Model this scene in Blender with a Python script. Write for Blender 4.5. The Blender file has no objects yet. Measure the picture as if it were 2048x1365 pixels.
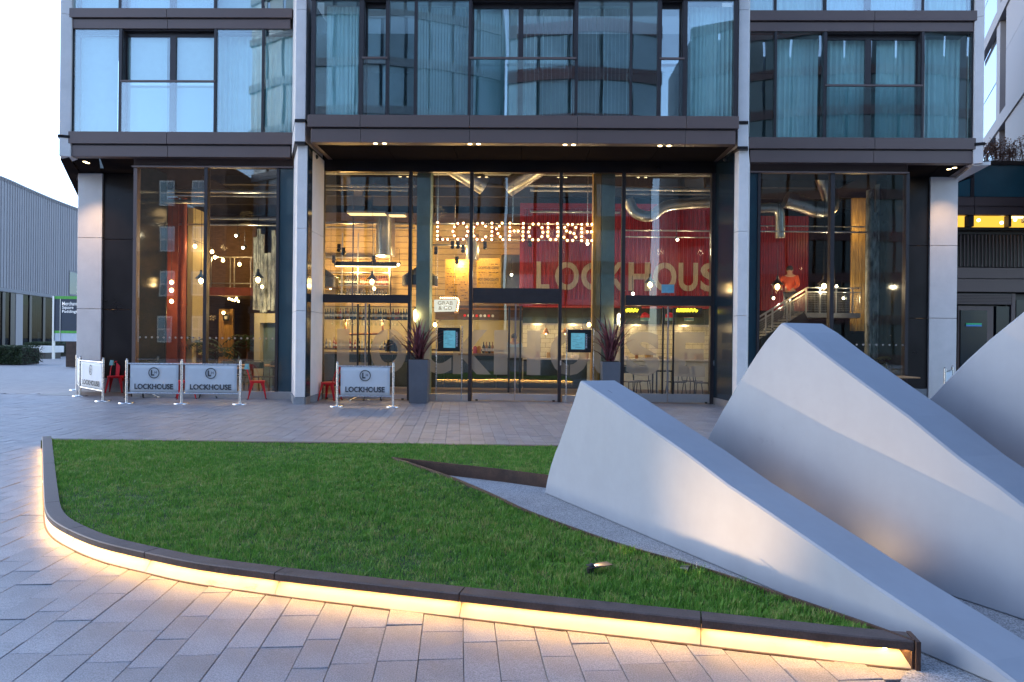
import bpy, bmesh, math, random
from mathutils import Vector, Matrix
R = random.Random(7)
SC = bpy.context.scene
COL = SC.collection
rad = math.radians

# ------------------------------------------------------------------ camera
F, CX, CY, PSI, RHO, EYE = 1365.0, 1024.0, 682.5, 0.0195, 0.0105, 1.5
cs, sn = math.cos(PSI), math.sin(PSI)
cr, sr = math.cos(RHO), math.sin(RHO)
cam_d = bpy.data.cameras.new('camera'); cam = bpy.data.objects.new('camera', cam_d); COL.objects.link(cam)
cam_d.sensor_width = 36.0; cam_d.lens = F / 2048 * 36.0; cam_d.clip_start = 0.05; cam_d.clip_end = 2000
rv, fv, uv = Vector((cs, sn, 0)), Vector((-sn, cs, 0)), Vector((0, 0, 1))
xr, yu = rv * cr + uv * sr, rv * -sr + uv * cr
M = Matrix((xr, yu, -fv)).transposed().to_4x4(); M.translation = Vector((0, 0, EYE))
cam.matrix_world = M
SC.camera = cam

# ------------------------------------------------------------------ dusk sky, faint sun, exposure
SUN_EL, SUN_ROT = rad(22), rad(-80)
LK = 0.305                                 # one dimmer for all lamps, against the exposure
world = bpy.data.worlds.new('World'); SC.world = world; world.use_nodes = True
wn = world.node_tree; wn.nodes.clear()
sky = wn.nodes.new('ShaderNodeTexSky'); sky.sky_type = 'NISHITA'; sky.sun_disc = False
sky.sun_elevation = SUN_EL; sky.sun_rotation = SUN_ROT; sky.air_density = 1.0; sky.dust_density = 0.8; sky.ozone_density = 5
bg = wn.nodes.new('ShaderNodeBackground'); bg.inputs['Strength'].default_value = 0.11
wo = wn.nodes.new('ShaderNodeOutputWorld')
hs = wn.nodes.new('ShaderNodeHueSaturation'); hs.inputs['Saturation'].default_value = 0.86     # hazy winter dusk
wn.links.new(sky.outputs[0], hs.inputs['Color']); wn.links.new(hs.outputs[0], bg.inputs[0]); wn.links.new(bg.outputs[0], wo.inputs[0])
sun_d = bpy.data.lights.new('sun', 'SUN'); sun_d.energy = 0.012; sun_d.angle = rad(25); sun_d.color = (1.0, 0.88, 0.8)
sun = bpy.data.objects.new('sun', sun_d); COL.objects.link(sun)
sd = Vector((math.sin(SUN_ROT) * math.cos(SUN_EL), math.cos(SUN_ROT) * math.cos(SUN_EL), math.sin(SUN_EL) + .25))
sun.rotation_euler = sd.to_track_quat('Z', 'Y').to_euler()
vs = SC.view_settings
SC.display_settings.display_device = 'sRGB'
vs.view_transform = 'Standard'; vs.look = 'None'; vs.gamma = 1.0; vs.use_curve_mapping = False
vs.exposure = 2.48
cy = SC.cycles
cy.use_denoising = True
cy.max_bounces = 8; cy.diffuse_bounces = 3; cy.glossy_bounces = 4; cy.transmission_bounces = 4; cy.transparent_max_bounces = 24
cy.sample_clamp_indirect = 4.0; cy.caustics_reflective = False; cy.caustics_refractive = False

# ------------------------------------------------------------------ photo geometry helpers
def ray(px, py):
    dx, dy = px - CX, py - CY
    u = dx * cr + dy * sr; v = -dx * sr + dy * cr
    return rv * (u / F) + fv + uv * (-v / F)
def P(px, py, Y):
    d = ray(px, py); t = Y / d.y
    return Vector((d.x * t, Y, EYE + d.z * t))
def G(px, py, z=0.0):
    d = ray(px, py); t = (z - EYE) / d.z
    return Vector((d.x * t, d.y * t, z))
def PN(px, py, n, c):                       # vertical plane n.P = c
    d = ray(px, py); t = c / (n.x * d.x + n.y * d.y)
    return Vector((d.x * t, d.y * t, EYE + d.z * t))
def pix(p):
    r = p.x * cs + p.y * sn; f = -p.x * sn + p.y * cs
    if f < .1: return (-9999, -9999)
    u, v = r / f * F, -(p.z - EYE) / f * F
    return (CX + u * cr - v * sr, CY + u * sr + v * cr)

# ------------------------------------------------------------------ object helpers
W = {}
def tag(o, label=None, cat=None, group=None, kind=None):
    if label: o['label'] = label
    if cat: o['category'] = cat
    if group: o['group'] = group
    if kind: o['kind'] = kind
    return o
def thing(name, label, cat, loc=(0, 0, 0), group=None, local=False, rz=0):
    o = bpy.data.objects.new(name, None); COL.objects.link(o)
    o.empty_display_size = .2; o.location = loc; o.rotation_euler = (0, 0, rz)
    W[o.name] = Vector((0, 0, 0)) if local else Vector(loc)
    return tag(o, label, cat, group)
class MB:
    def __init__(s): s.v = []; s.f = []
    def add(s, vs, fs):
        b = len(s.v); s.v += [tuple(v) for v in vs]; s.f += [tuple(i + b for i in f) for f in fs]; return s
    def box(s, x0, x1, y0, y1, z0, z1):
        return s.add([(x, y, z) for z in (z0, z1) for x, y in ((x0, y0), (x1, y0), (x1, y1), (x0, y1))],
                     [(3, 2, 1, 0), (4, 5, 6, 7), (0, 1, 5, 4), (1, 2, 6, 5), (2, 3, 7, 6), (3, 0, 4, 7)])
    def obox(s, c, ax, ay, az, hx, hy, hz):
        c = Vector(c); ax, ay, az = Vector(ax), Vector(ay), Vector(az)
        return s.add([c + ax * (hx * i) + ay * (hy * j) + az * (hz * k) for k in (-1, 1) for i, j in ((-1, -1), (1, -1), (1, 1), (-1, 1))],
                     [(3, 2, 1, 0), (4, 5, 6, 7), (0, 1, 5, 4), (1, 2, 6, 5), (2, 3, 7, 6), (3, 0, 4, 7)])
    def bar(s, a, b, w, h=None, up=(0, 0, 1)):
        a, b = Vector(a), Vector(b); h = h or w; d = (b - a); L = d.length; d.normalize()
        up = Vector(up)
        if abs(d.dot(up)) > .98: up = Vector((0, 1, 0))
        x = d.cross(up).normalized(); y = x.cross(d)
        return s.obox((a + b) / 2, d, x, y, L / 2, w / 2, h / 2)
    def cyl(s, a, b, r0, r1=None, n=12, caps=True):
        a, b = Vector(a), Vector(b); r1 = r0 if r1 is None else r1
        d = (b - a).normalized(); up = Vector((0, 0, 1)) if abs(d.z) < .95 else Vector((1, 0, 0))
        x = d.cross(up).normalized(); y = d.cross(x)
        vs = []
        for c, r in ((a, r0), (b, r1)):
            for i in range(n):
                t = 2 * math.pi * i / n; vs.append(c + x * (r * math.cos(t)) + y * (r * math.sin(t)))
        fs = [(i, (i + 1) % n, n + (i + 1) % n, n + i) for i in range(n)]
        if caps: fs += [tuple(range(n))[::-1], tuple(range(n, 2 * n))]
        return s.add(vs, fs)
    def tube(s, pts, r, n=8, closed=False):
        pts = [Vector(p) for p in pts]; k = len(pts); vs = []; x = None
        for i, p in enumerate(pts):
            d = (pts[(i + 1) % k] - pts[i - 1]) if closed else (pts[min(i + 1, k - 1)] - pts[max(i - 1, 0)])
            d.normalize()
            if x is None:
                up = Vector((0, 0, 1)) if abs(d.z) < .9 else Vector((1, 0, 0)); x = d.cross(up).normalized()
            else: x = (x - d * x.dot(d)).normalized()
            y = d.cross(x); rr = r[i] if isinstance(r, (list, tuple)) else r
            for j in range(n):
                t = 2 * math.pi * j / n; vs.append(p + x * (rr * math.cos(t)) + y * (rr * math.sin(t)))
        fs = []
        for i in range(k if closed else k - 1):
            a, b = i * n, ((i + 1) % k) * n
            fs += [(a + j, a + (j + 1) % n, b + (j + 1) % n, b + j) for j in range(n)]
        if not closed: fs += [tuple(range(n))[::-1], tuple(range((k - 1) * n, k * n))]
        return s.add(vs, fs)
    def lathe(s, prof, c, n=16, sx=1, sy=1, rot=0):
        c = Vector(c); k = len(prof); vs = []
        for r, z in prof:
            for j in range(n):
                t = 2 * math.pi * j / n + rot; vs.append((c.x + r * math.cos(t) * sx, c.y + r * math.sin(t) * sy, c.z + z))
        fs = [(i * n + j, i * n + (j + 1) % n, (i + 1) * n + (j + 1) % n, (i + 1) * n + j) for i in range(k - 1) for j in range(n)]
        if prof[0][0] > 1e-4: fs.append(tuple(range(n))[::-1])
        if prof[-1][0] > 1e-4: fs.append(tuple(range((k - 1) * n, k * n)))
        return s.add(vs, fs)
    def prism(s, poly, z0, z1):
        n = len(poly)
        return s.add([(p[0], p[1], z) for z in (z0, z1) for p in poly],
                     [tuple(range(n))[::-1], tuple(range(n, 2 * n))] + [(i, (i + 1) % n, n + (i + 1) % n, n + i) for i in range(n)])
    def loft(s, A, B):                         # two equal rings of 3d points, capped
        n = len(A)
        return s.add(list(A) + list(B), [tuple(range(n))[::-1], tuple(range(n, 2 * n))] + [(i, (i + 1) % n, n + (i + 1) % n, n + i) for i in range(n)])
    def quad(s, a, b, c, d): return s.add([a, b, c, d], [(0, 1, 2, 3)])
    def sph(s, c, r, n=10, m=6, sz=1.0):
        return s.lathe([(max(1e-5, r * math.sin(math.pi * i / m)), -r * sz * math.cos(math.pi * i / m)) for i in range(m + 1)], c, n)
    def build(s, name, mat, parent=None, smooth=False, bevel=0, fix=True):
        me = bpy.data.meshes.new(name); me.from_pydata(s.v, [], s.f)
        if fix or bevel:
            bm = bmesh.new(); bm.from_mesh(me)
            if fix: bmesh.ops.recalc_face_normals(bm, faces=bm.faces)
            if bevel: bmesh.ops.bevel(bm, geom=[e for e in bm.edges if len(e.link_faces) == 2 and e.calc_face_angle(0) > .5], offset=bevel, segments=1, affect='EDGES')
            bm.to_mesh(me); bm.free()
        if smooth: me.shade_smooth() if hasattr(me, 'shade_smooth') else None
        if smooth == 'auto':
            try: me.set_sharp_from_angle(angle=rad(40))
            except Exception: pass
        return link(name, me, mat, parent)
def link(name, me, mat, parent=None):
    if mat is not None and not me.materials: me.materials.append(mat)
    o = bpy.data.objects.new(name, me); COL.objects.link(o)
    if parent is not None:
        o.parent = parent
        if parent.name in W: o.location = -W[parent.name]
    return o
KIDS = {}
def dup(src, loc=None, rz=None, label=None, group=None, parent=None):
    c = src.copy(); COL.objects.link(c)
    if parent is not None: c.parent = parent
    for ch in src.children: dup(ch, parent=c)
    if loc is not None: c.location = loc
    if rz is not None: c.rotation_euler = (0, 0, rz)
    if label: c['label'] = label
    if group: c['group'] = group
    return c
def text_mesh(s, size, bold=0.0, ext=0.0, align='CENTER', slits=(), space=1.0):
    cu = bpy.data.curves.new('t', 'FONT'); cu.body = s; cu.size = size; cu.offset = bold; cu.extrude = ext
    cu.align_x = align; cu.align_y = 'CENTER'; cu.resolution_u = 4; cu.space_character = space; cu.space_line = .85
    o = bpy.data.objects.new('t', cu); COL.objects.link(o)
    dg = bpy.context.evaluated_depsgraph_get(); dg.update()
    me = bpy.data.meshes.new_from_object(o.evaluated_get(dg))
    bpy.data.objects.remove(o)
    if slits:
        bm = bmesh.new(); bm.from_mesh(me)
        for x0, x1, z0, z1 in slits:
            for co, no in (((x0, 0, 0), (1, 0, 0)), ((x1, 0, 0), (1, 0, 0)), ((0, z0, 0), (0, 1, 0)), ((0, z1, 0), (0, 1, 0))):
                bmesh.ops.bisect_plane(bm, geom=bm.verts[:] + bm.edges[:] + bm.faces[:], plane_co=co, plane_no=no)
            dead = [f for f in bm.faces if x0 < f.calc_center_median().x < x1 and z0 < f.calc_center_median().y < z1]
            bmesh.ops.delete(bm, geom=dead, context='FACES')
        bm.to_mesh(me); bm.free()
    return me
def place_text(name, s, mat, parent, c, w=None, h=None, bold=0.0, xdir=(1, 0, 0), zdir=(0, 0, 1), slits=(), align='CENTER'):
    """text fitted to a box w x h (either may be None), centred on c, standing in the plane xdir/zdir"""
    me = text_mesh(s, 1.0, bold, 0, align, slits)
    xs = [v.co.x for v in me.vertices]; ys = [v.co.y for v in me.vertices]
    W0, H0 = max(xs) - min(xs), max(ys) - min(ys); mx, my = (max(xs) + min(xs)) / 2, (max(ys) + min(ys)) / 2
    kx = w / W0 if w else h / H0; ky = h / H0 if h else kx
    xd, zd, c = Vector(xdir), Vector(zdir), Vector(c)
    for v in me.vertices: v.co = c + xd * ((v.co.x - mx) * kx) + zd * ((v.co.y - my) * ky)
    me.name = name; me.materials.clear()
    return link(name, me, mat, parent)

# ------------------------------------------------------------------ materials
def nt(name):
    m = bpy.data.materials.new(name); m.use_nodes = True; t = m.node_tree; t.nodes.clear()
    out = t.nodes.new('ShaderNodeOutputMaterial')
    return m, t, out
def node(t, typ, **kw):
    n = t.nodes.new(typ)
    for k, v in kw.items():
        if k.startswith('i_'):
            key = k[2:]; key = int(key) if key.isdigit() else key.replace('_', ' ')
            n.inputs[key].default_value = v
        else: setattr(n, k, v)
    return n
def noise_fac(t, scale, detail=4, rough=.6, obj=True, stretch=None):
    tc = node(t, 'ShaderNodeTexCoord'); src = tc.outputs['Object' if obj else 'Generated']
    if stretch:
        mp = node(t, 'ShaderNodeMapping'); mp.inputs['Scale'].default_value = stretch; t.links.new(src, mp.inputs[0]); src = mp.outputs[0]
    n = node(t, 'ShaderNodeTexNoise'); n.inputs['Scale'].default_value = scale; n.inputs['Detail'].default_value = detail; n.inputs['Roughness'].default_value = rough
    t.links.new(src, n.inputs['Vector']); return n
def ramp(t, fac, stops):
    r = node(t, 'ShaderNodeValToRGB'); e = r.color_ramp.elements
    while len(e) < len(stops): e.new(.5)
    for el, (p, c) in zip(e, stops): el.position = p; el.color = (*c, 1)
    t.links.new(fac, r.inputs[0]); return r
def mat(name, col, rough=.6, metal=0.0, var=.15, scale=6, bump=0.0, bscale=60, emit=None, estr=0.0, stretch=None, rnd=0.0, spec=.5, col2=None, speck=None, trans=0.0):
    m, t, out = nt(name); b = node(t, 'ShaderNodeBsdfPrincipled'); t.links.new(b.outputs[0], out.inputs[0])
    b.inputs['Roughness'].default_value = rough; b.inputs['Metallic'].default_value = metal; b.inputs['Specular IOR Level'].default_value = spec
    n = noise_fac(t, scale, stretch=stretch)
    lo = tuple(c * (1 - var) for c in col); hi = col2 or tuple(min(1, c * (1 + var)) for c in col)
    c = ramp(t, n.outputs['Fac'], [(.3, lo), (.7, hi)]).outputs[0]
    if speck:
        sp = noise_fac(t, speck[0], 2, .7); q = ramp(t, sp.outputs['Fac'], [(.35, (1 - speck[1],) * 3), (.65, (1 + speck[1],) * 3)])
        mx = node(t, 'ShaderNodeMix', data_type='RGBA', blend_type='MULTIPLY'); mx.inputs[0].default_value = 1
        t.links.new(c, mx.inputs[6]); t.links.new(q.outputs[0], mx.inputs[7]); c = mx.outputs[2]
    if rnd:
        oi = node(t, 'ShaderNodeObjectInfo'); ge = node(t, 'ShaderNodeNewGeometry')
        ad = node(t, 'ShaderNodeMath', operation='ADD'); t.links.new(oi.outputs['Random'], ad.inputs[0]); t.links.new(ge.outputs['Random Per Island'], ad.inputs[1])
        fr = node(t, 'ShaderNodeMath', operation='FRACT'); t.links.new(ad.outputs[0], fr.inputs[0])
        q = ramp(t, fr.outputs[0], [(0, (1 - rnd,) * 3), (.5, (1 + rnd * .5, 1, 1 - rnd * .1)), (1, (1 + rnd,) * 3)])
        mx = node(t, 'ShaderNodeMix', data_type='RGBA', blend_type='MULTIPLY'); mx.inputs[0].default_value = 1
        t.links.new(c, mx.inputs[6]); t.links.new(q.outputs[0], mx.inputs[7]); c = mx.outputs[2]
    t.links.new(c, b.inputs['Base Color'])
    rr = node(t, 'ShaderNodeMapRange'); rr.inputs[3].default_value = max(0, rough - .08); rr.inputs[4].default_value = min(1, rough + .1)
    t.links.new(n.outputs['Fac'], rr.inputs[0]); t.links.new(rr.outputs[0], b.inputs['Roughness'])
    if bump:
        bn = noise_fac(t, bscale, 3, stretch=stretch); bp = node(t, 'ShaderNodeBump'); bp.inputs['Strength'].default_value = bump; bp.inputs['Distance'].default_value = .01
        t.links.new(bn.outputs['Fac'], bp.inputs['Height']); t.links.new(bp.outputs[0], b.inputs['Normal'])
    if emit: b.inputs['Emission Color'].default_value = (*emit, 1); b.inputs['Emission Strength'].default_value = estr
    if trans: b.inputs['Transmission Weight'].default_value = trans
    return m
def add_marks(m, scale, thr, dark, stretch=None):
    '''scattered scuffs and dirt flecks with their own outlines'''
    t = m.node_tree; b = next(n for n in t.nodes if n.type == 'BSDF_PRINCIPLED'); src = b.inputs['Base Color'].links[0].from_socket
    a = noise_fac(t, scale, 6, .75, stretch=stretch); c = noise_fac(t, scale * .13, 2)
    mu = node(t, 'ShaderNodeMath', operation='MULTIPLY'); t.links.new(a.outputs['Fac'], mu.inputs[0]); t.links.new(c.outputs['Fac'], mu.inputs[1])
    r = ramp(t, mu.outputs[0], [(thr, (1, 1, 1)), (thr + .07, (dark,) * 3)])
    mx = node(t, 'ShaderNodeMix', data_type='RGBA', blend_type='MULTIPLY'); mx.inputs[0].default_value = 1
    t.links.new(src, mx.inputs[6]); t.links.new(r.outputs[0], mx.inputs[7]); t.links.new(mx.outputs[2], b.inputs['Base Color'])
def glow(name, col, s):
    m, t, out = nt(name); e = node(t, 'ShaderNodeEmission'); e.inputs[0].default_value = (*col, 1); e.inputs[1].default_value = s * LK
    t.links.new(e.outputs[0], out.inputs[0]); return m
def glass(name, tint, f0=.12, f1=.6, wave=.0, wscale=.7, rtint=(1, 1, 1)):
    m, t, out = nt(name)
    tr = node(t, 'ShaderNodeBsdfTransparent'); tr.inputs[0].default_value = (*tint, 1)
    gl = node(t, 'ShaderNodeBsdfGlossy'); gl.inputs['Roughness'].default_value = 0.0; gl.inputs[0].default_value = (*rtint, 1)
    lw = node(t, 'ShaderNodeLayerWeight'); lw.inputs[0].default_value = .3
    mr = node(t, 'ShaderNodeMapRange'); mr.inputs[3].default_value = f0; mr.inputs[4].default_value = f1
    t.links.new(lw.outputs['Facing'], mr.inputs[0])
    mx = node(t, 'ShaderNodeMixShader'); t.links.new(mr.outputs[0], mx.inputs[0]); t.links.new(tr.outputs[0], mx.inputs[1]); t.links.new(gl.outputs[0], mx.inputs[2])
    if wave:
        n = noise_fac(t, wscale, 1, .4); bp = node(t, 'ShaderNodeBump'); bp.inputs['Strength'].default_value = 1; bp.inputs['Distance'].default_value = wave
        t.links.new(n.outputs['Fac'], bp.inputs['Height']); t.links.new(bp.outputs[0], gl.inputs['Normal']); t.links.new(bp.outputs[0], lw.inputs['Normal'])
    t.links.new(mx.outputs[0], out.inputs[0]); return m
def milky(name, col, alpha):
    m, t, out = nt(name)
    tr = node(t, 'ShaderNodeBsdfTransparent'); b = node(t, 'ShaderNodeBsdfPrincipled'); b.inputs['Base Color'].default_value = (*col, 1); b.inputs['Roughness'].default_value = .7
    n = noise_fac(t, 3); c = ramp(t, n.outputs['Fac'], [(.2, tuple(x * .85 for x in col)), (.8, col)]); t.links.new(c.outputs[0], b.inputs['Base Color'])
    tl = node(t, 'ShaderNodeBsdfTranslucent'); tl.inputs[0].default_value = (*col, 1)
    m1 = node(t, 'ShaderNodeMixShader'); m1.inputs[0].default_value = .4; t.links.new(b.outputs[0], m1.inputs[1]); t.links.new(tl.outputs[0], m1.inputs[2])
    m2 = node(t, 'ShaderNodeMixShader'); m2.inputs[0].default_value = alpha; t.links.new(tr.outputs[0], m2.inputs[1]); t.links.new(m1.outputs[0], m2.inputs[2])
    t.links.new(m2.outputs[0], out.inputs[0]); return m

K = {}
K['stone'] = mat('pale_stone', (.84, .765, .72), .65, var=.06, scale=2.5, bump=.08, bscale=90, speck=(120, .05))
K['granite'] = mat('granite', (.27, .275, .29), .7, var=.12, scale=5, speck=(260, .22), bump=.15, bscale=200)
K['sett'] = mat('granite_sett', (.205, .21, .235), .46, var=.22, scale=2.3, speck=(150, .34), bump=.2, bscale=220, rnd=.10)
K['gravel'] = mat('bound_gravel', (.28, .29, .31), .8, var=.1, scale=4, speck=(130, .55), bump=.5, bscale=130)
K['joint'] = mat('dark_joint', (.095, .09, .09), .9, scale=20)
K['bronze'] = mat('bronze_panel', (.16, .108, .095), .45, .2, var=.05, scale=1.2, speck=(200, .03))
K['frame'] = mat('dark_frame', (.05, .041, .042), .4, .4, var=.08)
K['black'] = mat('black_panel', (.02, .014, .014), .3, .3, var=.15, scale=2)
K['steel'] = mat('brushed_steel', (.62, .62, .63), .26, 1.0, var=.06, scale=20, stretch=(1, 1, 12))
K['alu'] = mat('aluminium_rail', (.55, .53, .53), .38, .85, var=.05, scale=3)
K['corten'] = mat('weathered_steel', (.075, .048, .042), .6, .35, var=.5, scale=5, col2=(.10, .055, .04), bump=.15, bscale=50, speck=(60, .15))
K['coping'] = mat('coping_steel', (.095, .07, .066), .55, .3, var=.25, scale=7, bump=.12, bscale=80, speck=(90, .16))
K['litface'] = mat('cream_panel', (.72, .62, .46), .55, var=.08, scale=5)
K['white_steel'] = mat('painted_white_steel', (.26, .288, .335), .55, var=.05, scale=2.2, bump=.03, bscale=25, speck=(7, .02), stretch=(1, 1, .25))
K['spandrel'] = mat('teal_spandrel', (.016, .05, .07), .04, 0, var=.08, scale=1, spec=.9)
K['navy'] = mat('navy_spandrel', (.014, .026, .038), .12, 0, var=.08, scale=1, spec=.25)
K['red'] = mat('red_paint', (.72, .012, .022), .35, var=.12, scale=4)
K['blackpaint'] = mat('black_paint', (.015, .015, .016), .35, var=.1)
K['banner'] = mat('banner_fabric', (.62, .64, .67), .8, var=.05, scale=3, bump=.06, bscale=160)
K['print'] = mat('dark_print', (.045, .05, .06), .7, var=.08)
K['planter'] = mat('grey_planter', (.12, .125, .145), .55, var=.1, scale=4)
K['soil'] = mat('soil', (.03, .022, .016), .95, var=.4, scale=30, bump=.6, bscale=60)
K['leafp'] = mat('purple_leaf', (.11, .045, .05), .45, var=.35, scale=9, rnd=.5, col2=(.24, .075, .09))
K['hedge'] = mat('hedge_leaf', (.035, .06, .02), .6, var=.4, scale=8, rnd=.4)
K['wood'] = mat('table_wood', (.50, .27, .12), .45, var=.2, scale=7, stretch=(1, 8, 1))
K['zinc'] = mat('zinc_cladding', (.28, .255, .26), .55, .0, var=.05, scale=.8, rnd=.05)
K['curtain'] = mat('sheer_curtain', (.78, .94, .93), .9, var=.06, scale=3)
K['blind'] = mat('white_blind', (.84, .90, .89), .8, var=.04)
K['room'] = mat('room_wall', (.055, .062, .068), .9, var=.2, scale=1)
K['apt'] = mat('pale_apartment_wall', (.42, .45, .46), .9, var=.08, scale=1)
K['wallgrey'] = mat('grey_cladding', (.21, .195, .205), .6, .0, var=.05, scale=1)
K['g_up'] = glass('upper_glass', (.91, 1, .995), .11, .6, wave=.004, wscale=.6, rtint=(.92, .98, 1))
K['g_low'] = glass('shopfront_glass', (.92, .95, .93), .06, .5, wave=.005, wscale=.5)
K['g_bal'] = glass('balustrade_glass', (.86, .94, .95), .12, .6)
K['g_plain'] = glass('clear_glass', (.9, .95, .93), .06, .5)
add_marks(K['white_steel'], 9, .40, .88); add_marks(K['sett'], 5, .36, .72); add_marks(K['litface'], 7, .35, .55, (1, 1, 3)); add_marks(K['coping'], 12, .34, .6); add_marks(K['stone'], 4, .37, .88, (2, 2, .4)); add_marks(K['bronze'], 3, .37, .85, (.5, 1, 2)); add_marks(K['planter'], 8, .34, .7)
# ================================================================== ground
def grid_sheet(name, x0, x1, y0, y1, z, m, kind='structure'):
    o = MB().quad((x0, y0, z), (x1, y0, z), (x1, y1, z), (x0, y1, z)).build(name, m); return tag(o, kind=kind)
def brickmat():
    m, t, out = nt('distant_paving'); b = node(t, 'ShaderNodeBsdfPrincipled'); b.inputs['Roughness'].default_value = .6; t.links.new(b.outputs[0], out.inputs[0])
    tc = node(t, 'ShaderNodeTexCoord'); mp = node(t, 'ShaderNodeMapping'); mp.inputs['Rotation'].default_value = (0, 0, rad(90) - .098)
    t.links.new(tc.outputs['Object'], mp.inputs[0]); br = node(t, 'ShaderNodeTexBrick'); t.links.new(mp.outputs[0], br.inputs['Vector'])
    br.inputs['Color1'].default_value = (.30, .285, .285, 1); br.inputs['Color2'].default_value = (.25, .24, .245, 1); br.inputs['Mortar'].default_value = (.1, .095, .095, 1)
    br.inputs['Scale'].default_value = 1; br.inputs['Mortar Size'].default_value = .006; br.inputs['Brick Width'].default_value = .4; br.inputs['Row Height'].default_value = .2
    t.links.new(br.outputs[0], b.inputs['Base Color']); return m
K['far'] = brickmat()
grid_sheet('ground', -400, 400, -300, 500, -.03, K['far'])
PAVE = tag(grid_sheet('pavement', -17.5, 15.5, 1.8, 17.6, -.012, K['joint']), kind='structure')

# raised lawn outline -------------------------------------------------
zc = .134
kpx = [(84, 893), (85, 930), (86, 985), (88, 1038), (91, 1060), (107, 1080), (137, 1097), (170, 1113.5), (211, 1128), (242, 1135.6), (283, 1145), (318, 1154), (361, 1164), (411, 1173), (462, 1180), (529, 1189),
       (573, 1196), (636, 1203), (700, 1211), (790, 1222), (912, 1236), (1000, 1247), (1102, 1259), (1200, 1269.5), (1340, 1285.5), (1480, 1302), (1614, 1318), (1740, 1333), (1829, 1341)]
kb = [G(*p) for p in kpx]
def resample(pts, step):
    out = [pts[0].copy()]; acc = 0
    for a, b in zip(pts, pts[1:]):
        L = (b - a).length; d = step - acc
        while d <= L:
            out.append(a.lerp(b, d / L)); d += step
        acc = L - (d - step)
    if (out[-1] - pts[-1]).length > step * .3: out.append(pts[-1].copy())
    return out
def smooth(pts, it):
    for _ in range(it): pts = [pts[0]] + [(a + b * 2 + c) / 4 for a, b, c in zip(pts, pts[1:], pts[2:])] + [pts[-1]]
    return pts
kerb = smooth(resample(kb, .06), 10)
NB = (Vector((1.25, 9.36, 0)), )                       # back right corner of the lawn
back = [Vector((1.9, 9.02, 0)), Vector((kerb[0].x - .1, 9.02, 0))]
corner = Vector((kerb[0].x, kerb[0].y, 0))
def normals(pts):                                     # left-hand normal = towards the lawn
    out = []
    for i in range(len(pts)):
        d = pts[min(i + 1, len(pts) - 1)] - pts[max(i - 1, 0)]; d.z = 0; d.normalize(); out.append(Vector((-d.y, d.x, 0)))
    return out
kn = normals(kerb)
Tip = G(784, 915, zc); E0 = G(1829, 1282, zc)
near_arm = [G(*p, zc) for p in ((784, 915), (818, 925), (914, 958), (995, 993), (1047, 1019), (1121, 1047), (1195, 1073), (1250, 1093), (1340, 1117), (1411, 1136), (1559, 1187), (1718, 1241), (1829, 1282))]
back_arm = [Tip, G(1010, 940, zc), G(1095, 951, zc)]
dv = (back_arm[-1] - back_arm[0]).normalized()
back_arm.append(back_arm[0] + dv * 3.6)
ZB = 9.0
kerb_in = [p + n * .1 for p, n in zip(kerb, kn)]
bed_poly = [Vector((kerb_in[0].x + .02, ZB, 0))] + kerb_in[::1] + [Vector((p.x, p.y, 0)) for p in near_arm[::-1]] + [Vector((p.x, p.y, 0)) for p in back_arm[1:]] + [Vector((back_arm[-1].x + .1, ZB, 0))]
def inside(poly, x, y):
    c = False; n = len(poly); j = n - 1
    for i in range(n):
        a, b = poly[i], poly[j]
        if (a.y > y) != (b.y > y) and x < (b.x - a.x) * (y - a.y) / (b.y - a.y) + a.x: c = not c
        j = i
    return c
gravel_poly = [Vector((p.x, p.y, 0)) for p in near_arm] + [G(1812, 1345), G(1770, 1420), Vector((2.0, 2.0, 0)), Vector((7.5, 2.0, 0)), Vector((7.5, 8.9, 0)), Vector((back_arm[-1].x, 8.9, 0))] + [Vector((p.x, p.y, 0)) for p in back_arm[:0:-1]]

# granite setts -------------------------------------------------------
dl = Vector((-.0981, .9952, 0)); dc = Vector((.9952, .0981, 0))
setts = []; u = -19.5
while u < 17.5:
    w = R.choice((.165, .165, .19, .205, .213)); v = 1.2 + R.random() * .3
    while v < 19.6:
        L = R.choice((.28, .3, .34, .38, .4, .42))
        c = dc * (u + w / 2) + dl * (v + L / 2)
        if -17.3 < c.x < 15.3 and 2.0 < c.y < 17.5 and not (inside(bed_poly, c.x, c.y) and min((c - k).length for k in kerb_in[::4]) > .3) and not inside(gravel_poly, c.x, c.y):
            a, b = pix(c - dl * L / 2), pix(c + dl * L / 2)
            vis = -60 < a[0] < 2110 and 700 < b[1] < 1365 and a[1] < 1420
            setts.append((w, L, c, (a[1] - b[1]) * w / max(c.y, .5) if vis else 0))
        v += L
    u += w
setts.sort(key=lambda s: -s[3])
def sett_mesh(mb, c, w, L, g=.0017):
    hw, hl, e = w / 2 - g, L / 2 - g, .0022
    t = R.uniform(-.0018, .0018); tx, ty = R.uniform(-.0012, .0012), R.uniform(-.0012, .0012)
    vs = []
    for k, (iw, il, z) in enumerate(((hw, hl, -.02), (hw, hl, -e), (hw - e, hl - e, 0))):
        for sx, sy in ((-1, -1), (1, -1), (1, 1), (-1, 1)):
            vs.append(c + dc * (iw * sx) + dl * (il * sy) + Vector((0, 0, z + (t + tx * sx + ty * sy if k else 0))))
    return mb.add(vs, [(0, 1, 5, 4), (1, 2, 6, 5), (2, 3, 7, 6), (3, 0, 4, 7), (4, 5, 9, 8), (5, 6, 10, 9), (6, 7, 11, 10), (7, 4, 8, 11), (8, 9, 10, 11)])
cache = {}
rot_s = Matrix.Rotation(math.atan2(dc.y, dc.x), 4, 'Z')
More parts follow.
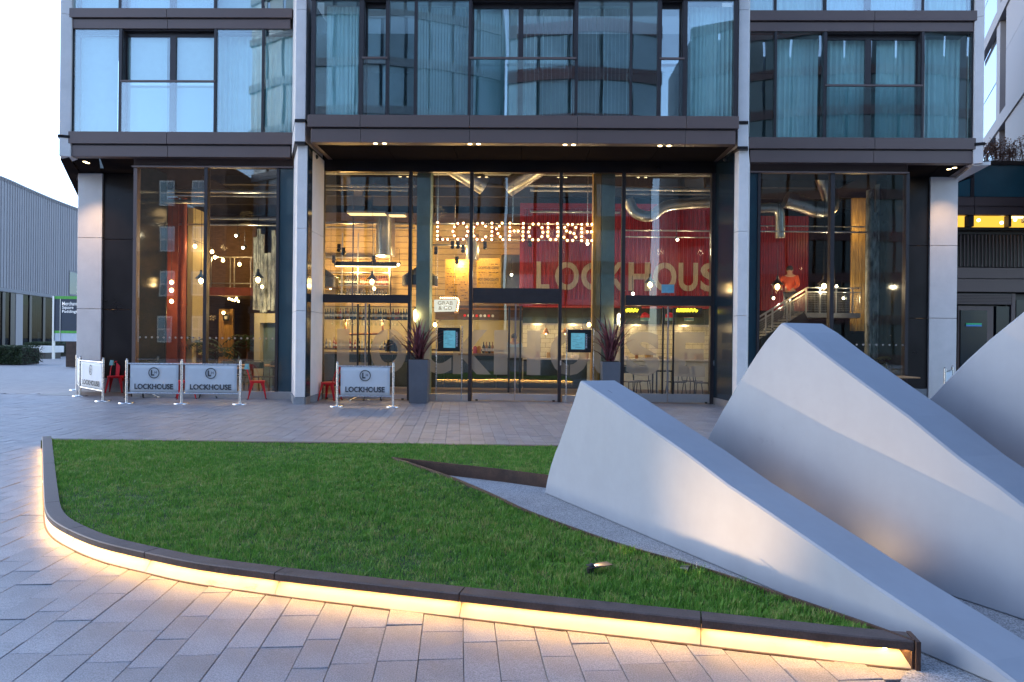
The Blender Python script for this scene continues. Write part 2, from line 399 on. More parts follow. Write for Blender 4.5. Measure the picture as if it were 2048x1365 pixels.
for w, L, c, a in setts[:290]:
    o = sett_mesh(MB(), Vector((0, 0, 0)), w, L).build('sett', K['sett'], PAVE, fix=False) if (w, L) not in cache else None
    if o is None:
        o = bpy.data.objects.new('sett', cache[(w, L)]); COL.objects.link(o); o.parent = PAVE
    cache[(w, L)] = o.data; o.location = c + Vector((0, 0, R.uniform(-.0015, .0015)))
mb = MB()
for w, L, c, a in setts[290:]: sett_mesh(mb, c, w, L)
tag(mb.build('paving_setts', K['sett'], PAVE, fix=False), kind='stuff')

gr = MB(); gr.prism([(p.x, p.y) for p in gravel_poly], -.02, .004)
tag(gr.build('gravel', K['gravel'], fix=True), kind='structure')
# a few scattered chips on the gravel and crumbs on the setts
mb = MB()
for i in range(260):
    t = R.random(); a = near_arm[R.randrange(len(near_arm) - 1)]; p = Vector((a.x, a.y, 0)) + Vector((.458, -.889, 0)) * R.uniform(0, .5) + Vector((.889, .458, 0)) * R.uniform(.03, .3)
    if inside(gravel_poly, p.x, p.y): mb.sph((p.x, p.y, .006), R.uniform(.002, .006), 5, 3)
tag(mb.build('loose_gravel', K['granite'], fix=False), kind='stuff')

# lit kerb ------------------------------------------------------------
K['led'] = glow('warm_led', (1.0, .56, .165), 36)
KERB = thing('lit_bench_kerb', 'low curved rusty steel kerb glowing from a warm light strip underneath, edging the lawn', 'kerb', (0, 0, 0))
jpx = [(84, 905), (86, 953), (90, 1040), (141, 1096), (289, 1146), (545, 1192), (913, 1236), (1396, 1292)]
def nearest(p): return min(range(len(kerb)), key=lambda i: (kerb[i] - p).length)
cuts = [0] + [nearest(G(*p)) for p in jpx[1:]] + [len(kerb) - 1]
cuts = sorted(set(cuts))
def sweep(mb, i0, i1, prof, pts, nn, g=.0, closed=True):
    """prof: list of (offset towards lawn, z)"""
    rows = []
    for i in range(i0, i1 + 1):
        p = pts[i].copy(); n = nn[i]
        if i == i0 or i == i1:
            d = (pts[min(i + 1, len(pts) - 1)] - pts[max(i - 1, 0)]).normalized(); p += d * (g if i == i0 else -g)
        rows.append([p + n * o + Vector((0, 0, z)) for o, z in prof])
    k = len(prof); b = [v for r in rows for v in r]; fs = []
    for r in range(len(rows) - 1):
        for j in range(k if closed else k - 1):
            fs.append((r * k + j, r * k + (j + 1) % k, (r + 1) * k + (j + 1) % k, (r + 1) * k + j))
    if closed: fs += [tuple(range(k)), tuple(range((len(rows) - 1) * k, len(rows) * k))]
    return mb.add(b, fs)
cop = [(0, .090), (-.002, .128), (.004, .134), (.104, .134), (.104, .088), (.012, .086)]
for a, b in zip(cuts, cuts[1:]):
    sweep(MB(), a, b, cop, kerb, kn, .0035).build('coping', K['coping'], KERB)
    sweep(MB(), a, b, [(.006, -.02), (.006, .005), (.058, .082), (.075, .084), (.075, -.02)], kerb, kn, .002).build('lit_panel', K['litface'], KERB)
    sweep(MB(), a, b, [(.016, .0855), (.030, .0795)], kerb, kn, .02, closed=False).build('led_strip', K['led'], KERB, fix=False)
sweep(MB(), 0, len(kerb) - 1, [(-.006, -.02), (-.006, .002), (.008, .002), (.008, -.02)], kerb, kn).build('base_strip', K['corten'], KERB)
# end plate and the cheek behind it
d = (kerb[-1] - kerb[-6]).normalized(); n = kn[-1]; e = kerb[-1] + d * .012
MB().obox(e + n * .05 + Vector((0, 0, .068)), d, n, (0, 0, 1), .011, .062, .069).build('end_plate', K['corten'], KERB, bevel=.002)
MB().obox(e - d * .02 + n * .05 + Vector((0, 0, .044)), d, n, (0, 0, 1), .004, .05, .042).build('end_cheek', K['corten'], KERB)
MB().cyl(e - d * .13 + n * .026 + Vector((0, 0, .084)), e - d * .13 + n * .026 + Vector((0, 0, .076)), .009, n=10).build('end_lamp', K['led'], KERB)
# the far kerb along the back of the lawn, lit towards the building
bk = [Vector((x, ZB + .12, 0)) for x in [back_arm[-1].x + .1 - i * .2 for i in range(60)] if x > kerb[0].x + .15] + [Vector((kerb[0].x + .12, ZB + .12, 0))]
bn = [Vector((0, -1, 0))] * len(bk)
KB = thing('lit_bench_kerb', 'straight steel kerb at the far side of the lawn facing the cafe', 'kerb', (0, 0, 0))
sweep(MB(), 0, len(bk) - 1, [(0, .09), (0, .118), (.1, .118), (.1, .088)], bk, bn).build('coping', K['coping'], KB)
sweep(MB(), 0, len(bk) - 1, [(.006, 0), (.058, .082), (.075, .084), (.075, 0)], bk, bn).build('lit_panel', K['litface'], KB)
sweep(MB(), 0, len(bk) - 1, [(.016, .0855), (.030, .0795)], bk, bn, closed=False).build('led_strip', K['led'], KB, fix=False)

# steel edging of the gravel wedge -----------------------------------
EDG = thing('steel_edging', 'thin rusty steel edging forming a pointed wedge cut into the lawn', 'edging', (Tip.x, Tip.y, 0))
def strip(pts, th, z0, z1, off):
    nn = normals(pts); A = [p + n * off for p, n in zip(pts, nn)]; B = [p + n * (off + th) for p, n in zip(pts, nn)]
    mb = MB(); k = len(pts)
    for i in range(k - 1):
        c = [A[i], A[i + 1], B[i + 1], B[i]]
        mb.loft([Vector((p.x, p.y, z0)) for p in c], [Vector((p.x, p.y, z1)) for p in c])
    return mb
na = [Vector((p.x, p.y, 0)) for p in near_arm]; ba = [Vector((p.x, p.y, 0)) for p in back_arm]
sm = smooth(resample(na, .12), 4)
strip(sm, .012, -.02, zc + .004, -.006).build('edging_plate', K['corten'], EDG)
strip(resample(ba, .3), .012, -.02, zc + .004, -.006).build('edging_plate', K['corten'], EDG)

# lawn ---------------------------------------------------------------
K['lawnsoil'] = mat('lawn_thatch', (.022, .045, .012), .9, var=.4, scale=9)
def lz(x, y): return .112 + .012 * math.sin(x * 1.7 + y * .8) * math.sin(y * 1.1 - x * .5)
mb = MB(); mb.prism([(p.x, p.y) for p in bed_poly], 0, .105)
tag(mb.build('lawn', K['lawnsoil']), kind='structure')
def grassmat():
    m, t, out = nt('grass_blade'); b = node(t, 'ShaderNodeBsdfPrincipled'); b.inputs['Roughness'].default_value = .5; b.inputs['Specular IOR Level'].default_value = .25
    ge = node(t, 'ShaderNodeNewGeometry'); n = noise_fac(t, 1.3, 5, .65); n2 = noise_fac(t, 9, 3, .6)
    ad = node(t, 'ShaderNodeMath', operation='MULTIPLY_ADD'); t.links.new(n.outputs['Fac'], ad.inputs[0]); ad.inputs[1].default_value = .6; t.links.new(n2.outputs['Fac'], ad.inputs[2])
    ad2 = node(t, 'ShaderNodeMath', operation='MULTIPLY_ADD'); t.links.new(ge.outputs['Random Per Island'], ad2.inputs[0]); ad2.inputs[1].default_value = .55; t.links.new(ad.outputs[0], ad2.inputs[2])
    c = ramp(t, ad2.outputs[0], [(.55, (.045, .145, .018)), (.85, (.10, .27, .032)), (1.12, (.17, .345, .05)), (1.3, (.38, .36, .13))])
    mr = node(t, 'ShaderNodeMath', operation='MULTIPLY'); mr.inputs[1].default_value = .72; t.links.new(ad2.outputs[0], mr.inputs[0]); t.links.new(mr.outputs[0], c.inputs[0])
    for el, p in zip(c.color_ramp.elements, (.42, .66, .88, .99)): el.position = p
    tl = node(t, 'ShaderNodeBsdfTranslucent'); mx = node(t, 'ShaderNodeMixShader'); mx.inputs[0].default_value = .3
    t.links.new(c.outputs[0], b.inputs['Base Color']); t.links.new(c.outputs[0], tl.inputs[0])
    t.links.new(b.outputs[0], mx.inputs[1]); t.links.new(tl.outputs[0], mx.inputs[2]); t.links.new(mx.outputs[0], out.inputs[0]); return m
import numpy as np
import mathutils.noise as mn
K['grass'] = grassmat()
def grow():
    rng = np.random.default_rng(3)
    xs = [p.x for p in bed_poly]; ys = [p.y for p in bed_poly]
    V = []; 
    N = 640000
    X = rng.uniform(min(xs), max(xs), N); Y = min(ys) + (max(ys) - min(ys)) * rng.uniform(0, 1, N) ** 1.7
    # vectorised inside test
    c = np.zeros(N, bool); n = len(bed_poly); j = n - 1
    for i in range(n):
        a, b = bed_poly[i], bed_poly[j]
        if a.y != b.y:
            c ^= ((a.y > Y) != (b.y > Y)) & (X < (b.x - a.x) * (Y - a.y) / (b.y - a.y) + a.x)
        j = i
    X, Y = X[c], Y[c]; N = len(X)
    tuft = np.array([mn.noise((x * 5, y * 5, 0)) for x, y in zip(X, Y)]); tuft2 = np.array([mn.noise((x * 16, y * 16, 7)) for x, y in zip(X, Y)])
    H = np.clip(rng.normal(.026, .008, N) * (1 + .5 * tuft + .4 * tuft2), .008, .06)
    A = rng.uniform(0, 2 * np.pi, N) * .55 + 2.2 * tuft + np.where(rng.random(N) < .5, 0, 3.1); lean = np.abs(rng.normal(.35, .3, N)) * H * 1.2
    Wd = rng.uniform(.0014, .0026, N) * (1 + .10 * np.maximum(Y - 4, 0))
    Z = .105 + .010 * np.sin(X * 1.7 + Y * .8) * np.sin(Y * 1.1 - X * .5)
    wx, wy = np.cos(A + 1.57), np.sin(A + 1.57); lx, ly = np.cos(A) * lean, np.sin(A) * lean
    P0 = np.stack([X - wx * Wd, Y - wy * Wd, Z], 1); P1 = np.stack([X + wx * Wd, Y + wy * Wd, Z], 1)
    P2 = np.stack([X + lx * .35 + wx * Wd * .7, Y + ly * .35 + wy * Wd * .7, Z + H * .62], 1); P3 = np.stack([X + lx * .35 - wx * Wd * .7, Y + ly * .35 - wy * Wd * .7, Z + H * .62], 1)
    P4 = np.stack([X + lx, Y + ly, Z + H], 1)
    co = np.stack([P0, P1, P2, P3, P4], 1).reshape(-1, 3)
    me = bpy.data.meshes.new('grass'); me.vertices.add(N * 5); me.vertices.foreach_set('co', co.ravel())
    base = (np.arange(N) * 5)[:, None]
    li = np.concatenate([base + np.array([0, 1, 2, 3]), base + np.array([3, 2, 4])], 1).ravel()
    me.loops.add(N * 7); me.loops.foreach_set('vertex_index', li.astype(np.int32))
    st = np.stack([np.arange(N) * 7, np.arange(N) * 7 + 4], 1).ravel(); me.polygons.add(N * 2)
    me.polygons.foreach_set('loop_start', st.astype(np.int32))
    me.update(calc_edges=True); me.validate()
    tag(link('grass', me, K['grass']), kind='stuff')
grow()
# the small spike lamp lying in the grass; it casts no light itself
lp = G(1372, 1141, .12)
LAMP = thing('garden_spotlight', 'small black spike spotlight with a loose cable in the grass beside the steel edging', 'spotlight', (lp.x, lp.y, .11))
fn = Vector((.889, .458, 0)); fs_ = Vector((.458, -.889, 0))
aim = (fn * .3 + fs_ * .9 + Vector((0, 0, .12))).normalized()
hp = Vector((lp.x, lp.y, .126))
MB().cyl(hp - aim * .03, hp + aim * .03, .02, .026, 12).build('lamp_head', K['blackpaint'], LAMP, smooth='auto')
MB().bar((lp.x, lp.y, .08), hp, .008).build('spike', K['blackpaint'], LAMP)
MB().tube([hp - aim * .03, hp - aim * .06 + Vector((.01, -.02, -.01)), Vector((lp.x + .05, lp.y - .05, .15)), Vector((lp.x + .07, lp.y + .02, .17))], .0025, 5).build('cable', K['steel'], LAMP)
def spot(name, loc, tgt, power, ang, blend, col, size=.02):
    l = bpy.data.lights.new(name, 'SPOT'); l.energy = power * LK; l.spot_size = rad(ang); l.spot_blend = blend; l.color = col; l.shadow_soft_size = size
    o = bpy.data.objects.new(name, l); COL.objects.link(o); o.location = loc
    o.rotation_euler = (Vector(loc) - Vector(tgt)).to_track_quat('Z', 'Y').to_euler(); return o
def point(name, loc, power, col=(1, .62, .28), size=.04):
    l = bpy.data.lights.new(name, 'POINT'); l.energy = power * LK; l.color = col; l.shadow_soft_size = size
    o = bpy.data.objects.new(name, l); COL.objects.link(o); o.location = loc; return o
WARM = (1, .58, .26)
# flush uplight sunk in the turf a metre in front of the first counterweight; the edging shades the foot of the blade
up = Vector((.40, 4.06, .140)); IG = thing('ground_uplight', 'low black uplight set in the lawn a metre in front of the lowest counterweight', 'uplight', tuple(up), 'uplights at the counterweights')
ax = (fn + Vector((0, 0, .62))).normalized()
MB().cyl(up - Vector((0, 0, .05)), up + Vector((0, 0, .018)), .022, n=14).build('base', K['blackpaint'], IG); MB().cyl(up + Vector((0, 0, .018)), up + Vector((0, 0, .018)) + ax * .022, .019, .021, 14).build('head', K['blackpaint'], IG)
lpos = up + Vector((0, 0, .022)) + ax * .022
MB().obox(lpos + fn * .045 + Vector((0, 0, -.006)), fn, fs_, (0, 0, 1), .075, .035, .0015).build('beam_shield', K['blackpaint'], IG)  # plate added to keep the beam off the grass
spot('spotlight_beam', lpos, up + fn * 1.0 - fs_ * .02 + Vector((0, 0, .25)), 58.0, 84, 1.0, (1, .60, .27), .003)

# white fan counterweights --------------------------------------------
b0, b1 = G(1088, 988), G(1921, 1343)
sd_ = (b1 - b0).normalized(); nn_ = Vector((-sd_.y, sd_.x, 0)); C1 = nn_.dot(b0)
def counterweight(label, c, t, edge, top, tail, marks):
    pts = [PN(x, y, nn_, c) for x, y in edge + top[1:]]
    q = [(p.dot(sd_), p.z) for p in pts]
    ne = len(edge)
    # go down to ground at both ends
    s0, z0 = q[0]; q[0] = (s0, max(z0, 0))
    q = [(s, z) for i, (s, z) in enumerate(q) if z > -.02 or i == 0]
    if q[0][1] > .02: q.insert(0, (q[0][0] - .12, .002))
    s1, z1 = q[-1]; q.append((s1 + (z1 - .003) / tail, .003))
    q = [(s, max(z, .003)) for s, z in q]
    poly = q
    base = nn_ * c
    tip = max(q, key=lambda a: a[1])
    def ring(off, sh):
        return [base + nn_ * (off) + sd_ * (s + sh) + Vector((0, 0, z)) for s, z in poly]
    th = thing('bridge_counterweight', label, 'sculpture', tuple(base + sd_ * poly[0][0]), 'white curved counterweights of the fan bridge')
    o = MB().loft(ring(0, 0), ring(t, .05)).build('blade', K['white_steel'], th, bevel=.012)
    # weld seam line along the upper edge and a small plate mark near the tip
    it = poly.index(tip)
    mk = MB()
    for (ds, dn, w_, h_) in marks:
        s = tip[0] + ds; k = next(i for i in range(it, len(poly) - 1) if poly[i][0] <= s <= poly[i + 1][0] or i == len(poly) - 2)
        a, b = poly[k], poly[k + 1]; f = (s - a[0]) / (b[0] - a[0]); z = a[1] + (b[1] - a[1]) * f
        tl = (sd_ * (b[0] - a[0]) + Vector((0, 0, b[1] - a[1]))).normalized(); up = tl.cross(nn_) * -1
        if up.z < 0: up = -up
        cpt = base + sd_ * s + Vector((0, 0, z)) + nn_ * dn + up * .003
        mk.obox(cpt, tl, nn_, up, w_, h_, .002)
    mk.build('engraved_mark', K['planter'], th)
    return th
mk1 = [(.20, .13, .05, .004), (.20, .18, .004, .05), (.30, .20, .05, .004), (.27, .16, .004, .04), (.33, .16, .004, .04), (.30, .12, .03, .004)]
counterweight('lowest and nearest white wedge counterweight beside the lawn, warmly lit on its side', C1, .345,
    [(1088, 988), (1089.5, 981.6), (1094, 958), (1101, 930), (1110, 903), (1118, 884.7), (1125, 864), (1132, 844.5), (1139, 823), (1146, 804), (1153, 781), (1160, 761)],
    [(1160, 761), (1190, 781), (1222, 802), (1293, 852), (1368, 904), (1458, 972), (1537, 1025), (1640, 1096), (1744, 1168), (1855, 1241), (1977, 1324), (2032, 1366)], .45, mk1)
counterweight('middle white wedge counterweight rising behind the lowest one', C1 + .9, .385,
    [(1384, 985), (1388, 955), (1398, 918), (1413, 881), (1421, 863), (1430, 847), (1443, 822), (1458, 797), (1477, 764), (1496, 733), (1513, 707), (1529, 684), (1545, 665), (1553, 655), (1563, 644.6)],
    [(1563, 644.6), (1595, 665), (1647, 707), (1723, 764), (1817, 833), (1917, 915), (2002, 976), (2048, 1012)], .5, mk1)
counterweight('tallest white wedge counterweight cut off by the picture edge', C1 + 1.8, .42,
    [(1800, 985), (1805, 930), (1820, 868), (1848, 808), (1883, 771), (1931, 722), (1978, 679), (2025, 641), (2048, 622), (2085, 594), (2120, 570)],
    [(2120, 570), (2160, 592), (2240, 648), (2360, 735)], .6, mk1)
# uplighters in the gaps between the counterweights
for i, (off, s_, pw) in enumerate(((.60, -3.75, 4.5), (.62, -2.95, 6.0), (1.53, -2.8, 3.0))):
    p = nn_ * (C1 + off) + sd_ * s_ + Vector((0, 0, .006))
    ul = thing('ground_uplight', ('recessed ground uplight between the lowest and middle counterweights, farther one', 'recessed ground uplight between the lowest and middle counterweights, nearer one', 'recessed ground uplight between the middle and tallest counterweights')[i], 'uplight', tuple(p), 'uplights at the counterweights')
    MB().cyl(p, p + Vector((0, 0, .008)), .045, n=16).build('rim', K['steel'], ul)
    MB().cyl(p + Vector((0, 0, .008)), p + Vector((0, 0, .01)), .035, n=16).build('lens', glow('uplight_lens_%d' % i, (1, .6, .3), 12), ul)
    spot('uplight_beam', p + Vector((0, 0, .03)), p + nn_ * .25 + Vector((0, 0, .5)), pw, 160, 1, (1, .6, .26), .12)
# ================================================================== cafe building, ground floor and first floor
YG, YF, YC, YD = 16.85, 16.55, 15.25, 16.92          # side glass, side fascia front, central bay front, central doors
BLD = thing('cafe_building', 'dark bronze and glass apartment building with the lit cafe on its ground floor', 'building', (0, 17, 0))
B = BLD
def px2x(px, py, Y): return P(px, py, Y).x
def bx(name, m, x0, x1, Y0, Y1, z0, z1, parent=None, bevel=0):
    return MB().box(min(x0, x1), max(x0, x1), Y0, Y1, min(z0, z1), max(z0, z1)).build(name, m, parent or B, bevel=bevel)
# --- fascias: list (name px range, y pairs, Y)
def fascia(xs, ys, Y, dep=.25, step=.05, back=.3, xmid=None):
    """xs: panel boundaries in px (measured at ys[0]); two stacked panels, the lower one set back"""
    xm = xmid or (xs[0] + xs[-1]) / 2
    zt, zm1, zm0, zb = [P(xm, y, Y).z for y in ys]
    X = [px2x(x, ys[1], Y) for x in xs]
    for i, (a, b) in enumerate(zip(X, X[1:])):
        g0 = .006 if i else 0; g1 = .006 if i < len(X) - 2 else 0
        bx('fascia_panel', K['bronze'], a + g0, b - g1, Y, Y + dep, zm1, zt, bevel=.004)
        s0 = .06 if i == 0 else 0; s1 = .06 if i == len(X) - 2 else 0
        bx('fascia_panel', K['bronze'], a + g0 + s0, b - g1 - s1, Y + step, Y + dep, zb, zm0, bevel=.004)
    bx('fascia_core', K['frame'], X[0] + .07, X[-1] - .07, Y + step + .02, Y + back, zb + .01, zt - .005)
    return zt, zb
zLt, zLb = fascia((136, 333, 584), (264, 288, 291, 313), YF, xmid=360)
zLT, zLB = fascia((136, 333, 584), (16.5, 35, 37, 55.5), YF, xmid=360)
zRt, zRb = fascia((1497, 1750, 1956), (275.5, 298, 300.5, 325), YF, xmid=1750)
zRT, zRB = fascia((1497, 1750, 1957), (21, 41, 43, 61), YF, xmid=1750)
zCt, zCb = fascia((615, 720, 939, 1155, 1373, 1478), (231, 255.5, 258.5, 285.5), YC, xmid=1040, back=.3)
XCL, XCR = px2x(615, 258, YC), px2x(1478, 258, YC)
# return faces of the projecting central bay
for X0, X1 in ((XCL, XCL + .12), (XCR - .12, XCR)):
    bx('fascia_return', K['bronze'], X0 + .003, X1 - .003, YC + .26, YF + .3, zCb + .02, zCt - .005)
# upper floor windows ---------------------------------------------------
UY = YF + .06
def mull(px0, px1, pym, Y, z0, z1, dep=.14, name='mullion', m=None):
    return bx(name, m or K['frame'], px2x(px0, pym, Y), px2x(px1, pym, Y), Y, Y + dep, z0, z1)
def pane(px0, px1, pym, Y, z0, z1, m=None, name='window_pane', sash=True):
    a, b = px2x(px0, pym, Y), px2x(px1, pym, Y)
    o = MB().box(a, b, Y, Y + .016, z0, z1).build(name, m or K['g_up'], B)
    return o
def sash(px0, px1, pym, Y, z0, z1, split=None, bar=None, head=.13):
    """recessed opening window or balcony door behind a glass balustrade"""
    a, b = px2x(px0, pym, Y), px2x(px1, pym, Y); y1 = Y + .16
    fr = MB(); w = .045
    fr.box(a, b, y1, y1 + .06, z1 - head, z1); fr.box(a, a + w, y1 + .001, y1 + .059, z0, z1 - head); fr.box(b - w, b, y1 + .001, y1 + .059, z0, z1 - head); fr.box(a + w, b - w, y1, y1 + .06, z0, z0 + w)
    fr.box(a - .002, a + .02, Y + .02, y1, z0, z1); fr.box(b - .02, b + .002, Y + .02, y1, z0, z1); fr.box(a, b, Y + .05, y1, z1 - .03, z1)
    f = fr.build('sash_window', K['frame'], B)
    xs = [a + w, b - w]
    if split:
        c = px2x(split[0], pym, Y), px2x(split[1], pym, Y); MB().box(c[0], c[1], y1 - .01, y1 + .05, z0 + w, z1 - head).build('meeting_stile', K['frame'], f)
        xs = [a + w, c[0], c[1], b - w]
    for i in range(0, len(xs), 2):
        MB().box(xs[i] + .002, xs[i + 1] - .002, y1 + .02, y1 + .034, z0 + w, z1 - head).build('pane', K['g_up'], f)
    if bar:
        MB().box(a - .03, b + .03, Y - .02, Y + .03, bar - .022, bar + .022).build('balustrade_rail', K['bronze'], f)
        MB().box(a - .01, b + .01, Y, Y + .014, z0 + .01, bar - .022).build('balustrade_glass', K['g_bal'], f)
zg0, zg1 = zLt + .01, zLB - .01
for nm, (z0, z1, pym) in dict(first=(zLt, zLB, 160), second=(zLT, zLT + 2.5, 5)).items():
    mull(141, 145, pym, UY, z0, z1); mull(237, 243, pym, UY, z0, z1); mull(428, 432.5, pym, UY, z0, z1); mull(523, 527.5, pym, UY, z0, z1)
    pane(145, 237, pym, UY + .03, z0, z1); pane(432.5, 523, pym, UY + .03, z0, z1); pane(527.5, 586, pym, UY + .03, z0, z1)
    sash(243, 428, pym, UY, z0, z1, split=(333, 345), bar=z0 + (zLB - zLt) * .493)
for nm, (z0, z1, pym) in dict(first=(zRt, zRB, 165), second=(zRT, zRT + 2.5, 10)).items():
    mull(1549, 1553.5, pym, UY, z0, z1); mull(1647.5, 1653, pym, UY, z0, z1); mull(1843, 1848.5, pym, UY, z0, z1); mull(1945, 1950, pym, UY, z0, z1)
    pane(1497, 1549, pym, UY + .03, z0, z1); pane(1553.5, 1647.5, pym, UY + .03, z0, z1); pane(1848.5, 1945, pym, UY + .03, z0, z1)
    sash(1653, 1843, pym, UY, z0, z1, split=(1736, 1748), bar=z0 + (zRB - zRt) * .493)
UC = YC + .06; z0, z1 = zCt, zCt + 2.62; pym = 120; zbar = P(1040, 117, UC).z
for a, b in ((622, 630), (718, 727), (772, 778), (828, 834), (936.5, 942), (1150, 1156), (1260, 1264.5), (1315, 1322), (1366, 1374.5), (1468, 1476)): mull(a, b, pym, UC, z0, z1)
for a, b in ((630, 718), (834, 936.5), (1156, 1260), (1374.5, 1468), (778, 828), (1264.5, 1315)): pane(a, b, pym, UC + .03, z0, z1)
sash(727, 772, pym, UC, z0, z1, bar=zbar, head=.12); sash(942, 1150, pym, UC, z0, z1, split=(1036, 1046), bar=zbar, head=.12); sash(1322, 1366, pym, UC, z0, z1, bar=zbar, head=.12)
# side glass of the projecting upper bay, upper fascia above the picture
for X in (px2x(622, pym, UC), px2x(1476, pym, UC)):
    MB().box(X - .01, X + .01, UC + .15, UY, z0, z1).build('window_pane', K['spandrel'], B)
bx('fascia_panel', K['bronze'], XCL, XCR, YC, YC + .25, z1 + .02, z1 + .5)
bx('roof_slab', K['room'], -11.5, 11, YC + .4, 27.4, zLT + 2.52, zLT + 2.9)
# rooms behind the windows
RYb = 19.4
bx('room_back_wall', K['apt'], -11.3, 10.7, RYb, RYb + .15, zLt - .3, zLT + 2.4)
bx('floor_slab', K['apt'], -11.3, 10.7, UY + .3, RYb - .01, 6.4, zLt - .02)
bx('floor_slab', K['apt'], -11.3, 10.7, UY + .3, RYb - .01, zLB + .02, zLT - .02)
bx('floor_slab', K['apt'], XCL + .15, XCR - .15, UC + .4, UY + .29, 6.4, zCt - .02)
for X in (-5.6, 5.4): bx('party_wall', K['apt'], X - .06, X + .06, UY + .3, RYb - .02, zLt - .01, zLB)
# curtains and blinds
def curtain(px0, px1, px0b, px1b, pym, Y, z0, z1, label, folds=9, amp=.035):
    n = folds * 8; mb = MB(); vs = []
    xa0, xa1, xb0, xb1 = px2x(px0, pym, Y), px2x(px1, pym, Y), px2x(px0b, pym, Y), px2x(px1b, pym, Y)
    rows = 6; ph = R.random() * 6
    for r in range(rows + 1):
        f = r / rows
        for i in range(n + 1):
            t = i / n; xt = xa0 + (xa1 - xa0) * t; xb = xb0 + (xb1 - xb0) * t
            vs.append((xt + (xb - xt) * f + .012 * math.sin(i * .9 + f * 2 + ph), Y + amp * (.5 + .5 * f) * math.sin(i / 8 * 6.28 + .9 * math.sin(i * .21 + f)), z1 + (z0 - z1) * f))
    k = n + 1
    fsq = [(r * k + i, r * k + i + 1, (r + 1) * k + i + 1, (r + 1) * k + i) for r in range(rows) for i in range(n)]
    o = mb.add(vs, fsq).build('curtain', K['curtain'], None, smooth=True, fix=False); tag(o, label, 'curtain')
ccy = UY + .33
a, b = zRt + .03, zRB - .05
curtain(1552, 1637, 1550, 1636, 165, ccy, a, b, 'pale sheer curtain in the second pane of the right first floor windows', 9)
curtain(1654, 1730, 1652, 1728, 165, ccy, a, b, 'pale sheer curtain behind the left half of the right balcony door', 8)
curtain(1752, 1840, 1752, 1838, 165, ccy, a, b, 'pale sheer curtain behind the right half of the right balcony door', 8)
curtain(1850, 1920, 1850, 1917, 165, ccy, a, b, 'pale sheer curtain ending in a slant at the rightmost first floor pane', 7)
curtain(1500, 1648, 1500, 1648, 10, ccy, zRT, zRT + 2.4, 'white curtain behind the upper right windows, left panes', 12)
curtain(1650, 1840, 1650, 1840, 10, ccy, zRT, zRT + 2.4, 'white curtain behind the upper right balcony door', 14)
curtain(1850, 1945, 1850, 1945, 10, ccy, zRT, zRT + 2.4, 'white curtain behind the upper right end pane', 8)
curtain(430, 585, 430, 585, 160, ccy, zLt + .03, zLB - .05, 'blue-green sheer curtain behind the two panes beside the left pillar', 16, .03)
curtain(652, 718, 652, 718, 120, UC + .26, zCt + .02, z1 - .04, 'sheer curtain behind the first pane of the projecting bay', 9, .02)
curtain(1376, 1466, 1376, 1466, 120, UC + .26, zCt + .02, z1 - .04, 'sheer curtain behind the last pane of the projecting bay', 11, .02)
def blind(px0, px1, n, w, label, ang=.6, Y=UC + .30):
    t = thing('vertical_blind', label, 'blind', (px2x((px0 + px1) / 2, 120, Y), Y, zCt))
    mb = MB(); a, b = px2x(px0, 120, Y), px2x(px1, 120, Y)
    for i in range(n):
        x = a + (b - a) * (i + .5) / n; q = ang + R.uniform(-.05, .05)
        mb.obox((x, Y, (zCt + z1) / 2), (math.cos(q), math.sin(q), 0), (-math.sin(q), math.cos(q), 0), (0, 0, 1), w / 2, .001, (z1 - zCt) / 2 - .05)
    tag(mb.build('blind_slats', K['blind'], t, fix=False), kind='stuff')
    MB().box(min(a, b), max(a, b), Y - .02, Y + .02, z1 - .05, z1 - .01).build('head_rail', K['blind'], t)
blind(836, 936, 17, .075, 'white vertical blind with closely set slats left of the central balcony door', .75)
blind(943, 1034, 15, .08, 'white vertical blind behind the left half of the central balcony door', .6)
blind(1048, 1150, 12, .085, 'vertical blind turned edge on behind the right half of the central balcony door', 1.48)
blind(1158, 1258, 13, .085, 'vertical blind turned edge on, right of the central balcony door', 1.50)
def roller(px0, px1, Y, z0, z1, label):
    a, b = px2x(px0, 160, Y), px2x(px1, 160, Y); t = thing('roller_blind', label, 'blind', ((a + b) / 2, Y, z0), 'white roller blinds')
    MB().box(a, b, Y, Y + .004, z0, z1).build('sheet', K['blind'], t); MB().cyl((a, Y + .03, z1 - .04), (b, Y + .03, z1 - .04), .035, n=10).build('roller', K['frame'], t)
for q0, q1, l in ((147, 236, 'white roller blind behind the far left first floor pane'), (250, 334, 'white roller blind behind the left half of the left balcony door'), (343, 427, 'white roller blind behind the right half of the left balcony door')):
    roller(q0, q1, ccy - .08, zLt + .02, zLB - .05, l)
for q0, q1, l in ((147, 236, 'white roller blind behind the far left second floor pane'), (250, 427, 'white roller blind behind the second floor balcony door at the left'), (433, 521, 'white roller blind behind the second floor pane right of the left balcony door')):
    roller(q0, q1, ccy - .08, zLT + .02, zLT + 2.4, l)
# --- end fins and pillars of pale stone -------------------------------
def panels(name, ring0, zs, m=K['stone'], gap=.008, core=None):
    for a, b in zip(zs, zs[1:]): MB().prism(ring0, a + gap / 2, b - gap / 2).build(name, m, B, bevel=.004)
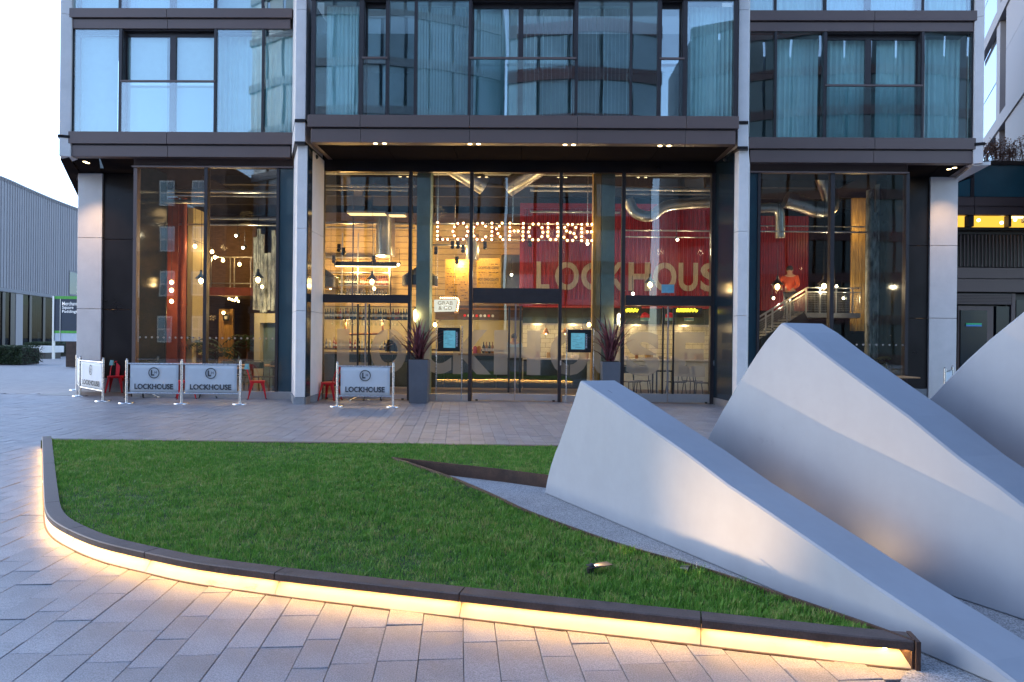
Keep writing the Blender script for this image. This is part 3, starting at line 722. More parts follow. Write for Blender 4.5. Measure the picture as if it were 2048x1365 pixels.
# left end fin of the upper floors
xl0, xl1 = px2x(121, 160, YF - .05), px2x(141, 160, YF)
fin = [(xl0, YF - .07), (xl1 + .0, YF + .02), (xl1, YF + .3), (xl0 - .35, YF + .7)]
panels('stone_panel', fin, [zLb - .02, zLt - .12, zLT - .16, zLT + 2.5])
for z in (zLt - .12, ): MB().prism([(x - .03 if i in (0, 3) else x, y - .02) for i, (x, y) in enumerate(fin)], z - .05, z + .02).build('joint_band', K['black'], B)  # black band at the joint between stone panels
xr1, xr0 = px2x(1967, 160, YF - .05), px2x(1950, 160, YF)
finr = [(xr0, YF + .02), (xr1, YF - .07), (xr1 + .35, YF + .7), (xr0, YF + .3)]
panels('stone_panel', finr, [zRb - .02, zRt - .12, zRT - .16, zRT + 2.5])
MB().prism([(x + .03 if i in (1, 2) else x, y - .02) for i, (x, y) in enumerate(finr)], zRt - .19, zRt - .12).build('joint_band', K['black'], B)
# pillars either side of the central bay
YP = 15.52
pl = [(px2x(592, 600, YP), YP), (px2x(611.5, 600, YP), YP), (px2x(612, 600, YP) - .02, YP + .35), (px2x(585, 600, 16.85), 16.83), (px2x(585, 600, 16.85) - .02, 16.6)]
pl = [(px2x(592, 600, YP), YP), (px2x(611.5, 600, YP), YP), (px2x(611.5, 600, YP), 16.84), (px2x(585, 600, 16.85), 16.84)]
zj = [P(600, 795, YP).z, P(600, 622, YP).z, P(600, 457, YP).z, P(600, 291, YP).z]
panels('stone_panel', pl, zj)
MB().prism([(x + (-.03 if i in (0, 3) else .0), y - (.03 if i < 2 else 0)) for i, (x, y) in enumerate(pl)], -.02, zj[0] - .006).build('granite_plinth', K['granite'], B, bevel=.006)
plu = [(px2x(591, 150, YP - .08), YP - .08), (px2x(611.5, 150, YP - .08), YP - .08), (px2x(611.5, 150, YP - .08), 16.8), (px2x(586, 150, 16.85), 16.8)]
panels('stone_panel', plu, [zj[3] + .06, P(600, 247, YP).z])
panels('stone_panel', plu, [P(600, 241, YP).z, 9.0, 11.8])
for zz in (P(600, 244, YP).z, zj[3] + .03): MB().prism([(x, y - (.02 if i < 2 else 0)) for i, (x, y) in enumerate(plu)], zz - .035, zz + .03).build('joint_band', K['black'], B)  # black bands at the pillar joints
pr = [(px2x(1467, 600, YP + .2), YP + .2), (px2x(1475, 600, YP), YP), (px2x(1494, 600, YP), YP), (px2x(1497, 600, 16.85), 16.84), (px2x(1467, 600, YP + .2), 16.84)]
zj = [P(1485, 800, YP).z, P(1485, 632, YP).z, P(1485, 463, YP).z, P(1485, 301, YP).z]
panels('stone_panel', pr, zj)
MB().prism([(x, y - (.03 if i in (1, 2) else 0)) for i, (x, y) in enumerate(pr)], -.02, zj[0] - .006).build('granite_plinth', K['granite'], B)
pru = [(px2x(1477, 150, YP - .08), YP - .08), (px2x(1497, 150, YP - .08), YP - .08), (px2x(1498, 150, 16.85), 16.8), (px2x(1477, 150, YP - .08), 16.8)]
panels('stone_panel', pru, [zj[3] + .06, P(1485, 251, YP).z])
panels('stone_panel', pru, [P(1485, 245, YP).z, 9.0, 11.8])
for zz in (P(1485, 248, YP).z, zj[3] + .03): MB().prism([(x, y - (.02 if i < 2 else 0)) for i, (x, y) in enumerate(pru)], zz - .035, zz + .03).build('joint_band', K['black'], B)
# corner columns and black return panels
def column(px0, px1, Y, ys, px):
    zs = [-.02] + [P(px, y, Y).z for y in ys] + [zLb]
    for a, b in zip(zs, zs[1:]): bx('column_panel', K['stone'], px2x(px0, 480, Y), px2x(px1, 480, Y), Y, Y + .6, a + .006, b - .006, bevel=.005)
column(155, 203.5, 18.3, (618, 476), 180); column(1860, 1915, 18.0, (637, 491.5), 1888)
for a, b, Y, ys in ((203.5, 268, 18.36, (619.5, 479)), (1815, 1860, 18.06, (637, 492))):
    zs = [.37] + [P((a + b) / 2, y, Y).z for y in ys] + [zLb]
    for q, w in zip(zs, zs[1:]): bx('black_panel', K['black'], px2x(a, 480, Y) + .004, px2x(b, 480, Y), Y, Y + .2, q + .006, w - .006, bevel=.004)
    bx('granite_plinth', K['granite'], px2x(a, 480, Y) + .004, px2x(b, 480, Y), Y - .03, Y + .2, -.02, .364)
# soffits
K['soffit'] = mat('soffit_panel', (.025, .020, .019), .65, .0, var=.08, scale=1, spec=0)
zs = zLb + .008
def soff(name, poly, z=zs, th=.02): MB().prism(poly, z, z + th).build(name, K['soffit'], B)
XL = px2x(137, 312, YF)
jl = px2x(194, 313, YF)
soff('soffit_panel', [(XL + .08, YF + .08), (jl - .01, YF + .08), (P(202, 336, 18.3).x, 18.3), (P(160, 345, 18.3).x - .2, 18.4)])
soff('soffit_panel', [(jl + .01, YF + .08), (px2x(583, 313, YF), YF + .08), (px2x(583, 313, YF), 18.5), (P(203, 336, 18.3).x, 18.5)])
_e = [G(121, 317, zs), G(138, 313, zs), G(158, 341, zs), G(152, 360, zs), G(170, 392, zs), G(156, 391, zs)]
MB().prism([(p.x, p.y) for p in _e], zs - .04, zs + .02).build('soffit_panel', K['soffit'], B)
XR = px2x(1955, 325, YF); jr = px2x(1891, 325, YF)
soff('soffit_panel', [(px2x(1499, 325, YF), YF + .08), (jr - .01, YF + .08), (P(1863, 348, 18.0).x, 18.4), (px2x(1499, 325, YF), 18.4)], zRb + .008)
soff('soffit_panel', [(jr + .01, YF + .08), (XR - .08, YF + .08), (P(1915, 350, 18).x + .05, 18.4), (P(1864, 348, 18).x, 18.4)], zRb + .008)
MB().prism([(XR - .05, YF + .1), (XR + .3, YF - .02), (XR + .6, 18.2), (12.2, 20.2), (11.6, 20.2), (P(1915, 350, 18).x + .07, 18.4)], zRb - .05, zRb + .03).build('soffit_panel', K['stone'], B)
for i in range(6):
    xa, xb = XCL + .12 + i * (XCR - XCL - .24) / 6, XCL + .12 + (i + 1) * (XCR - XCL - .24) / 6
    soff('soffit_panel', [(xa + .006, YC + .16), (xb - .006, YC + .16), (xb - .006, YD + .05), (xa + .006, YD + .05)], zCb + .012)
# upper storey side walls of the building going back
MB().prism([(XL - .05, YF + .1), (XL + .1, YF + .3), (-13.6, 21), (-13.8, 20.8)], zLb + .05, 11.9).build('side_wall', K['bronze'], B)
MB().prism([(XR - .1, YF + .3), (XR + .05, YF + .1), (11.9, 20.6), (11.7, 20.8)], zRb, 11.9).build('side_wall', K['bronze'], B)
MB().prism([(-12.0, 18.5), (-11.85, 18.5), (-12.6, 26.8), (-12.75, 26.8)], -.02, 6.5).build('side_wall', K['black'], B)
MB().prism([(11.05, 18.3), (11.2, 18.3), (11.9, 26.8), (11.75, 26.8)], -.02, 6.5).build('side_wall', K['black'], B)
for x0, x1 in ((-12.6, -9.0), (9.0, 11.9)): bx('void_cover', K['soffit'], x0, x1, 18.42, 21, zLb + .06, zLb + .1)
bx('void_cover', K['soffit'], -12.2, -9.1, 18.0, 18.42, zs + .022, zs + .05); bx('void_cover', K['soffit'], 9.1, 11.3, 18.0, 18.42, zs + .022, zs + .05)
# downlights in the soffits (pairs)
K['down'] = glow('downlight', (1, .72, .36), 9)
def downlights(pxs, py, z, Yhint=None):
    for px in pxs:
        p = G(px, py, z)
        o = MB().cyl((p.x, p.y, z - .012), (p.x, p.y, z + .004), .062, n=14).build('downlight', K['frame'], B); MB().cyl((p.x, p.y, z - .016), (p.x, p.y, z - .012), .048, n=14).build('lens', K['down'], o)
for pxs, py in (((751, 769), 286.5), ((940, 957), 287.5), ((1130, 1147), 289), ((1320, 1338), 291)): downlights(pxs, py, zCb + .01)
downlights((170,), 323, zs); downlights((175,), 325.5, zs); downlights((1909,), 335, zRb + .008); downlights((1898,), 338, zRb + .008)
for px, py, Y, tx in ((173, 325, 17.5, 182), (1903, 337, 17.4, 1888)):
    p = P(px, py, Y); spot('downlight_beam', (p.x, p.y - .35, zLb - .05), (P(tx, 560, 18.2).x, 18.4, 2.8), 110, 75, .9, (1, .66, .36), .06)
for px in (948, 1138):
    p = P(px, 287, 15.9); spot('downlight_beam', (p.x, 15.95, zCb - .03), (p.x, 16.1, 0), 26, 80, .9, (1, .68, .4), .05)

# --- ground floor glazing ---------------------------------------------
def louvre(px0, px1, y0, y1, Y, pxm):
    a, b = px2x(px0, y1, Y), px2x(px1, y1, Y); zt, zb = P(pxm, y0, Y).z, P(pxm, y1, Y).z
    f = MB().box(a, b, Y + .06, Y + .12, zb, zt + .1).build('louvre', K['black'], B)
    me = MB().obox((0, 0, 0), (1, 0, 0), (0, .9, -.45), (0, .45, .9), (b - a) / 2, .028, .004)
    first = None; n = 7
    for i in range(n):
        z = zb + (zt - zb) * (i + .5) / n
        if first is None: first = me.build('louvre_slat', K['bronze'], f); o = first
        else: o = first.copy(); COL.objects.link(o); o.parent = f
        o.location = ((a + b) / 2, Y + .03, z)
    MB().box(a - .03, b + .02, Y - .03, Y + .1, zb - .035, zb).build('louvre_rail', K['bronze'], f)
    return zb - .035
zLg = louvre(267, 585, 315, 333, YG - .05, 420)
zRg = louvre(1499, 1816, 327, 344, YG - .05, 1660)
def sill(px0, px1, Y, z0, z1, pym=795): return bx('metal_sill', K['alu'], px2x(px0, pym, Y), px2x(px1, pym, Y), Y - .03, Y + .12, z0, z1, bevel=.004)
zsl = P(500, 783, YG).z
sill(266, 592, YG, -.02, zsl); sill(1498, 1818, YG, -.02, zsl)
def gpane(px0, px1, pym, Y, z0, z1, m=None):
    return MB().box(px2x(px0, pym, Y) + .003, px2x(px1, pym, Y) - .003, Y, Y + .02, z0, z1).build('shop_window', m or K['g_low'], B)
for a, b in ((265, 272), (406.5, 413), (551, 556.5)): mull(a, b, 560, YG - .04, zsl, zLg, .16, m=K['bronze'] if a < 300 else None)
gpane(272, 406.5, 560, YG, zsl, zLg); gpane(413, 551, 560, YG, zsl, zLg); gpane(556.5, 588, 560, YG, zsl, zLg, K['spandrel'])
for a, b in ((1514.5, 1520), (1660, 1668), (1811, 1817.5)): mull(a, b, 560, YG - .04, zsl, zRg, .16)
gpane(1520, 1660, 560, YG, zsl, zRg); gpane(1668, 1811, 560, YG, zsl, zRg); gpane(1494, 1514.5, 560, YG, zsl, zRg, K['spandrel'])
# glass cheeks going back beside the corner voids
for px in (266, 1816):
    X = px2x(px, 560, YG); MB().box(X - .01, X + .01, YG + .14, 18.4, zsl, zLb).build('shop_window', K['navy'], B)
# central recess
zdt = P(1030, 345.5, YD).z; zc0 = P(1030, 790, YD).z
bx('head_band', K['black'], px2x(612, 330, YD) + .0, px2x(1467, 330, YD), YD - .02, YD + .12, zdt, 6.38)
for px0, px1 in ((611.5, 641), (1429, 1467)):
    xa = px2x(611.5, 600, YP) + .004 if px0 < 1000 else px2x(1467, 600, YP + .2) - .004
    xb = px2x(641, 600, YD) if px0 < 1000 else px2x(1429, 600, YD)
    ya = YP + .02 if px0 < 1000 else YP + .22
    q = [(xa, ya), (xa + (.02 if px0 < 1000 else -.02), ya), (xb + (.02 if px0 < 1000 else -.02), YD - .01), (xb, YD - .01)]
    MB().prism(q, zc0, zCb).build('return_panel', K['navy'], B)
    MB().prism([(x, y) for x, y in q], -.02, zc0 - .004).build('metal_sill', K['alu'], B)
FR = [(640.5, 646), (816, 822), (938, 945), (1117.5, 1124), (1243, 1250), (1422, 1430)]
for a, b in FR: mull(a, b, 560, YD - .05, 0, zdt, .16)
def doors(p0, p1, pm, ytop, yh, px_handles, label=None):
    """double glass doors under a transom between mullions p0..p1"""
    zt1, zt0 = P((p0 + p1) / 2, ytop[0], YD).z, P((p0 + p1) / 2, ytop[1], YD).z
    a, b, m = px2x(p0, 700, YD), px2x(p1, 700, YD), px2x(pm, 700, YD)
    bx('transom', K['frame'], a, b, YD - .045, YD + .12, zt0, zt1, bevel=.003)
    bx('transom', K['frame'], a, b, YD - .06, YD - .046, zt0, zt0 + (zt1 - zt0) * .55, bevel=.003)
    gpane(p0, p1, 460, YD, zt1, zdt)
    zr = P(pm, 788, YD).z
    for i, (x0, x1) in enumerate(((a + .006, m - .006), (m + .006, b - .006))):
        d = MB().box(x0, x1, YD - .02, YD + .03, .02, zr).build('glass_door', K['alu'], B, bevel=.003)
        MB().box(x0 + .004, x1 - .004, YD, YD + .014, zr, zt0 - .012).build('pane', K['g_low'], d)
        es = m - .006 if i == 0 else m + .006
        MB().box(es - .011, es + .011, YD - .008, YD + .022, zr, zt0 - .012).build('edge_trim', K['alu'], d)
        hx = px2x(px_handles[i], 700, YD)
        h = MB().cyl((hx, YD - .085, P(pm, yh[1], YD).z), (hx, YD - .085, P(pm, yh[0], YD).z), .024, n=10)
        for yy in (yh[0] + 12, (yh[0] + yh[1]) / 2, yh[1] - 12): h.cyl((hx, YD - .085, P(pm, yy, YD).z), (hx, YD, P(pm, yy, YD).z), .01, n=6)
        h.build('handle', K['blackpaint'], d, smooth='auto')
        cx_ = x0 + .11 if i == 0 else x1 - .11
        MB().box(cx_ - .03, cx_ + .03, YD - .045, YD - .021, .01, .05).build('door_stop', K['blackpaint'], d)
doors(646, 816, 730.5, (590, 606), (609, 783), (717, 739.5))
doors(945, 1117.5, 1030.5, (577, 607.5), (614, 785), (1018, 1040.5))
doors(1250, 1422, 1335.5, (592, 612), (616, 788), (1324, 1345))
for a, b in ((822, 938), (1124, 1243)):
    gpane(a, b, 560, YD, zc0, zdt); sill(a, b, YD, -.02, zc0)
for px in (820, 1121, 1427):
    x = px2x(px, 727, YD); MB().box(x - .018, x + .018, YD - .075, YD - .05, P(px, 731, YD).z, P(px, 721, YD).z).build('door_switch', K['steel'], B)
for px, py in ((632, 314), (1451, 320)):
    p = P(px, py, 16.2); o = MB().sph((p.x, 16.2, zCb - .09), .06, 12, 6).build('dome_camera', K['blackpaint'], B, smooth=True)
# big frosted lettering on the central panes, dots on the side panes
K['frost'] = milky('frosted_vinyl', (.62, .585, .52), .48)
zt, zb = P(1030, 661, YD).z, P(1030, 750, YD).z
LETT = thing('window_lettering', 'large frosted stencil lettering across the cafe doors and windows', 'lettering', (0, YD - .01, 1))
for ch, a, b, sl in (('L', 674, 737, ()), ('O', 741, 813, (.48, .54)), ('C', 842, 903, ()), ('K', 906, 982, ()), ('H', 988, 1081, ()), ('O', 1100, 1178, (.48, .54)), ('U', 1186, 1242, ()), ('S', 1252, 1320, ()), ('E', 1345, 1410, ())):
    x0, x1 = px2x(a, 705, YD), px2x(b, 705, YD)
    place_text('letter', ch, K['frost'], LETT, ((x0 + x1) / 2, YD - .006, (zt + zb) / 2), x1 - x0, zt - zb, bold=.05, slits=((-.02, .012, -2, 2),) if ch in 'O' else (((-.2, .9, -.02, .02),) if ch in 'KS' else ()))
def dots(px0, px1, n, py, mname, label):
    mb = MB(); zz = P((px0 + px1) / 2, py, YG).z
    for i in range(n):
        x = px2x(px0 + (px1 - px0) * i / (n - 1), py, YG); mb.cyl((x, YG - .006, zz), (x, YG - .003, zz), .026, n=10)
    o = mb.build('manifestation_dots', K['dot'], None); tag(o, label, 'window dots', kind='stuff')
K['dot'] = milky('dot_vinyl', (.55, .53, .5), .7)
dots(280, 399, 11, 675.5, '', 'row of pale dots across the left cafe window'); dots(420, 545, 11, 677, '', 'row of pale dots across the second cafe window'); dots(1674, 1805, 11, 690, '', 'row of pale dots across the right cafe window')
# small sky-blue notice stuck on the glass over the right doors
p0, p1 = P(1323, 569.5, YD), P(1348, 586.5, YD)
tag(MB().box(p0.x, p1.x, YD - .012, YD - .006, p1.z, p0.z).build('notice', mat('pale_blue_card', (.22, .50, .60), .6)), 'small pale blue notice stuck inside the glass above the right doors', 'notice')
# ================================================================== terrace furniture
def make_post(label, p, group='steel barrier posts'):
    t = thing('barrier_post', label, 'barrier post', (p.x, p.y, 0), group, local=True)
    MB().lathe([(.165, 0), (.165, .012), (.155, .024), (.05, .034), (.03, .036)], (0, 0, 0), 24).build('base', K['steel'], t, smooth='auto')
    MB().cyl((0, 0, .03), (0, 0, .955), .026, n=14).build('pole', K['steel'], t, smooth='auto')
    MB().lathe([(.031, .955), (.031, .968), (.018, .972), (.014, .98), (.021, .992), (.021, 1.0), (.012, 1.01), (1e-5, 1.012)], (0, 0, 0), 14).build('finial', K['steel'], t, smooth='auto')
    return t
post_spec = [((153, 781), 'farthest steel barrier post, beside the left corner column'), ((160, 793), 'steel barrier post at the back edge of the angled banner'), ((206, 803), 'steel barrier post at the front edge of the angled banner'),
    ((253, 807), 'steel barrier post left of the first front banner'), ((363, 808), 'steel barrier post between the two adjoining front banners'), ((480, 809), 'steel barrier post beside the lone red chair, ending the pair of banners'),
    ((674, 813.5), 'steel barrier post left of the banner by the cafe doors'), ((786, 814.5), 'steel barrier post right of the banner by the cafe doors')]
gp = [G(*a) for a, _ in post_spec]
proto = make_post(post_spec[0][1], gp[0])
for (a, l), p in list(zip(post_spec, gp))[1:]: dup(proto, (p.x, p.y, 0), 0, l)
for (px, py, Y), l in (((1754, 737, 15.6), 'steel barrier post just showing over the middle counterweight'), ((1890, 727, 15.6), 'steel barrier post right of the right corner column, nearer one'), ((1905, 729, 17.2), 'steel barrier post right of the right corner column, farther one')):
    q = P(px, py, Y); dup(proto, (q.x, Y, 0), 0, l)
LH_SL = ()
def banner(a, b, label, printed=True, z0=.235, z1=.90):
    d = (b - a); L = d.length; d.normalize(); nr = Vector((d.y, -d.x, 0))           # towards the viewer
    if nr.y > 0: nr = -nr
    c = (a + b) / 2
    t = thing('barrier_banner', label, 'banner', (c.x, c.y, 0), 'printed cafe barrier banners')
    for z in (z0, z1):
        MB().cyl(a + d * .03 + Vector((0, 0, z)), b - d * .03 + Vector((0, 0, z)), .016, n=10).build('crossbar', K['steel'], t, smooth='auto')
    nx, nz = 14, 6; vs = []
    for j in range(nz + 1):
        for i in range(nx + 1):
            u, v = i / nx, j / nz
            w = .008 * math.sin(u * 9 + L * 5) * math.sin(v * 3.1) + .006 * math.sin(u * 3.1) * math.sin(v * 3.1)
            vs.append(a + d * (.075 + (L - .15) * u) + Vector((0, 0, z0 + (z1 - z0) * v)) + nr * w)
    fs = [(j * (nx + 1) + i, j * (nx + 1) + i + 1, (j + 1) * (nx + 1) + i + 1, (j + 1) * (nx + 1) + i) for j in range(nz) for i in range(nx)]
    cl = MB().add(vs, fs).build('cloth', K['banner'], t, smooth=True, fix=False)
    sm_ = cl.modifiers.new('thickness', 'SOLIDIFY'); sm_.thickness = .003; sm_.offset = 0
    if printed:
        o = c + nr * .019
        sl = [(x - .011, x + .011, -2, 2) for x in (-1.92, -1.26, -.56, .52, 1.13)] + [(-.3, .25, -.035, .03)]
        place_text('lettering', 'LOCKHOUSE', K['print'], t, o + Vector((0, 0, .385)), (L - .15) * .80, .125, bold=.035, xdir=d, slits=((-1.93, -1.88, -2, 2), (-1.14, -1.09, -2, 2), (.42, .47, -2, 2), (1.12, 1.17, -2, 2), (-.55, 0.1, -.03, .03)))
        k = .125; mb = MB(); N = 30
        e = o + Vector((0, 0, .695))
        for i in range(N):
            t0, t1 = (2 * math.pi * (i + s) / N for s in (0, 1))
            if 265 < math.degrees(t0) % 360 < 285 and False: continue
            mb.quad(*[e + d * (r * math.cos(q)) + Vector((0, 0, r * math.sin(q))) for r, q in ((k, t0), (k, t1), (k * .84, t1), (k * .84, t0))])
        mb.build('emblem_ring', K['print'], t, fix=False)
        place_text('emblem_letter', 'L', K['print'], t, e - d * .03, .075, .13, bold=.05, xdir=d)
        place_text('emblem_letter', 'H', K['print'], t, e + d * .038 + Vector((0, 0, .012)), .048, .06, bold=.02, xdir=d)
    return t
banner(gp[1], gp[2], 'narrow cafe banner set at an angle beside the left corner column')
banner(gp[3], gp[4], 'first front cafe banner, left of its adjoining twin')
banner(gp[4], gp[5], 'second front cafe banner, nearest the lone red chair of the left terrace')
banner(gp[6], gp[7], 'single cafe banner standing in front of the left pair of glass doors')
banner(gp[0], gp[1], 'unprinted barrier banner seen edge on beside the left corner column', False)
q0, q1 = P(1754, 737, 15.6), P(1660, 737, 15.6); banner(Vector((q1.x, 15.6, 0)), Vector((q0.x, 15.6, 0)), 'barrier banner mostly hidden behind the middle counterweight')
q0, q1 = P(1905, 727, 17.2), P(1890, 727, 15.6); banner(Vector((q1.x, 15.6, 0)), Vector((q0.x, 17.2, 0)), 'barrier banner seen edge on beside the right corner column', False)

def make_chair(label, m, group):
    """stamped sheet metal cafe chair, front towards -Y"""
    t = thing('metal_chair', label, 'chair', (0, 0, 0), group, local=True); H = .45
    pts = []
    for i in range(20):
        a = 2 * math.pi * i / 20; c, s_ = math.cos(a), math.sin(a); k = (abs(c) ** 4 + abs(s_) ** 4) ** -.25
        pts.append((.185 * c * k * (1.04 if s_ < 0 else .97), .18 * s_ * k))
    mb = MB(); mb.loft([Vector((x, y, H - .012)) for x, y in pts], [Vector((x, y, H)) for x, y in pts])
    mb.loft([Vector((x * .97, y * .97, H - .05)) for x, y in pts], [Vector((x, y, H - .013)) for x, y in pts]); mb.build('seat', m, t, smooth='auto')
    for sx in (-1, 1):
        for sy in (-1, 1):
            top = Vector((sx * .155, sy * .15, H - .03)); bot = Vector((sx * .215, sy * (.21 if sy < 0 else .235), .0)); mid = top.lerp(bot, .45) + Vector((sx * .006, sy * .004, 0))
            mb = MB()
            for a, b, w0, w1 in ((top, mid, .075, .05), (mid, bot, .05, .026)):
                ux, uy = Vector((-sx, 0, 0)), Vector((0, -sy, 0))
                for ax in (ux, uy):
                    oth = uy if ax is ux else ux
                    mb.loft([a, a + ax * w0, a + ax * w0 + oth * .006, a + oth * .006], [b, b + ax * w1, b + ax * w1 + oth * .006, b + oth * .006])
            leg = mb.build('leg', m, t)
            MB().cyl(bot, bot + Vector((0, 0, .02)), .016, n=8).build('foot', K['blackpaint'], leg)
    hoop = []
    for i in range(15):
        f = i / 14; a = math.pi * f
        x = -.175 * math.cos(a) * (1 if abs(math.cos(a)) < .9 else 1.02); z = H + .395 * min(1, (math.sin(a) ** .55)); y = .165 + .10 * ((z - H) / .395)
        hoop.append((x, y, z))
    MB().tube([(-.17, .10, H - .01)] + hoop + [(.17, .10, H - .01)], .0115, 8).build('back_hoop', m, t, smooth=True)
    MB().add([(-.045, .15, H), (.045, .15, H), (.052, .268, H + .385), (-.052, .268, H + .385), (-.045, .156, H), (.045, .156, H), (.052, .274, H + .385), (-.052, .274, H + .385)],
             [(0, 1, 2, 3), (7, 6, 5, 4), (0, 4, 5, 1), (1, 5, 6, 2), (2, 6, 7, 3), (3, 7, 4, 0)]).build('back_slat', m, t)
    return t
red = make_chair('red metal chair between the angled banner and the first front banner', K['red'], 'metal terrace chairs')
def place(ch, px, py, rz, dy=0): p = G(px, py); ch.location = (p.x, p.y + dy, 0); ch.rotation_euler = (0, 0, rz)
place(red, 238, 785, rad(18), -.15)
for px, py, rz, l in ((514, 798, rad(115), 'lone red metal chair facing left beside the left pillar'), (371, 797.5, rad(-60), 'red metal chair half hidden where the two front banners meet'), (659, 801, rad(-100), 'red metal chair at the left end of the banner by the cafe doors')):
    place(dup(red, label=l), px, py, rz)
blk = make_chair('black metal chair hidden behind the first front banner, only its feet showing', K['blackpaint'], 'metal terrace chairs')
place(blk, 276, 795, rad(100))
for px, py, rz, l in ((421, 795.5, rad(190), 'black metal chair behind the second front banner, only its feet showing'), (748, 800, rad(95), 'black metal chair behind the banner by the cafe doors, only its feet showing'), (1815, 781, rad(100), 'black metal chair beside the wooden table by the right corner column')):
    place(dup(blk, label=l), px, py, rz)
def make_table(label):
    t = thing('cafe_table', label, 'table', (0, 0, 0), 'terrace cafe tables', local=True)
    MB().lathe([(.34, .715), (.35, .722), (.35, .738), (.342, .745)], (0, 0, 0), 32).build('tabletop', K['wood'], t, smooth='auto')
    MB().cyl((0, 0, .09), (0, 0, .715), .027, n=14).build('column', K['steel'], t, smooth='auto')
    for i in range(4):
        a = rad(45 + 90 * i); e = Vector((math.cos(a) * .33, math.sin(a) * .33, .022))
        f = MB().bar((0, 0, .10), e, .032, .02).build('foot', K['steel'], t); MB().cyl(e - Vector((0, 0, .022)), e + Vector((0, 0, .012)), .018, n=8).build('glide', K['steel'], f)
    return t
tb = make_table('round wooden cafe table by the black panel left of the cafe windows'); place(tb, 239, 777, 0)
for px, py, l in ((302, 795, 'round cafe table behind the first front banner'), (470, 794, 'round cafe table between the second front banner and the lone red chair'), (718, 801, 'round cafe table behind the banner by the cafe doors')):
    place(dup(tb, label=l), px, py, .3)
q = P(1790, 753, 16.4)
T2 = thing('cafe_table', 'square wooden cafe table in front of the right corner window', 'table', (q.x, 16.4, 0), 'terrace cafe tables')
zt = q.z
MB().box(q.x - .42, q.x + .40, 16.05, 16.75, zt - .03, zt).build('tabletop', K['wood'], T2, bevel=.004)
MB().cyl((q.x, 16.4, .05), (q.x, 16.4, zt - .03), .03, n=12).build('column', K['steel'], T2)
for a in (45, 135, 225, 315): MB().bar((q.x, 16.4, .07), (q.x + .33 * math.cos(rad(a)), 16.4 + .33 * math.sin(rad(a)), .02), .035, .02).build('foot', K['steel'], T2)
K['teal'] = mat('teal_card', (.16, .36, .36), .6)
for px, py, Y, l in ((224, 716, 17.9, 'small pale blue menu card on the round table by the black panel'), (350, 720, 16.3, 'small teal menu card above the first front banner'), (494, 723, 16.4, 'small teal menu card on the table by the lone red chair')):
    p = P(px, py, Y); tag(MB().loft([Vector((p.x - .05, Y - .05, .747)), Vector((p.x + .05, Y - .05, .747)), Vector((p.x + .05, Y + .05, .747)), Vector((p.x - .05, Y + .05, .747))], [Vector((p.x - .045, Y - .005, .88)), Vector((p.x + .045, Y - .005, .88)), Vector((p.x + .045, Y + .005, .88)), Vector((p.x - .045, Y + .005, .88))]).build('menu_card', K['teal']), l, 'menu card')

# planters with spiky purple plants --------------------------------------
def planter(px, Y, w, label):
    x = P(px, 800, Y).x; h = 1.03
    t = thing('planter', label, 'planter', (x, Y, 0), 'tall grey planters')
    w0, w1 = w * .46, w * .5
    ring = lambda r, z: [Vector((x + i * r, Y + j * r, z)) for i, j in ((-1, -1), (1, -1), (1, 1), (-1, 1))]
    MB().loft(ring(w0, 0), ring(w1, h)).build('pot', K['planter'], t, bevel=.006)
    MB().prism([(p.x, p.y) for p in ring(w1 - .03, 0)], h + .001, h + .012).build('soil', K['soil'], t)
    return x, Y, h
def flax(x, Y, h, label, n=46, seed=1, tall=1.0):
    rr = random.Random(seed); t = thing('flax_plant', label, 'plant', (x, Y, h), 'spiky purple flax plants')
    for i in range(n):
        a = rr.uniform(0, 6.283); L = rr.uniform(.65, 1.12) * tall; lean = rr.uniform(.06, .55) * (1 if i % 6 else 1.8); w = rr.uniform(.018, .032)
        b = Vector((x + rr.uniform(-.08, .08), Y + rr.uniform(-.08, .08), h)); dr = Vector((math.cos(a), math.sin(a), 0)); sd2 = Vector((-dr.y, dr.x, 0))
        tw = rr.uniform(-.6, .6); vs = []; droop = rr.uniform(0, .25) * (2.0 if i % 6 == 0 else 1)
        for k in range(6):
            f = k / 5; ang = lean + droop * f * f * 2.2
            p = b + dr * (L * f * math.sin(min(1.5, ang))) + Vector((0, 0, L * f * math.cos(min(1.5, ang))))
            ww = w * (1 - f ** 2.2) * (.65 + .35 * math.sin(min(1, f * 3) * 1.57)) + .0015; ax = (sd2 * math.cos(tw) + dr * math.sin(tw))
            vs += [p - ax * ww, p + dr * -.006, p + ax * ww]
        fs = []
        for k in range(5):
            q = k * 3; fs += [(q, q + 1, q + 4, q + 3), (q + 1, q + 2, q + 5, q + 4)]
        MB().add(vs, fs).build('leaf', K['leafp'], t, smooth=True, fix=False)
flax(*planter(838.5, 16.35, .46, 'tall grey planter left of the central cafe doors'), 'purple flax plant in the planter left of the central doors', 62, 5, 1.12)
flax(*planter(1220, 16.35, .43, 'tall grey planter right of the central cafe doors'), 'purple flax plant in the planter right of the central doors', 58, 9, 1.2)

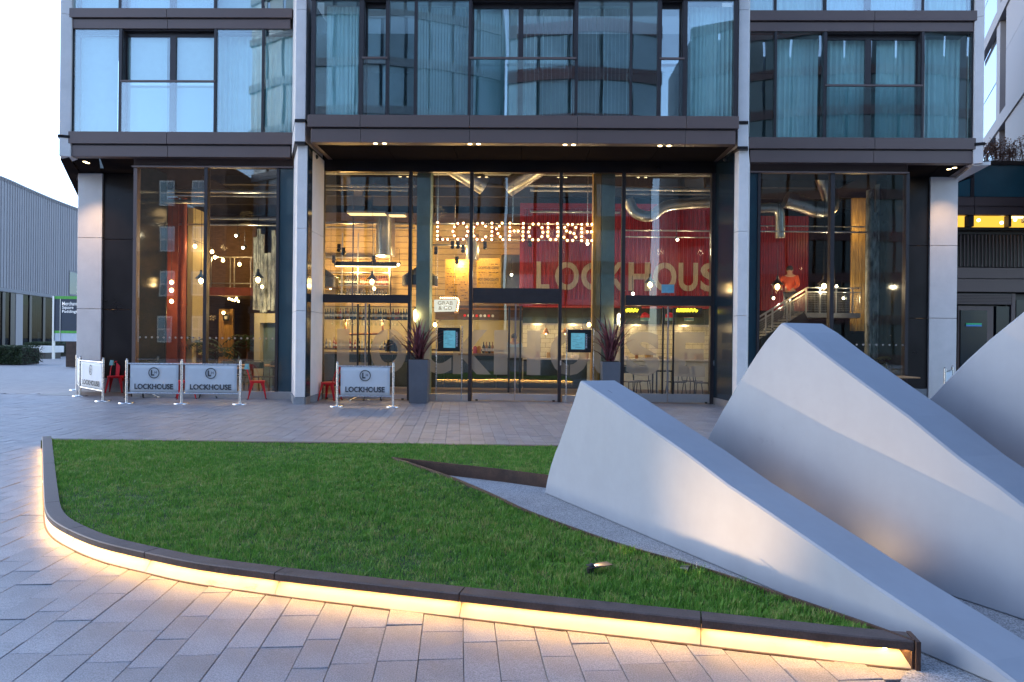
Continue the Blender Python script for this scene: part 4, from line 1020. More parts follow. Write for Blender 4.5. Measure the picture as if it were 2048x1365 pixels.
# illuminated menu boxes in front of the glass ----------------------------
K['screen'] = mat('lit_menu_sheet', (.20, .48, .52), .4, emit=(.16, .55, .62), estr=.055)
for px0, px1, py0, py1, sx0, sx1, sy0, sy1, l in ((875, 920, 656, 703, 887, 911, 662, 696, 'black framed menu case glowing blue, left of the central doors'), (1135, 1183, 660, 705, 1142, 1170, 667, 699, 'black framed menu case glowing blue, right of the central doors')):
    Y = YD - .17; a, b = P(px0, py1, Y), P(px1, py0, Y)
    t = thing('menu_case', l, 'menu case', ((a.x + b.x) / 2, Y, a.z), 'lit menu cases')
    MB().box(a.x, b.x, Y, Y + .07, a.z, b.z).build('case', K['blackpaint'], t, bevel=.006)
    c, d = P(sx0, sy1, Y), P(sx1, sy0, Y)
    MB().box(c.x, d.x, Y - .004, Y + .004, c.z, d.z).build('menu_sheet', K['screen'], t)
    mb = MB(); rr = random.Random(3)
    for i in range(9):
        z = d.z - .05 - i * .038
        for k in range(rr.randint(1, 3)):
            x0 = rr.uniform(c.x + .02, d.x - .12); mb.box(x0, x0 + rr.uniform(.03, .09), Y - .006, Y - .0045, z, z + .006)
    mb.build('menu_lines', K['planter'], t)
    strip_x = (d.x + b.x) / 2 if px0 < 1000 else d.x + .05
    place_text('lettering', 'LOCKHOUSE', K['banner'], t, (d.x + .035, Y - .006, (c.z + d.z) / 2), (d.z - c.z) * .85, .04, bold=.03, xdir=(0, 0, -1), zdir=(1, 0, 0))
    fr = MB(); e0, e1 = P(px0 - 3, 790, Y + .1).x, P(px1 + 3, 790, Y + .1).x; fr.tube([(e0, Y + .09, 0), (e0, Y + .09, b.z + .04), (e1, Y + .09, b.z + .04), (e1, Y + .09, 0)], .014, 8); fr.build('stand', K['steel'], t, smooth='auto')

# ================================================================== left pavilion with zinc cladding
def arc(pts, n):
    """quadratic-ish resample through points"""
    out = []
    for i in range(len(pts) - 1):
        p0, p1, p2, p3 = pts[max(i - 1, 0)], pts[i], pts[i + 1], pts[min(i + 2, len(pts) - 1)]
        for k in range(n):
            t = k / n; out.append(.5 * ((2 * p1) + (p2 - p0) * t + (2 * p0 - 5 * p1 + 4 * p2 - p3) * t * t + (3 * p1 - p0 - 3 * p2 + p3) * t ** 3))
    return out + [pts[-1]]
# plan of the curved front derived from the fall of its roof line: height 11.4 m
HT, HB = 15.4, 5.75
def onroof(px, py):
    d = ray(px, py); t = (HT - EYE) / d.z; return Vector((d.x * t, d.y * t, 0))
plan = [onroof(-110, 318), onroof(0, 355), onroof(60, 381), onroof(115, 404), onroof(170, 424), onroof(240, 447)]
cv = arc(plan, 12); cv = resample(cv, .45)
PAV = thing('zinc_pavilion', 'low curved building clad in grey standing seam zinc, left of the cafe building', 'building', tuple(plan[1]))
nv = normals(cv)                                            # left normals; outward (to the viewer) is the other side
for i in range(len(cv) - 1):
    a, b = cv[i], cv[i + 1]; d = (b - a).normalized(); nr = Vector((d.y, -d.x, 0))
    mb = MB(); mb.loft([a + d * .008, b - d * .008, b - d * .008 - nr * .05, a + d * .008 - nr * .05], [p + Vector((0, 0, 0)) for p in (a + d * .008, b - d * .008, b - d * .008 - nr * .05, a + d * .008 - nr * .05)])
    mb.v = [(v[0], v[1], HB if k < 4 else HT) for k, v in enumerate(mb.v)]
    c = a; mb.loft([Vector((q.x, q.y, HB)) for q in (c - d * .012 + nr * .05, c + d * .012 + nr * .05, c + d * .012, c - d * .012)], [Vector((q.x, q.y, HT)) for q in (c - d * .012 + nr * .05, c + d * .012 + nr * .05, c + d * .012, c - d * .012)])
    mb.build('zinc_panel', K['zinc'], PAV, fix=True)
def wallstrip(name, m, z0, z1, off, th, i0=0, i1=None, parent=PAV):
    i1 = len(cv) - 1 if i1 is None else i1; mb = MB()
    for i in range(i0, i1):
        a, b = cv[i], cv[i + 1]; na, nb = nv[i], nv[i + 1]
        c = [a + na * off, b + nb * off, b + nb * (off + th), a + na * (off + th)]
        mb.loft([Vector((p.x, p.y, z0)) for p in c], [Vector((p.x, p.y, z1)) for p in c])
    return mb.build(name, m, parent)
wallstrip('parapet_cap', K['zinc'], HT + .002, HT + .14, -.08, .5); wallstrip('base_trim', K['wallgrey'], HB - .32, HB - .01, -.06, .3)
wallstrip('inner_wall', K['room'], -.03, HT, .3, .3); wallstrip('shop_soffit', K['frame'], HB - .36, HB - .33, .0, 1.2)
def curve_at(px):
    """index of the front curve nearest to a picture column"""
    return min(range(len(cv)), key=lambda i: abs(pix(Vector((cv[i].x, cv[i].y, 2)))[0] - px))
K['g_far'] = glass('pavilion_glass', (.3, .36, .38), .02, .05)
def shopseg(name, m, px0, px1, z0, z1, off, th): return wallstrip(name, m, z0, z1, off, th, curve_at(px0), max(curve_at(px0) + 1, curve_at(px1)))
shopseg('shop_window', K['g_far'], -60, 32, .3, HB - .36, .12, .02); shopseg('wall_pier', K['zinc'], 32, 44, -.03, HB - .36, .02, .2)
shopseg('shop_window', K['g_far'], 44, 108, .2, HB - .36, .12, .02); shopseg('plinth', K['frame'], -60, 170, -.03, .2, .1, .15)
K['green'] = mat('lime_green_print', (.10, .42, .05), .5); K['navyprint'] = mat('navy_print', (.012, .022, .05), .4)
K['hoard'] = mat('photo_print', (.10, .055, .045), .5, var=.8, scale=1.3, col2=(.26, .18, .155))
shopseg('green_band', K['green'], 44, 67, HB - 1.3, HB - .40, .16, .02); shopseg('dark_backing', K['navyprint'], 44, 67, .8, HB - 1.31, .16, .02); shopseg('green_band', K['green'], 44, 67, .45, .79, .16, .02)
shopseg('printed_graphic', K['hoard'], 67, 107, .3, HB - .4, .16, .02)
K['dim'] = mat('dark_shop_interior', (.014, .016, .018), .8, var=.5, scale=.6)
shopseg('dark_backing', K['dim'], -60, 67, .8, HB - .41, .24, .03)
shopseg('window_blind', K['banner'], -8, 17, .4, 1.9, .20, .02); shopseg('green_band', K['green'], -8, 17, 1.95, 2.3, .20, .02)
for px in (8, 20, 28, 62, 88): shopseg('mullion', K['frame'], px, px + 1, .2, HB - .36, .05, .07)
for px, z0, z1, m in ((72, .5, 1.5, 'soil'), (77, .6, 1.9, 'stone'), (83, .5, 1.3, 'oxide_print'), (90, .5, 1.7, 'leather_print'), (96, .5, 2.4, 'soil'), (101, .5, 1.2, 'stone'), (79, 2.0, 3.6, 'leather_print'), (98, 2.6, 4.6, 'oxide_print')):
    K.setdefault('oxide_print', mat('terracotta_print', (.25, .09, .06), .5, var=.4)); K.setdefault('leather_print', mat('brown_print', (.07, .04, .03), .5, var=.4))
    shopseg('printed_graphic', K[m], px, px + 6, z0, z1, .15, .008)
# the dark opening high in the cladding near the column
i0, i1 = curve_at(137), curve_at(168)
wallstrip('window_frame', K['wallgrey'], 5.9, 8.55, -.09, .06, i0, i1); wallstrip('window_pane', K['spandrel'], 6.05, 8.4, -.10, .005, i0, i1)
# roof behind
mb = MB(); rp = cv + [Vector((cv[-1].x - 5, cv[-1].y + 40, 0)), Vector((cv[0].x - 50, cv[0].y + 30, 0))]
mb.prism([(p.x, p.y) for p in rp], HT - .25, HT - .1).build('roof', K['zinc'], PAV)
# hoarding with lettering between pavilion and column
ha, hb = G(109, 690), G(175, 690); ha = P(109, 640, 45); hb = P(178, 640, 45)
HO = thing('marketing_board', 'dark blue display board with a green stripe and white lettering beside the corner column', 'sign', ((ha.x + hb.x) / 2, 45, 0))
zt, zb, zs1 = P(140, 593, 45).z, P(140, 683, 45).z, P(140, 598.5, 45).z
MB().box(ha.x, hb.x, 45, 45.08, P(140, 662, 45).z, zs1).build('panel', K['navyprint'], HO)
MB().box(ha.x, hb.x, 44.98, 45.08, zs1 + .003, zt).build('stripe', K['green'], HO); MB().box(ha.x, hb.x, 44.98, 45.08, P(140, 667, 45).z, P(140, 662, 45).z - .003).build('stripe', K['green'], HO)
MB().box(ha.x, hb.x, 45, 45.08, zb, P(140, 667, 45).z - .004).build('lower_panel', K['banner'], HO)
MB().box(ha.x - .12, ha.x - .003, 44.95, 45.1, -.03, zt).build('frame_post', K['alu'], HO)
MB().box(P(120.5, 640, 45).x, P(121.5, 640, 45).x, 44.96, 44.99, zb, zs1).build('frame_post', K['alu'], HO)
K['whiteprint'] = mat('white_print', (.8, .8, .8), .6, emit=(1, 1, 1), estr=.05)  # white print given a faint added glow
for s, y in (('Merchant', 607.5), ('Square', 616), ('Paddington', 624)):
    a, b = P(124.5, y, 44.97), P(155 if s == 'Merchant' else (147 if s == 'Square' else 164), y, 44.97)
    place_text('lettering', s, K['whiteprint'], HO, ((a.x + b.x) / 2, 44.96, a.z), b.x - a.x, .26 if s == 'Square' else .25, bold=.012)
q = P(144, 690, 35)
tag(MB().box(P(132, 690, 33).x, P(156, 690, 33).x, 33, 33.6, 0, P(144, 684, 33).z).build('low_cabinet', K['corten']), 'low dark rusty box standing behind the left corner column', 'box')
# hedges and bench
def hedge(px0, px1, pyb, h, dep, label, seed):
    a, b = G(px0, pyb, 0), G(px1, pyb, 0); Y = a.y; rr = np.random.default_rng(seed)
    t = thing('box_hedge', label, 'hedge', ((a.x + b.x) / 2, Y, 0), 'clipped box hedges')
    x0, x1 = a.x, b.x
    MB().box(x0 + .12, x1 - .12, Y + .12, Y + dep - .12, 0, h - .12).build('twigs', K['soil'], t)
    N = int(9000 * (x1 - x0) / 3); vs = []; fs = []
    for k in range(N):
        f = rr.random()
        px_, py_, pz_ = rr.uniform(x0, x1), rr.uniform(Y, Y + dep), rr.uniform(.03, h)
        s = rr.integers(0, 5)
        if s < 3: py_ = Y + abs(rr.normal(0, .06))
        elif s == 3: pz_ = h - abs(rr.normal(0, .05))
        else: px_ = (x0 if rr.random() < .5 else x1) + rr.normal(0, .05)
        pz_ += .03 * math.sin(px_ * 5) ; v = rr.normal(0, 1, 3); v /= np.linalg.norm(v); w = np.cross(v, rr.normal(0, 1, 3)); w /= np.linalg.norm(w)
        c = np.array((px_, py_, pz_)); L, wd = rr.uniform(.03, .06), rr.uniform(.012, .024); i = len(vs)
        vs += [tuple(c - v * L), tuple(c + w * wd), tuple(c + v * L), tuple(c - w * wd)]; fs.append((i, i + 1, i + 2, i + 3))
    mb = MB(); mb.v = vs; mb.f = fs; tag(mb.build('foliage', K['hedge'], t, fix=False), kind='stuff')
hedge(-40, 62, 729, .97, 1.6, 'near clipped box hedge at the left picture edge, in front of the bench', 1)
hedge(48, 124, 713, 1.05, 2.2, 'far clipped box hedge behind the right end of the bench', 2)
a, b = P(30, 692, 45), P(88, 692, 45)
BN = thing('stone_bench', 'pale stone bench between the two clipped hedges', 'bench', (a.x, 45, 0))
MB().box(a.x, b.x, 45, 47, P(70, 706, 45).z, P(70, 692.5, 45).z).build('seat_slab', K['stone'], BN, bevel=.02)
MB().box(a.x + .2, b.x - .1, 45.3, 46.8, -.03, P(70, 706, 45).z - .004).build('bench_base', K['frame'], BN)

# ================================================================== building at the right
RB = thing('corner_building', 'building at the right edge with teal terrace glass, amber strip windows and dark railings', 'building', (15, 22, 0))
YR = 21.5
def rbox(name, m, px0, px1, y0, y1, Y=YR, dep=.2, pxm=1980): 
    a, b = P(px0, (y0 + y1) / 2, Y).x, P(px1, (y0 + y1) / 2, Y).x; zt, zb = P(pxm, y0, Y).z, P(pxm, y1, Y).z
    return MB().box(a, b, Y, Y + dep, zb, zt).build(name, m, RB)
K['tealglass'] = mat('teal_terrace_glass', (.02, .11, .14), .08, var=.2, scale=.6, spec=.7)
rbox('terrace_glass', K['tealglass'], 1895, 1942, 330, 394, YR + .03); rbox('terrace_glass', K['tealglass'], 1949, 2050, 330, 394, YR + .03); rbox('terrace_glass', K['tealglass'], 2050.6, 2160, 330, 394, YR + .03)
rbox('mullion', K['frame'], 1942, 1949, 330, 394); rbox('terrace_rail', K['black'], 1890, 2170, 322, 329.6, YR - .03, .3)
for a, b in ((1890, 1948.5), (1949.5, 2170)):
    rbox('fascia_panel', K['bronze'], a, b, 395, 412); rbox('fascia_panel', K['bronze'], a, b, 413, 430, YR + .04)
K['amber'] = glow('lit_strip_window', (1.0, .52, .06), .85)
rbox('lit_ceiling', K['amber'], 1890, 2170, 431, 459, YR + 1.0, .1)
for a, b in ((1937, 1948), (2017, 2023)): rbox('window_post', K['frame'], a, b, 431, 453.5, YR + .1)
rbox('lit_fitting', glow('lit_fitting', (1, .75, .3), 2.2), 2026, 2140, 431, 435, YR + .7)
for px, py in ((1957, 441), (2003, 446), (1934, 447), (2030, 440)):
    p = P(px, py, YR + .95); MB().cyl((p.x, YR + .96, p.z), (p.x, YR + .93, p.z), .05, n=10).build('ceiling_spot', glow('ceiling_spot', (1, .85, .5), 6), RB)
rbox('balcony_rail', K['black'], 1890, 2170, 455, 460, YR - .12, .12); rbox('balcony_rail', K['black'], 1890, 2170, 465, 469, YR - .1, .08)
rbox('balcony_back', K['black'], 1890, 2170, 461, 534, YR + .9, .1)
a = P(1893, 500, YR - .08).x; zt, zb = P(1980, 469, YR).z, P(1980, 535, YR).z; me = MB().box(-.012, .012, -.02, .02, 0, zt - zb).build('railing_bar', K['bronze'], RB)
me.location = Vector((a, YR - .06, zb)) - W[RB.name]
for i in range(1, 34):
    o = me.copy(); COL.objects.link(o); o.parent = RB; o.location = Vector((a + i * .11, YR - .06, zb)) - W[RB.name]
rbox('fascia_panel', K['bronze'], 1890, 2170, 536, 557, YR - .14); rbox('fascia_panel', K['bronze'], 1890, 2170, 558.5, 584, YR - .10)
rbox('shop_recess', K['black'], 1890, 2200, 585, 800, YR + .35, .2); rbox('soffit', K['soffit'], 1890, 2170, 584.6, 586, YR, .4)
lf = rbox('louvre', K['frame'], 1890, 2024, 587, 609, YR + .05)
for i in range(7):
    z = P(1980, 589 + i * 3, YR).z; MB().box(P(1892, 600, YR).x, P(2023, 600, YR).x, YR + .0, YR + .045, z - .03, z).build('louvre_slat', K['bronze'], lf)
dr = rbox('service_door', K['bronze'], 1915, 1986, 613, 800, YR + .1); a, b = P(1924, 640, YR), P(1977, 640, YR)
MB().box(a.x, b.x, YR + .06, YR + .09, .3, P(1950, 621, YR).z).build('door_pane', K['navy'], dr)
p0, p1 = P(1934, 653, YR), P(1965, 647, YR)
MB().box(p0.x, p1.x, YR + .03, YR + .05, p0.z + .055, p1.z).build('safety_sign', mat('green_sign', (.02, .30, .13), .4, emit=(.02, .5, .2), estr=.05), dr)
MB().box(p0.x, p1.x, YR + .03, YR + .05, p0.z, p0.z + .05).build('safety_sign', mat('blue_sign', (.03, .16, .42), .4, emit=(.05, .25, .7), estr=.05), dr)
rbox('side_window', K['navy'], 1992, 2020, 613, 800, YR + .1); rbox('wall_pier', K['bronze'], 2022, 2030, 587, 800, YR + .05); rbox('side_window', K['navy'], 2032, 2160, 600, 800, YR + .2)
MB().box(P(1890, 500, YR).x, P(2170, 500, YR).x, YR + 1.2, YR + 6, 0, P(1980, 330, YR).z).build('wall', K['room'], RB)
# upper block, its face turned: runs back to the left
TB = thing('tower_block', 'grey panelled residential block above the terrace at the right edge', 'building', (17, 25, 0))
ua, ub = P(2048, 150, 22.6), P(1962, 150, 30.0)
ud = Vector((ub.x - ua.x, ub.y - ua.y, 0)); uL = ud.length; ud.normalize(); un = Vector((ud.y, -ud.x, 0))
if un.dot(-o0 if False else Vector((-ua.x, -ua.y, 0))) < 0: un = -un
o0 = Vector((ua.x, ua.y, 0)) - ud * 3
def PU(px, py):                              # point of the picture on that slanted face -> (distance along, z)
    p = PN(px, py, un, un.dot(o0)); return (p - o0).dot(ud), p.z
def ubox(name, m, s0, s1, z0, z1, off=0, th=.2, parent=None):
    q = [o0 + ud * s0 + un * off, o0 + ud * s1 + un * off, o0 + ud * s1 + un * (off - th), o0 + ud * s0 + un * (off - th)]
    return MB().prism([(p.x, p.y) for p in q], z0, z1).build(name, m, parent or TB)
z_b = PU(1990, 245)[1]
fl = [PU(1990, 50)[1], PU(1990, 259)[1]]
fh = fl[0] - fl[1]
s_a, s_b, s_c, s_d = PU(2012, 150)[0], PU(1999, 150)[0], PU(1992, 150)[0], PU(1969, 150)[0]
for k in range(-1, 3):
    zf = fl[1] + fh * k
    ubox('floor_band', K['wallgrey'], -1, s_d + 1.5, zf - .28, zf + .22, .06)
    ubox('wall_panel', K['wallgrey'], -1, s_a + .05, zf + .23, zf + fh * .56, .0); ubox('wall_panel', K['wallgrey'], -1, s_a + .05, zf + fh * .56 + .012, zf + fh - .285, .0)
    ubox('wall_panel', K['wallgrey'], s_b, s_c, zf + .23, zf + fh - .285, -.01); ubox('reveal', K['frame'], s_a + .05, s_b, zf + .23, zf + fh - .285, -.2)
    zz = [zf + .23, zf + .23 + (fh - .5) * .47, zf + fh - .285 - .35]
    w = ubox('window', K['frame'], s_c + .002, s_d + 1, zf + .23, zf + fh - .285, -.16)
    K.setdefault('skyglass', mat('sky_lit_glass', (.75, .8, .86), .02, .85, var=.03, scale=.5))
    for a, b in zip(zz, zz[1:]): ubox('pane', K['skyglass'], s_c + .06, s_c + .5, a + .04, b - .02, -.10, .04, w); ubox('pane', K['skyglass'], s_c + .56, s_d + .9, a + .04, b - .02, -.10, .04, w)
ubox('block_core', K['room'], -1, s_d + 1.5, fl[1] - fh - .4, fl[1] + fh * 3, -.45, 6)
# dry winter planting on the terrace edge
K['twig'] = mat('dry_twig', (.11, .06, .045), .9, var=.3, rnd=.4)
K['dryleaf'] = mat('dry_leaf', (.13, .07, .05), .8, var=.4, rnd=.4)
def drybush(px, seed, label):
    rr = random.Random(seed); p = P(px, 322, YR + .5); t = thing('dry_shrub', label, 'shrub', tuple(p), 'dry shrubs on the terrace')
    mb = MB(); lf_ = MB()
    for i in range(26):
        a = Vector((p.x + rr.uniform(-.35, .35), YR + .5 + rr.uniform(-.2, .2), p.z - .1)); tp = a + Vector((rr.uniform(-.3, .3), rr.uniform(-.2, .2), rr.uniform(.35, .85)))
        mid = a.lerp(tp, .5) + Vector((rr.uniform(-.06, .06), 0, 0)); mb.tube([a, mid, tp], [.008, .006, .003], 4)
        for k in range(12):
            c = a.lerp(tp, rr.uniform(.35, 1)); v = Vector((rr.uniform(-1, 1), rr.uniform(-1, 1), rr.uniform(.2, 1))).normalized(); w = v.cross(Vector((rr.random(), 1, rr.random()))).normalized(); L = rr.uniform(.025, .06)
            lf_.quad(c, c + v * L * .5 + w * L * .3, c + v * L, c + v * L * .5 - w * L * .3)
    mb.build('twigs', K['twig'], t, fix=False); tag(lf_.build('dry_leaves', K['dryleaf'], t, fix=False), kind='stuff')
for i, px in enumerate((1976, 1990, 2004, 2022, 2042)): drybush(px, i + 2, ('leftmost dry brown shrub above the teal terrace glass', 'second dry brown shrub from the left above the teal terrace glass', 'middle dry brown shrub above the teal terrace glass', 'fourth dry brown shrub from the left above the teal terrace glass', 'rightmost dry brown shrub above the teal terrace glass')[i])

# ================================================================== buildings across the square (seen as reflections)
K['rglass'] = mat('blue_facade_glass', (.16, .26, .31), .3, var=.3, scale=.5, rnd=.4, spec=.8); K['rband'] = mat('pale_band', (.16, .18, .20), .5); K['terra'] = mat('terracotta_band', (.095, .036, .034), .7, var=.15)
K['brick'] = mat('brown_brick', (.10, .06, .048), .85, var=.3, scale=3); K['sashw'] = mat('white_sash', (.6, .6, .58), .6)
def facade(name, label, x0, x1, Y, H, fh, band, bandm, bay, gm, curve=0.0):
    t = thing(name, label, 'building', ((x0 + x1) / 2, Y, 0)); n = max(1, int((x1 - x0) / bay)); nf = int(H / fh)
    yy = lambda x: Y - curve * ((x - (x0 + x1) / 2) / ((x1 - x0) / 2)) ** 2
    mb = MB(); mc = MB()
    for k in range(nf):
        for i in range(n):
            a, b = x0 + (x1 - x0) * i / n, x0 + (x1 - x0) * (i + 1) / n
            mb.loft([Vector((a + .12, yy(a), k * fh + band)), Vector((b - .12, yy(b), k * fh + band)), Vector((b - .12, yy(b) - .2, k * fh + band)), Vector((a + .12, yy(a) - .2, k * fh + band))],
                    [Vector((a + .12, yy(a), (k + 1) * fh)), Vector((b - .12, yy(b), (k + 1) * fh)), Vector((b - .12, yy(b) - .2, (k + 1) * fh)), Vector((a + .12, yy(a) - .2, (k + 1) * fh))])
    mb.build('facade_glass', gm, t, fix=False)
    for k in range(nf + 1):
        m2 = MB()
        for i in range(n):
            a, b = x0 + (x1 - x0) * i / n, x0 + (x1 - x0) * (i + 1) / n
            c = [Vector((a, yy(a) + .15, 0)), Vector((b, yy(b) + .15, 0)), Vector((b, yy(b) - .3, 0)), Vector((a, yy(a) - .3, 0))]
            m2.loft([p + Vector((0, 0, k * fh)) for p in c], [p + Vector((0, 0, k * fh + band)) for p in c])
        m2.build('floor_band', bandm, t, fix=False)
    MB().box(x0, x1, Y - 12, Y - curve - .35, 0, H).build('core', K['rband'], t)
    return t
facade('glass_block', 'blue glass office block across the square', -21.5, -2, -16, 27.2, 3.4, .55, K['rband'], 1.6, K['rglass'], 3)
facade('terracotta_block', 'terracotta banded apartment block across the square', -1.5, 9.5, -17, 26.4, 3.3, .9, K['terra'], 2.2, K['rglass'], 1)
K['dglass'] = mat('dark_facade_glass', (.035, .055, .062), .35, var=.35, scale=.5, rnd=.4, spec=.5); K['dterra'] = mat('dull_red_band', (.055, .026, .027), .8, var=.15)
facade('curved_block', 'rounded apartment block with red bands across the square', 12.2, 40, -17, 24.4, 3.05, .7, K['dterra'], 1.8, K['dglass'], 4)
BR = thing('brick_house', 'brown brick building with white sash windows across the square', 'building', (-34, -16, 0))
MB().box(-48, -22, -26, -15.9, 0, 14.2).build('brick_wall', K['brick'], BR)
for i in range(10):
    for k in range(4):
        x, z = -46.5 + i * 2.5, 1.2 + k * 3.3
        w = MB().box(x - .55, x + .55, -15.95, -15.85, z, z + 1.9).build('sash_window', K['sashw'], BR)
        for xx in (-.25, .25):
            for zz in (.5, 1.4): MB().box(x + xx - .21, x + xx + .21, -15.87, -15.83, z + zz - .38, z + zz + .38).build('pane', K['rglass'], w)
# ================================================================== cafe interior
K['ifloor'] = mat('cafe_floor', (.16, .13, .11), .35, var=.2, scale=2); K['iceil'] = mat('dark_ceiling', (.05, .04, .037), .8, var=.3, scale=1)
K['iwall'] = mat('dark_timber_wall', (.075, .045, .03), .7, var=.4, scale=2, stretch=(1, 1, 12)); K['plank'] = mat('pale_plank', (.60, .45, .22), .6, var=.15, scale=5, stretch=(1, 1, 8), rnd=.08)
K['cream'] = mat('cream_wall', (.58, .48, .26), .6, var=.06); K['galv'] = mat('galvanised_duct', (.55, .53, .50), .30, .9, var=.15, scale=6, bump=.05, bscale=30)
K['container'] = mat('container_red', (.33, .010, .014), .4, var=.15, scale=2); K['oxide'] = mat('red_oxide_steel', (.27, .055, .03), .5, var=.15)
K['verd'] = mat('green_grey_concrete', (.20, .27, .23), .7, var=.15, scale=3); K['osb'] = mat('strand_board', (.62, .36, .08), .6, var=.35, scale=30)
K['creamletter'] = mat('pale_timber_letter', (.44, .34, .25), .7, var=.25, scale=8, stretch=(6, 1, .6)); K['bar'] = mat('dark_bar_front', (.02, .032, .026), .35, var=.2)
K['brass'] = mat('copper_pipe', (.42, .20, .09), .35, .9); K['birch'] = mat('peeling_timber', (.13, .135, .12), .8, var=.6, scale=12, stretch=(1, 1, .3), col2=(.55, .56, .5))
K['goldwood'] = mat('golden_timber', (.50, .30, .09), .6, var=.4, scale=6, stretch=(8, 8, .5)); K['bulb'] = glow('bulb_glow', (1, .60, .22), 26); K['whitebulb'] = glow('spot_glow', (1, .86, .62), 30)
K['fila'] = glow('marquee_bulb', (1, .66, .28), 14); K['lampcream'] = glow('opal_lamp', (1, .80, .45), 7)
YB = 26.5
tag(MB().box(-12.4, 11.7, 17.05, YB, -.025, .004).build('cafe_floor', K['ifloor']), kind='structure')
CEIL = tag(MB().prism([(-10.9, 17.2), (10.4, 17.2), (12.4, YB), (-12.6, YB)], 6.33, 6.36).build('cafe_ceiling', K['iceil']), kind='structure')
tag(MB().box(-13, 12.6, YB, YB + .2, 0, 6.5).build('back_wall', K['iwall']), kind='structure')
def X(px, Y, py=600): return P(px, py, Y).x
def Z(px, py, Y): return P(px, py, Y).z
# concrete columns just inside the glass
for px0, px1, m, l in ((832, 859, K['verd'], 'green-grey concrete column inside the glass beside the left planter'), (1185, 1228, K['verd'], 'concrete column inside the glass behind the right planter')):
    Y = 17.7; t = thing('concrete_column', l, 'column', (X((px0 + px1) / 2, Y), Y, 0), 'concrete columns inside the cafe')
    a, b = X(px0, Y), X(px1, Y)
    if px0 > 1000:
        MB().box(a + .22, b, Y, Y + .5, 0, 6.32).build('shaft', m, t); MB().box(a, a + .2, Y + .03, Y + .4, 0, 6.32).build('lit_side', K['goldwood'], t)  # golden strip paints in the lamplit side of the concrete shaft
    else: MB().box(a, b, Y, Y + .5, 0, 6.32).build('shaft', m, t)
# lit vertical lamps on the columns
for px, py, l in ((831, 632, 'tall opal wall lamp at the left column'), (1238, 640, 'tall opal wall lamp at the right column')):
    Y = 17.75; p = P(px, py, Y); t = thing('opal_lamp', l, 'wall lamp', tuple(p), 'opal wall lamps')
    MB().lathe([(.01, -.17), (.045, -.13), (.05, 0), (.045, .13), (.01, .17)], p, 12).build('glass', K['lampcream'], t, smooth=True); MB().cyl(p + Vector((0, 0, .17)), p + Vector((0, 0, .22)), .03, n=10).build('cap', K['blackpaint'], t)
    point('opal_light', p + Vector((0, -.12, 0)), 9)
# --- bar zone ------------------------------------------------------------
YW = 23.0
BW = thing('bar_back_wall', 'pale plank wall behind the bar shelves', 'wall', (X(850, YW), YW, 0))
a, b = X(630, YW), X(1050, YW); zt, zb = 5.4, 2.62; n = 14
for i in range(n):
    z0 = zb + (zt - zb) * i / n; MB().box(a, b, YW, YW + .05, z0 + .008, z0 + (zt - zb) / n - .008).build('plank', K['plank'], BW)
MB().box(a, b, YW + .051, YW + .2, 0, 5.8).build('core', K['iwall'], BW); MB().box(a, X(1115, YW), YW - .02, YW + .03, 1.0, 2.6).build('splashback', K['cream'], BW)
bh = thing('bulkhead', 'dark bulkhead band above the bar splashback, behind the glowing box sign', 'bulkhead', (X(960, 22.7), 22.7, 2.2)); MB().box(X(872, 22.6), X(1046, 22.6), 22.5, 22.97, Z(960, 640, 22.6), Z(960, 612, 22.6)).build('band', K['iwall'], bh); MB().box(X(872, 22.6), X(1046, 22.6), 22.46, 22.499, Z(960, 620, 22.6), Z(960, 617, 22.6)).build('edge_rail', K['brass'], bh)
for i, px in enumerate(range(930, 990, 8)): MB().cyl((X(px, 22.5), 22.495, Z(960, 632, 22.5)), (X(px, 22.5), 22.48, Z(960, 632, 22.5)), .045, n=10).build('badge', K['banner'] if i % 3 else K['red'], bh)
# open shelf with bottles, upper
YS = 22.5
SH = thing('bottle_shelf', 'tall open steel shelving full of bottles above the bar', 'shelf', (X(726, YS), YS, 3))
z_s = [Z(726, 571, YS), Z(726, 596, YS), Z(726, 546, YS), Z(726, 516, YS)]
for z in z_s: MB().box(X(646, YS), X(781, YS), YS - .12, YS + .2, z - .02, z + .01).build('shelf_board', K['galv'], SH)
for px in (648, 686, 717, 748, 780): MB().box(X(px, YS) - .018, X(px, YS) + .018, YS - .14, YS - .10, Z(726, 603, YS), 5.0).build('upright', K['galv'], SH)
BC = {}
def bottle_mesh(kind, col):
    if kind not in BC:
        h = .30; prof = [(.034, 0), (.037, .01), (.037, .17), (.03, .20), (.014, .225), (.012, .28), (.015, .283), (.015, .30), (1e-4, .301)]
        me = MB().lathe(prof, (0, 0, 0), 8); o = me.build('bottle', mat('bottle_' + kind, col, .1, var=.1, spec=.8), None, smooth=True)
        lab = MB().lathe([(.0378, .06), (.0378, .13)], (0, 0, 0), 8).build('label', K['banner'], o, fix=False)
        BC[kind] = o; o['_proto'] = 1; return o, True
    return BC[kind], False
def bottle(kind, col, x, y, z, label, group, s=1.0):
    o, new = bottle_mesh(kind, col)
    if not new: o = dup(o)
    o.location = (x, y, z); o.scale = (s, s, s); tag(o, label, 'bottle', group)
cols = dict(green=(.07, .10, .012), dark=(.012, .014, .012), amber=(.30, .12, .02), clear=(.4, .42, .36), red=(.22, .02, .015), blue=(.02, .06, .12))
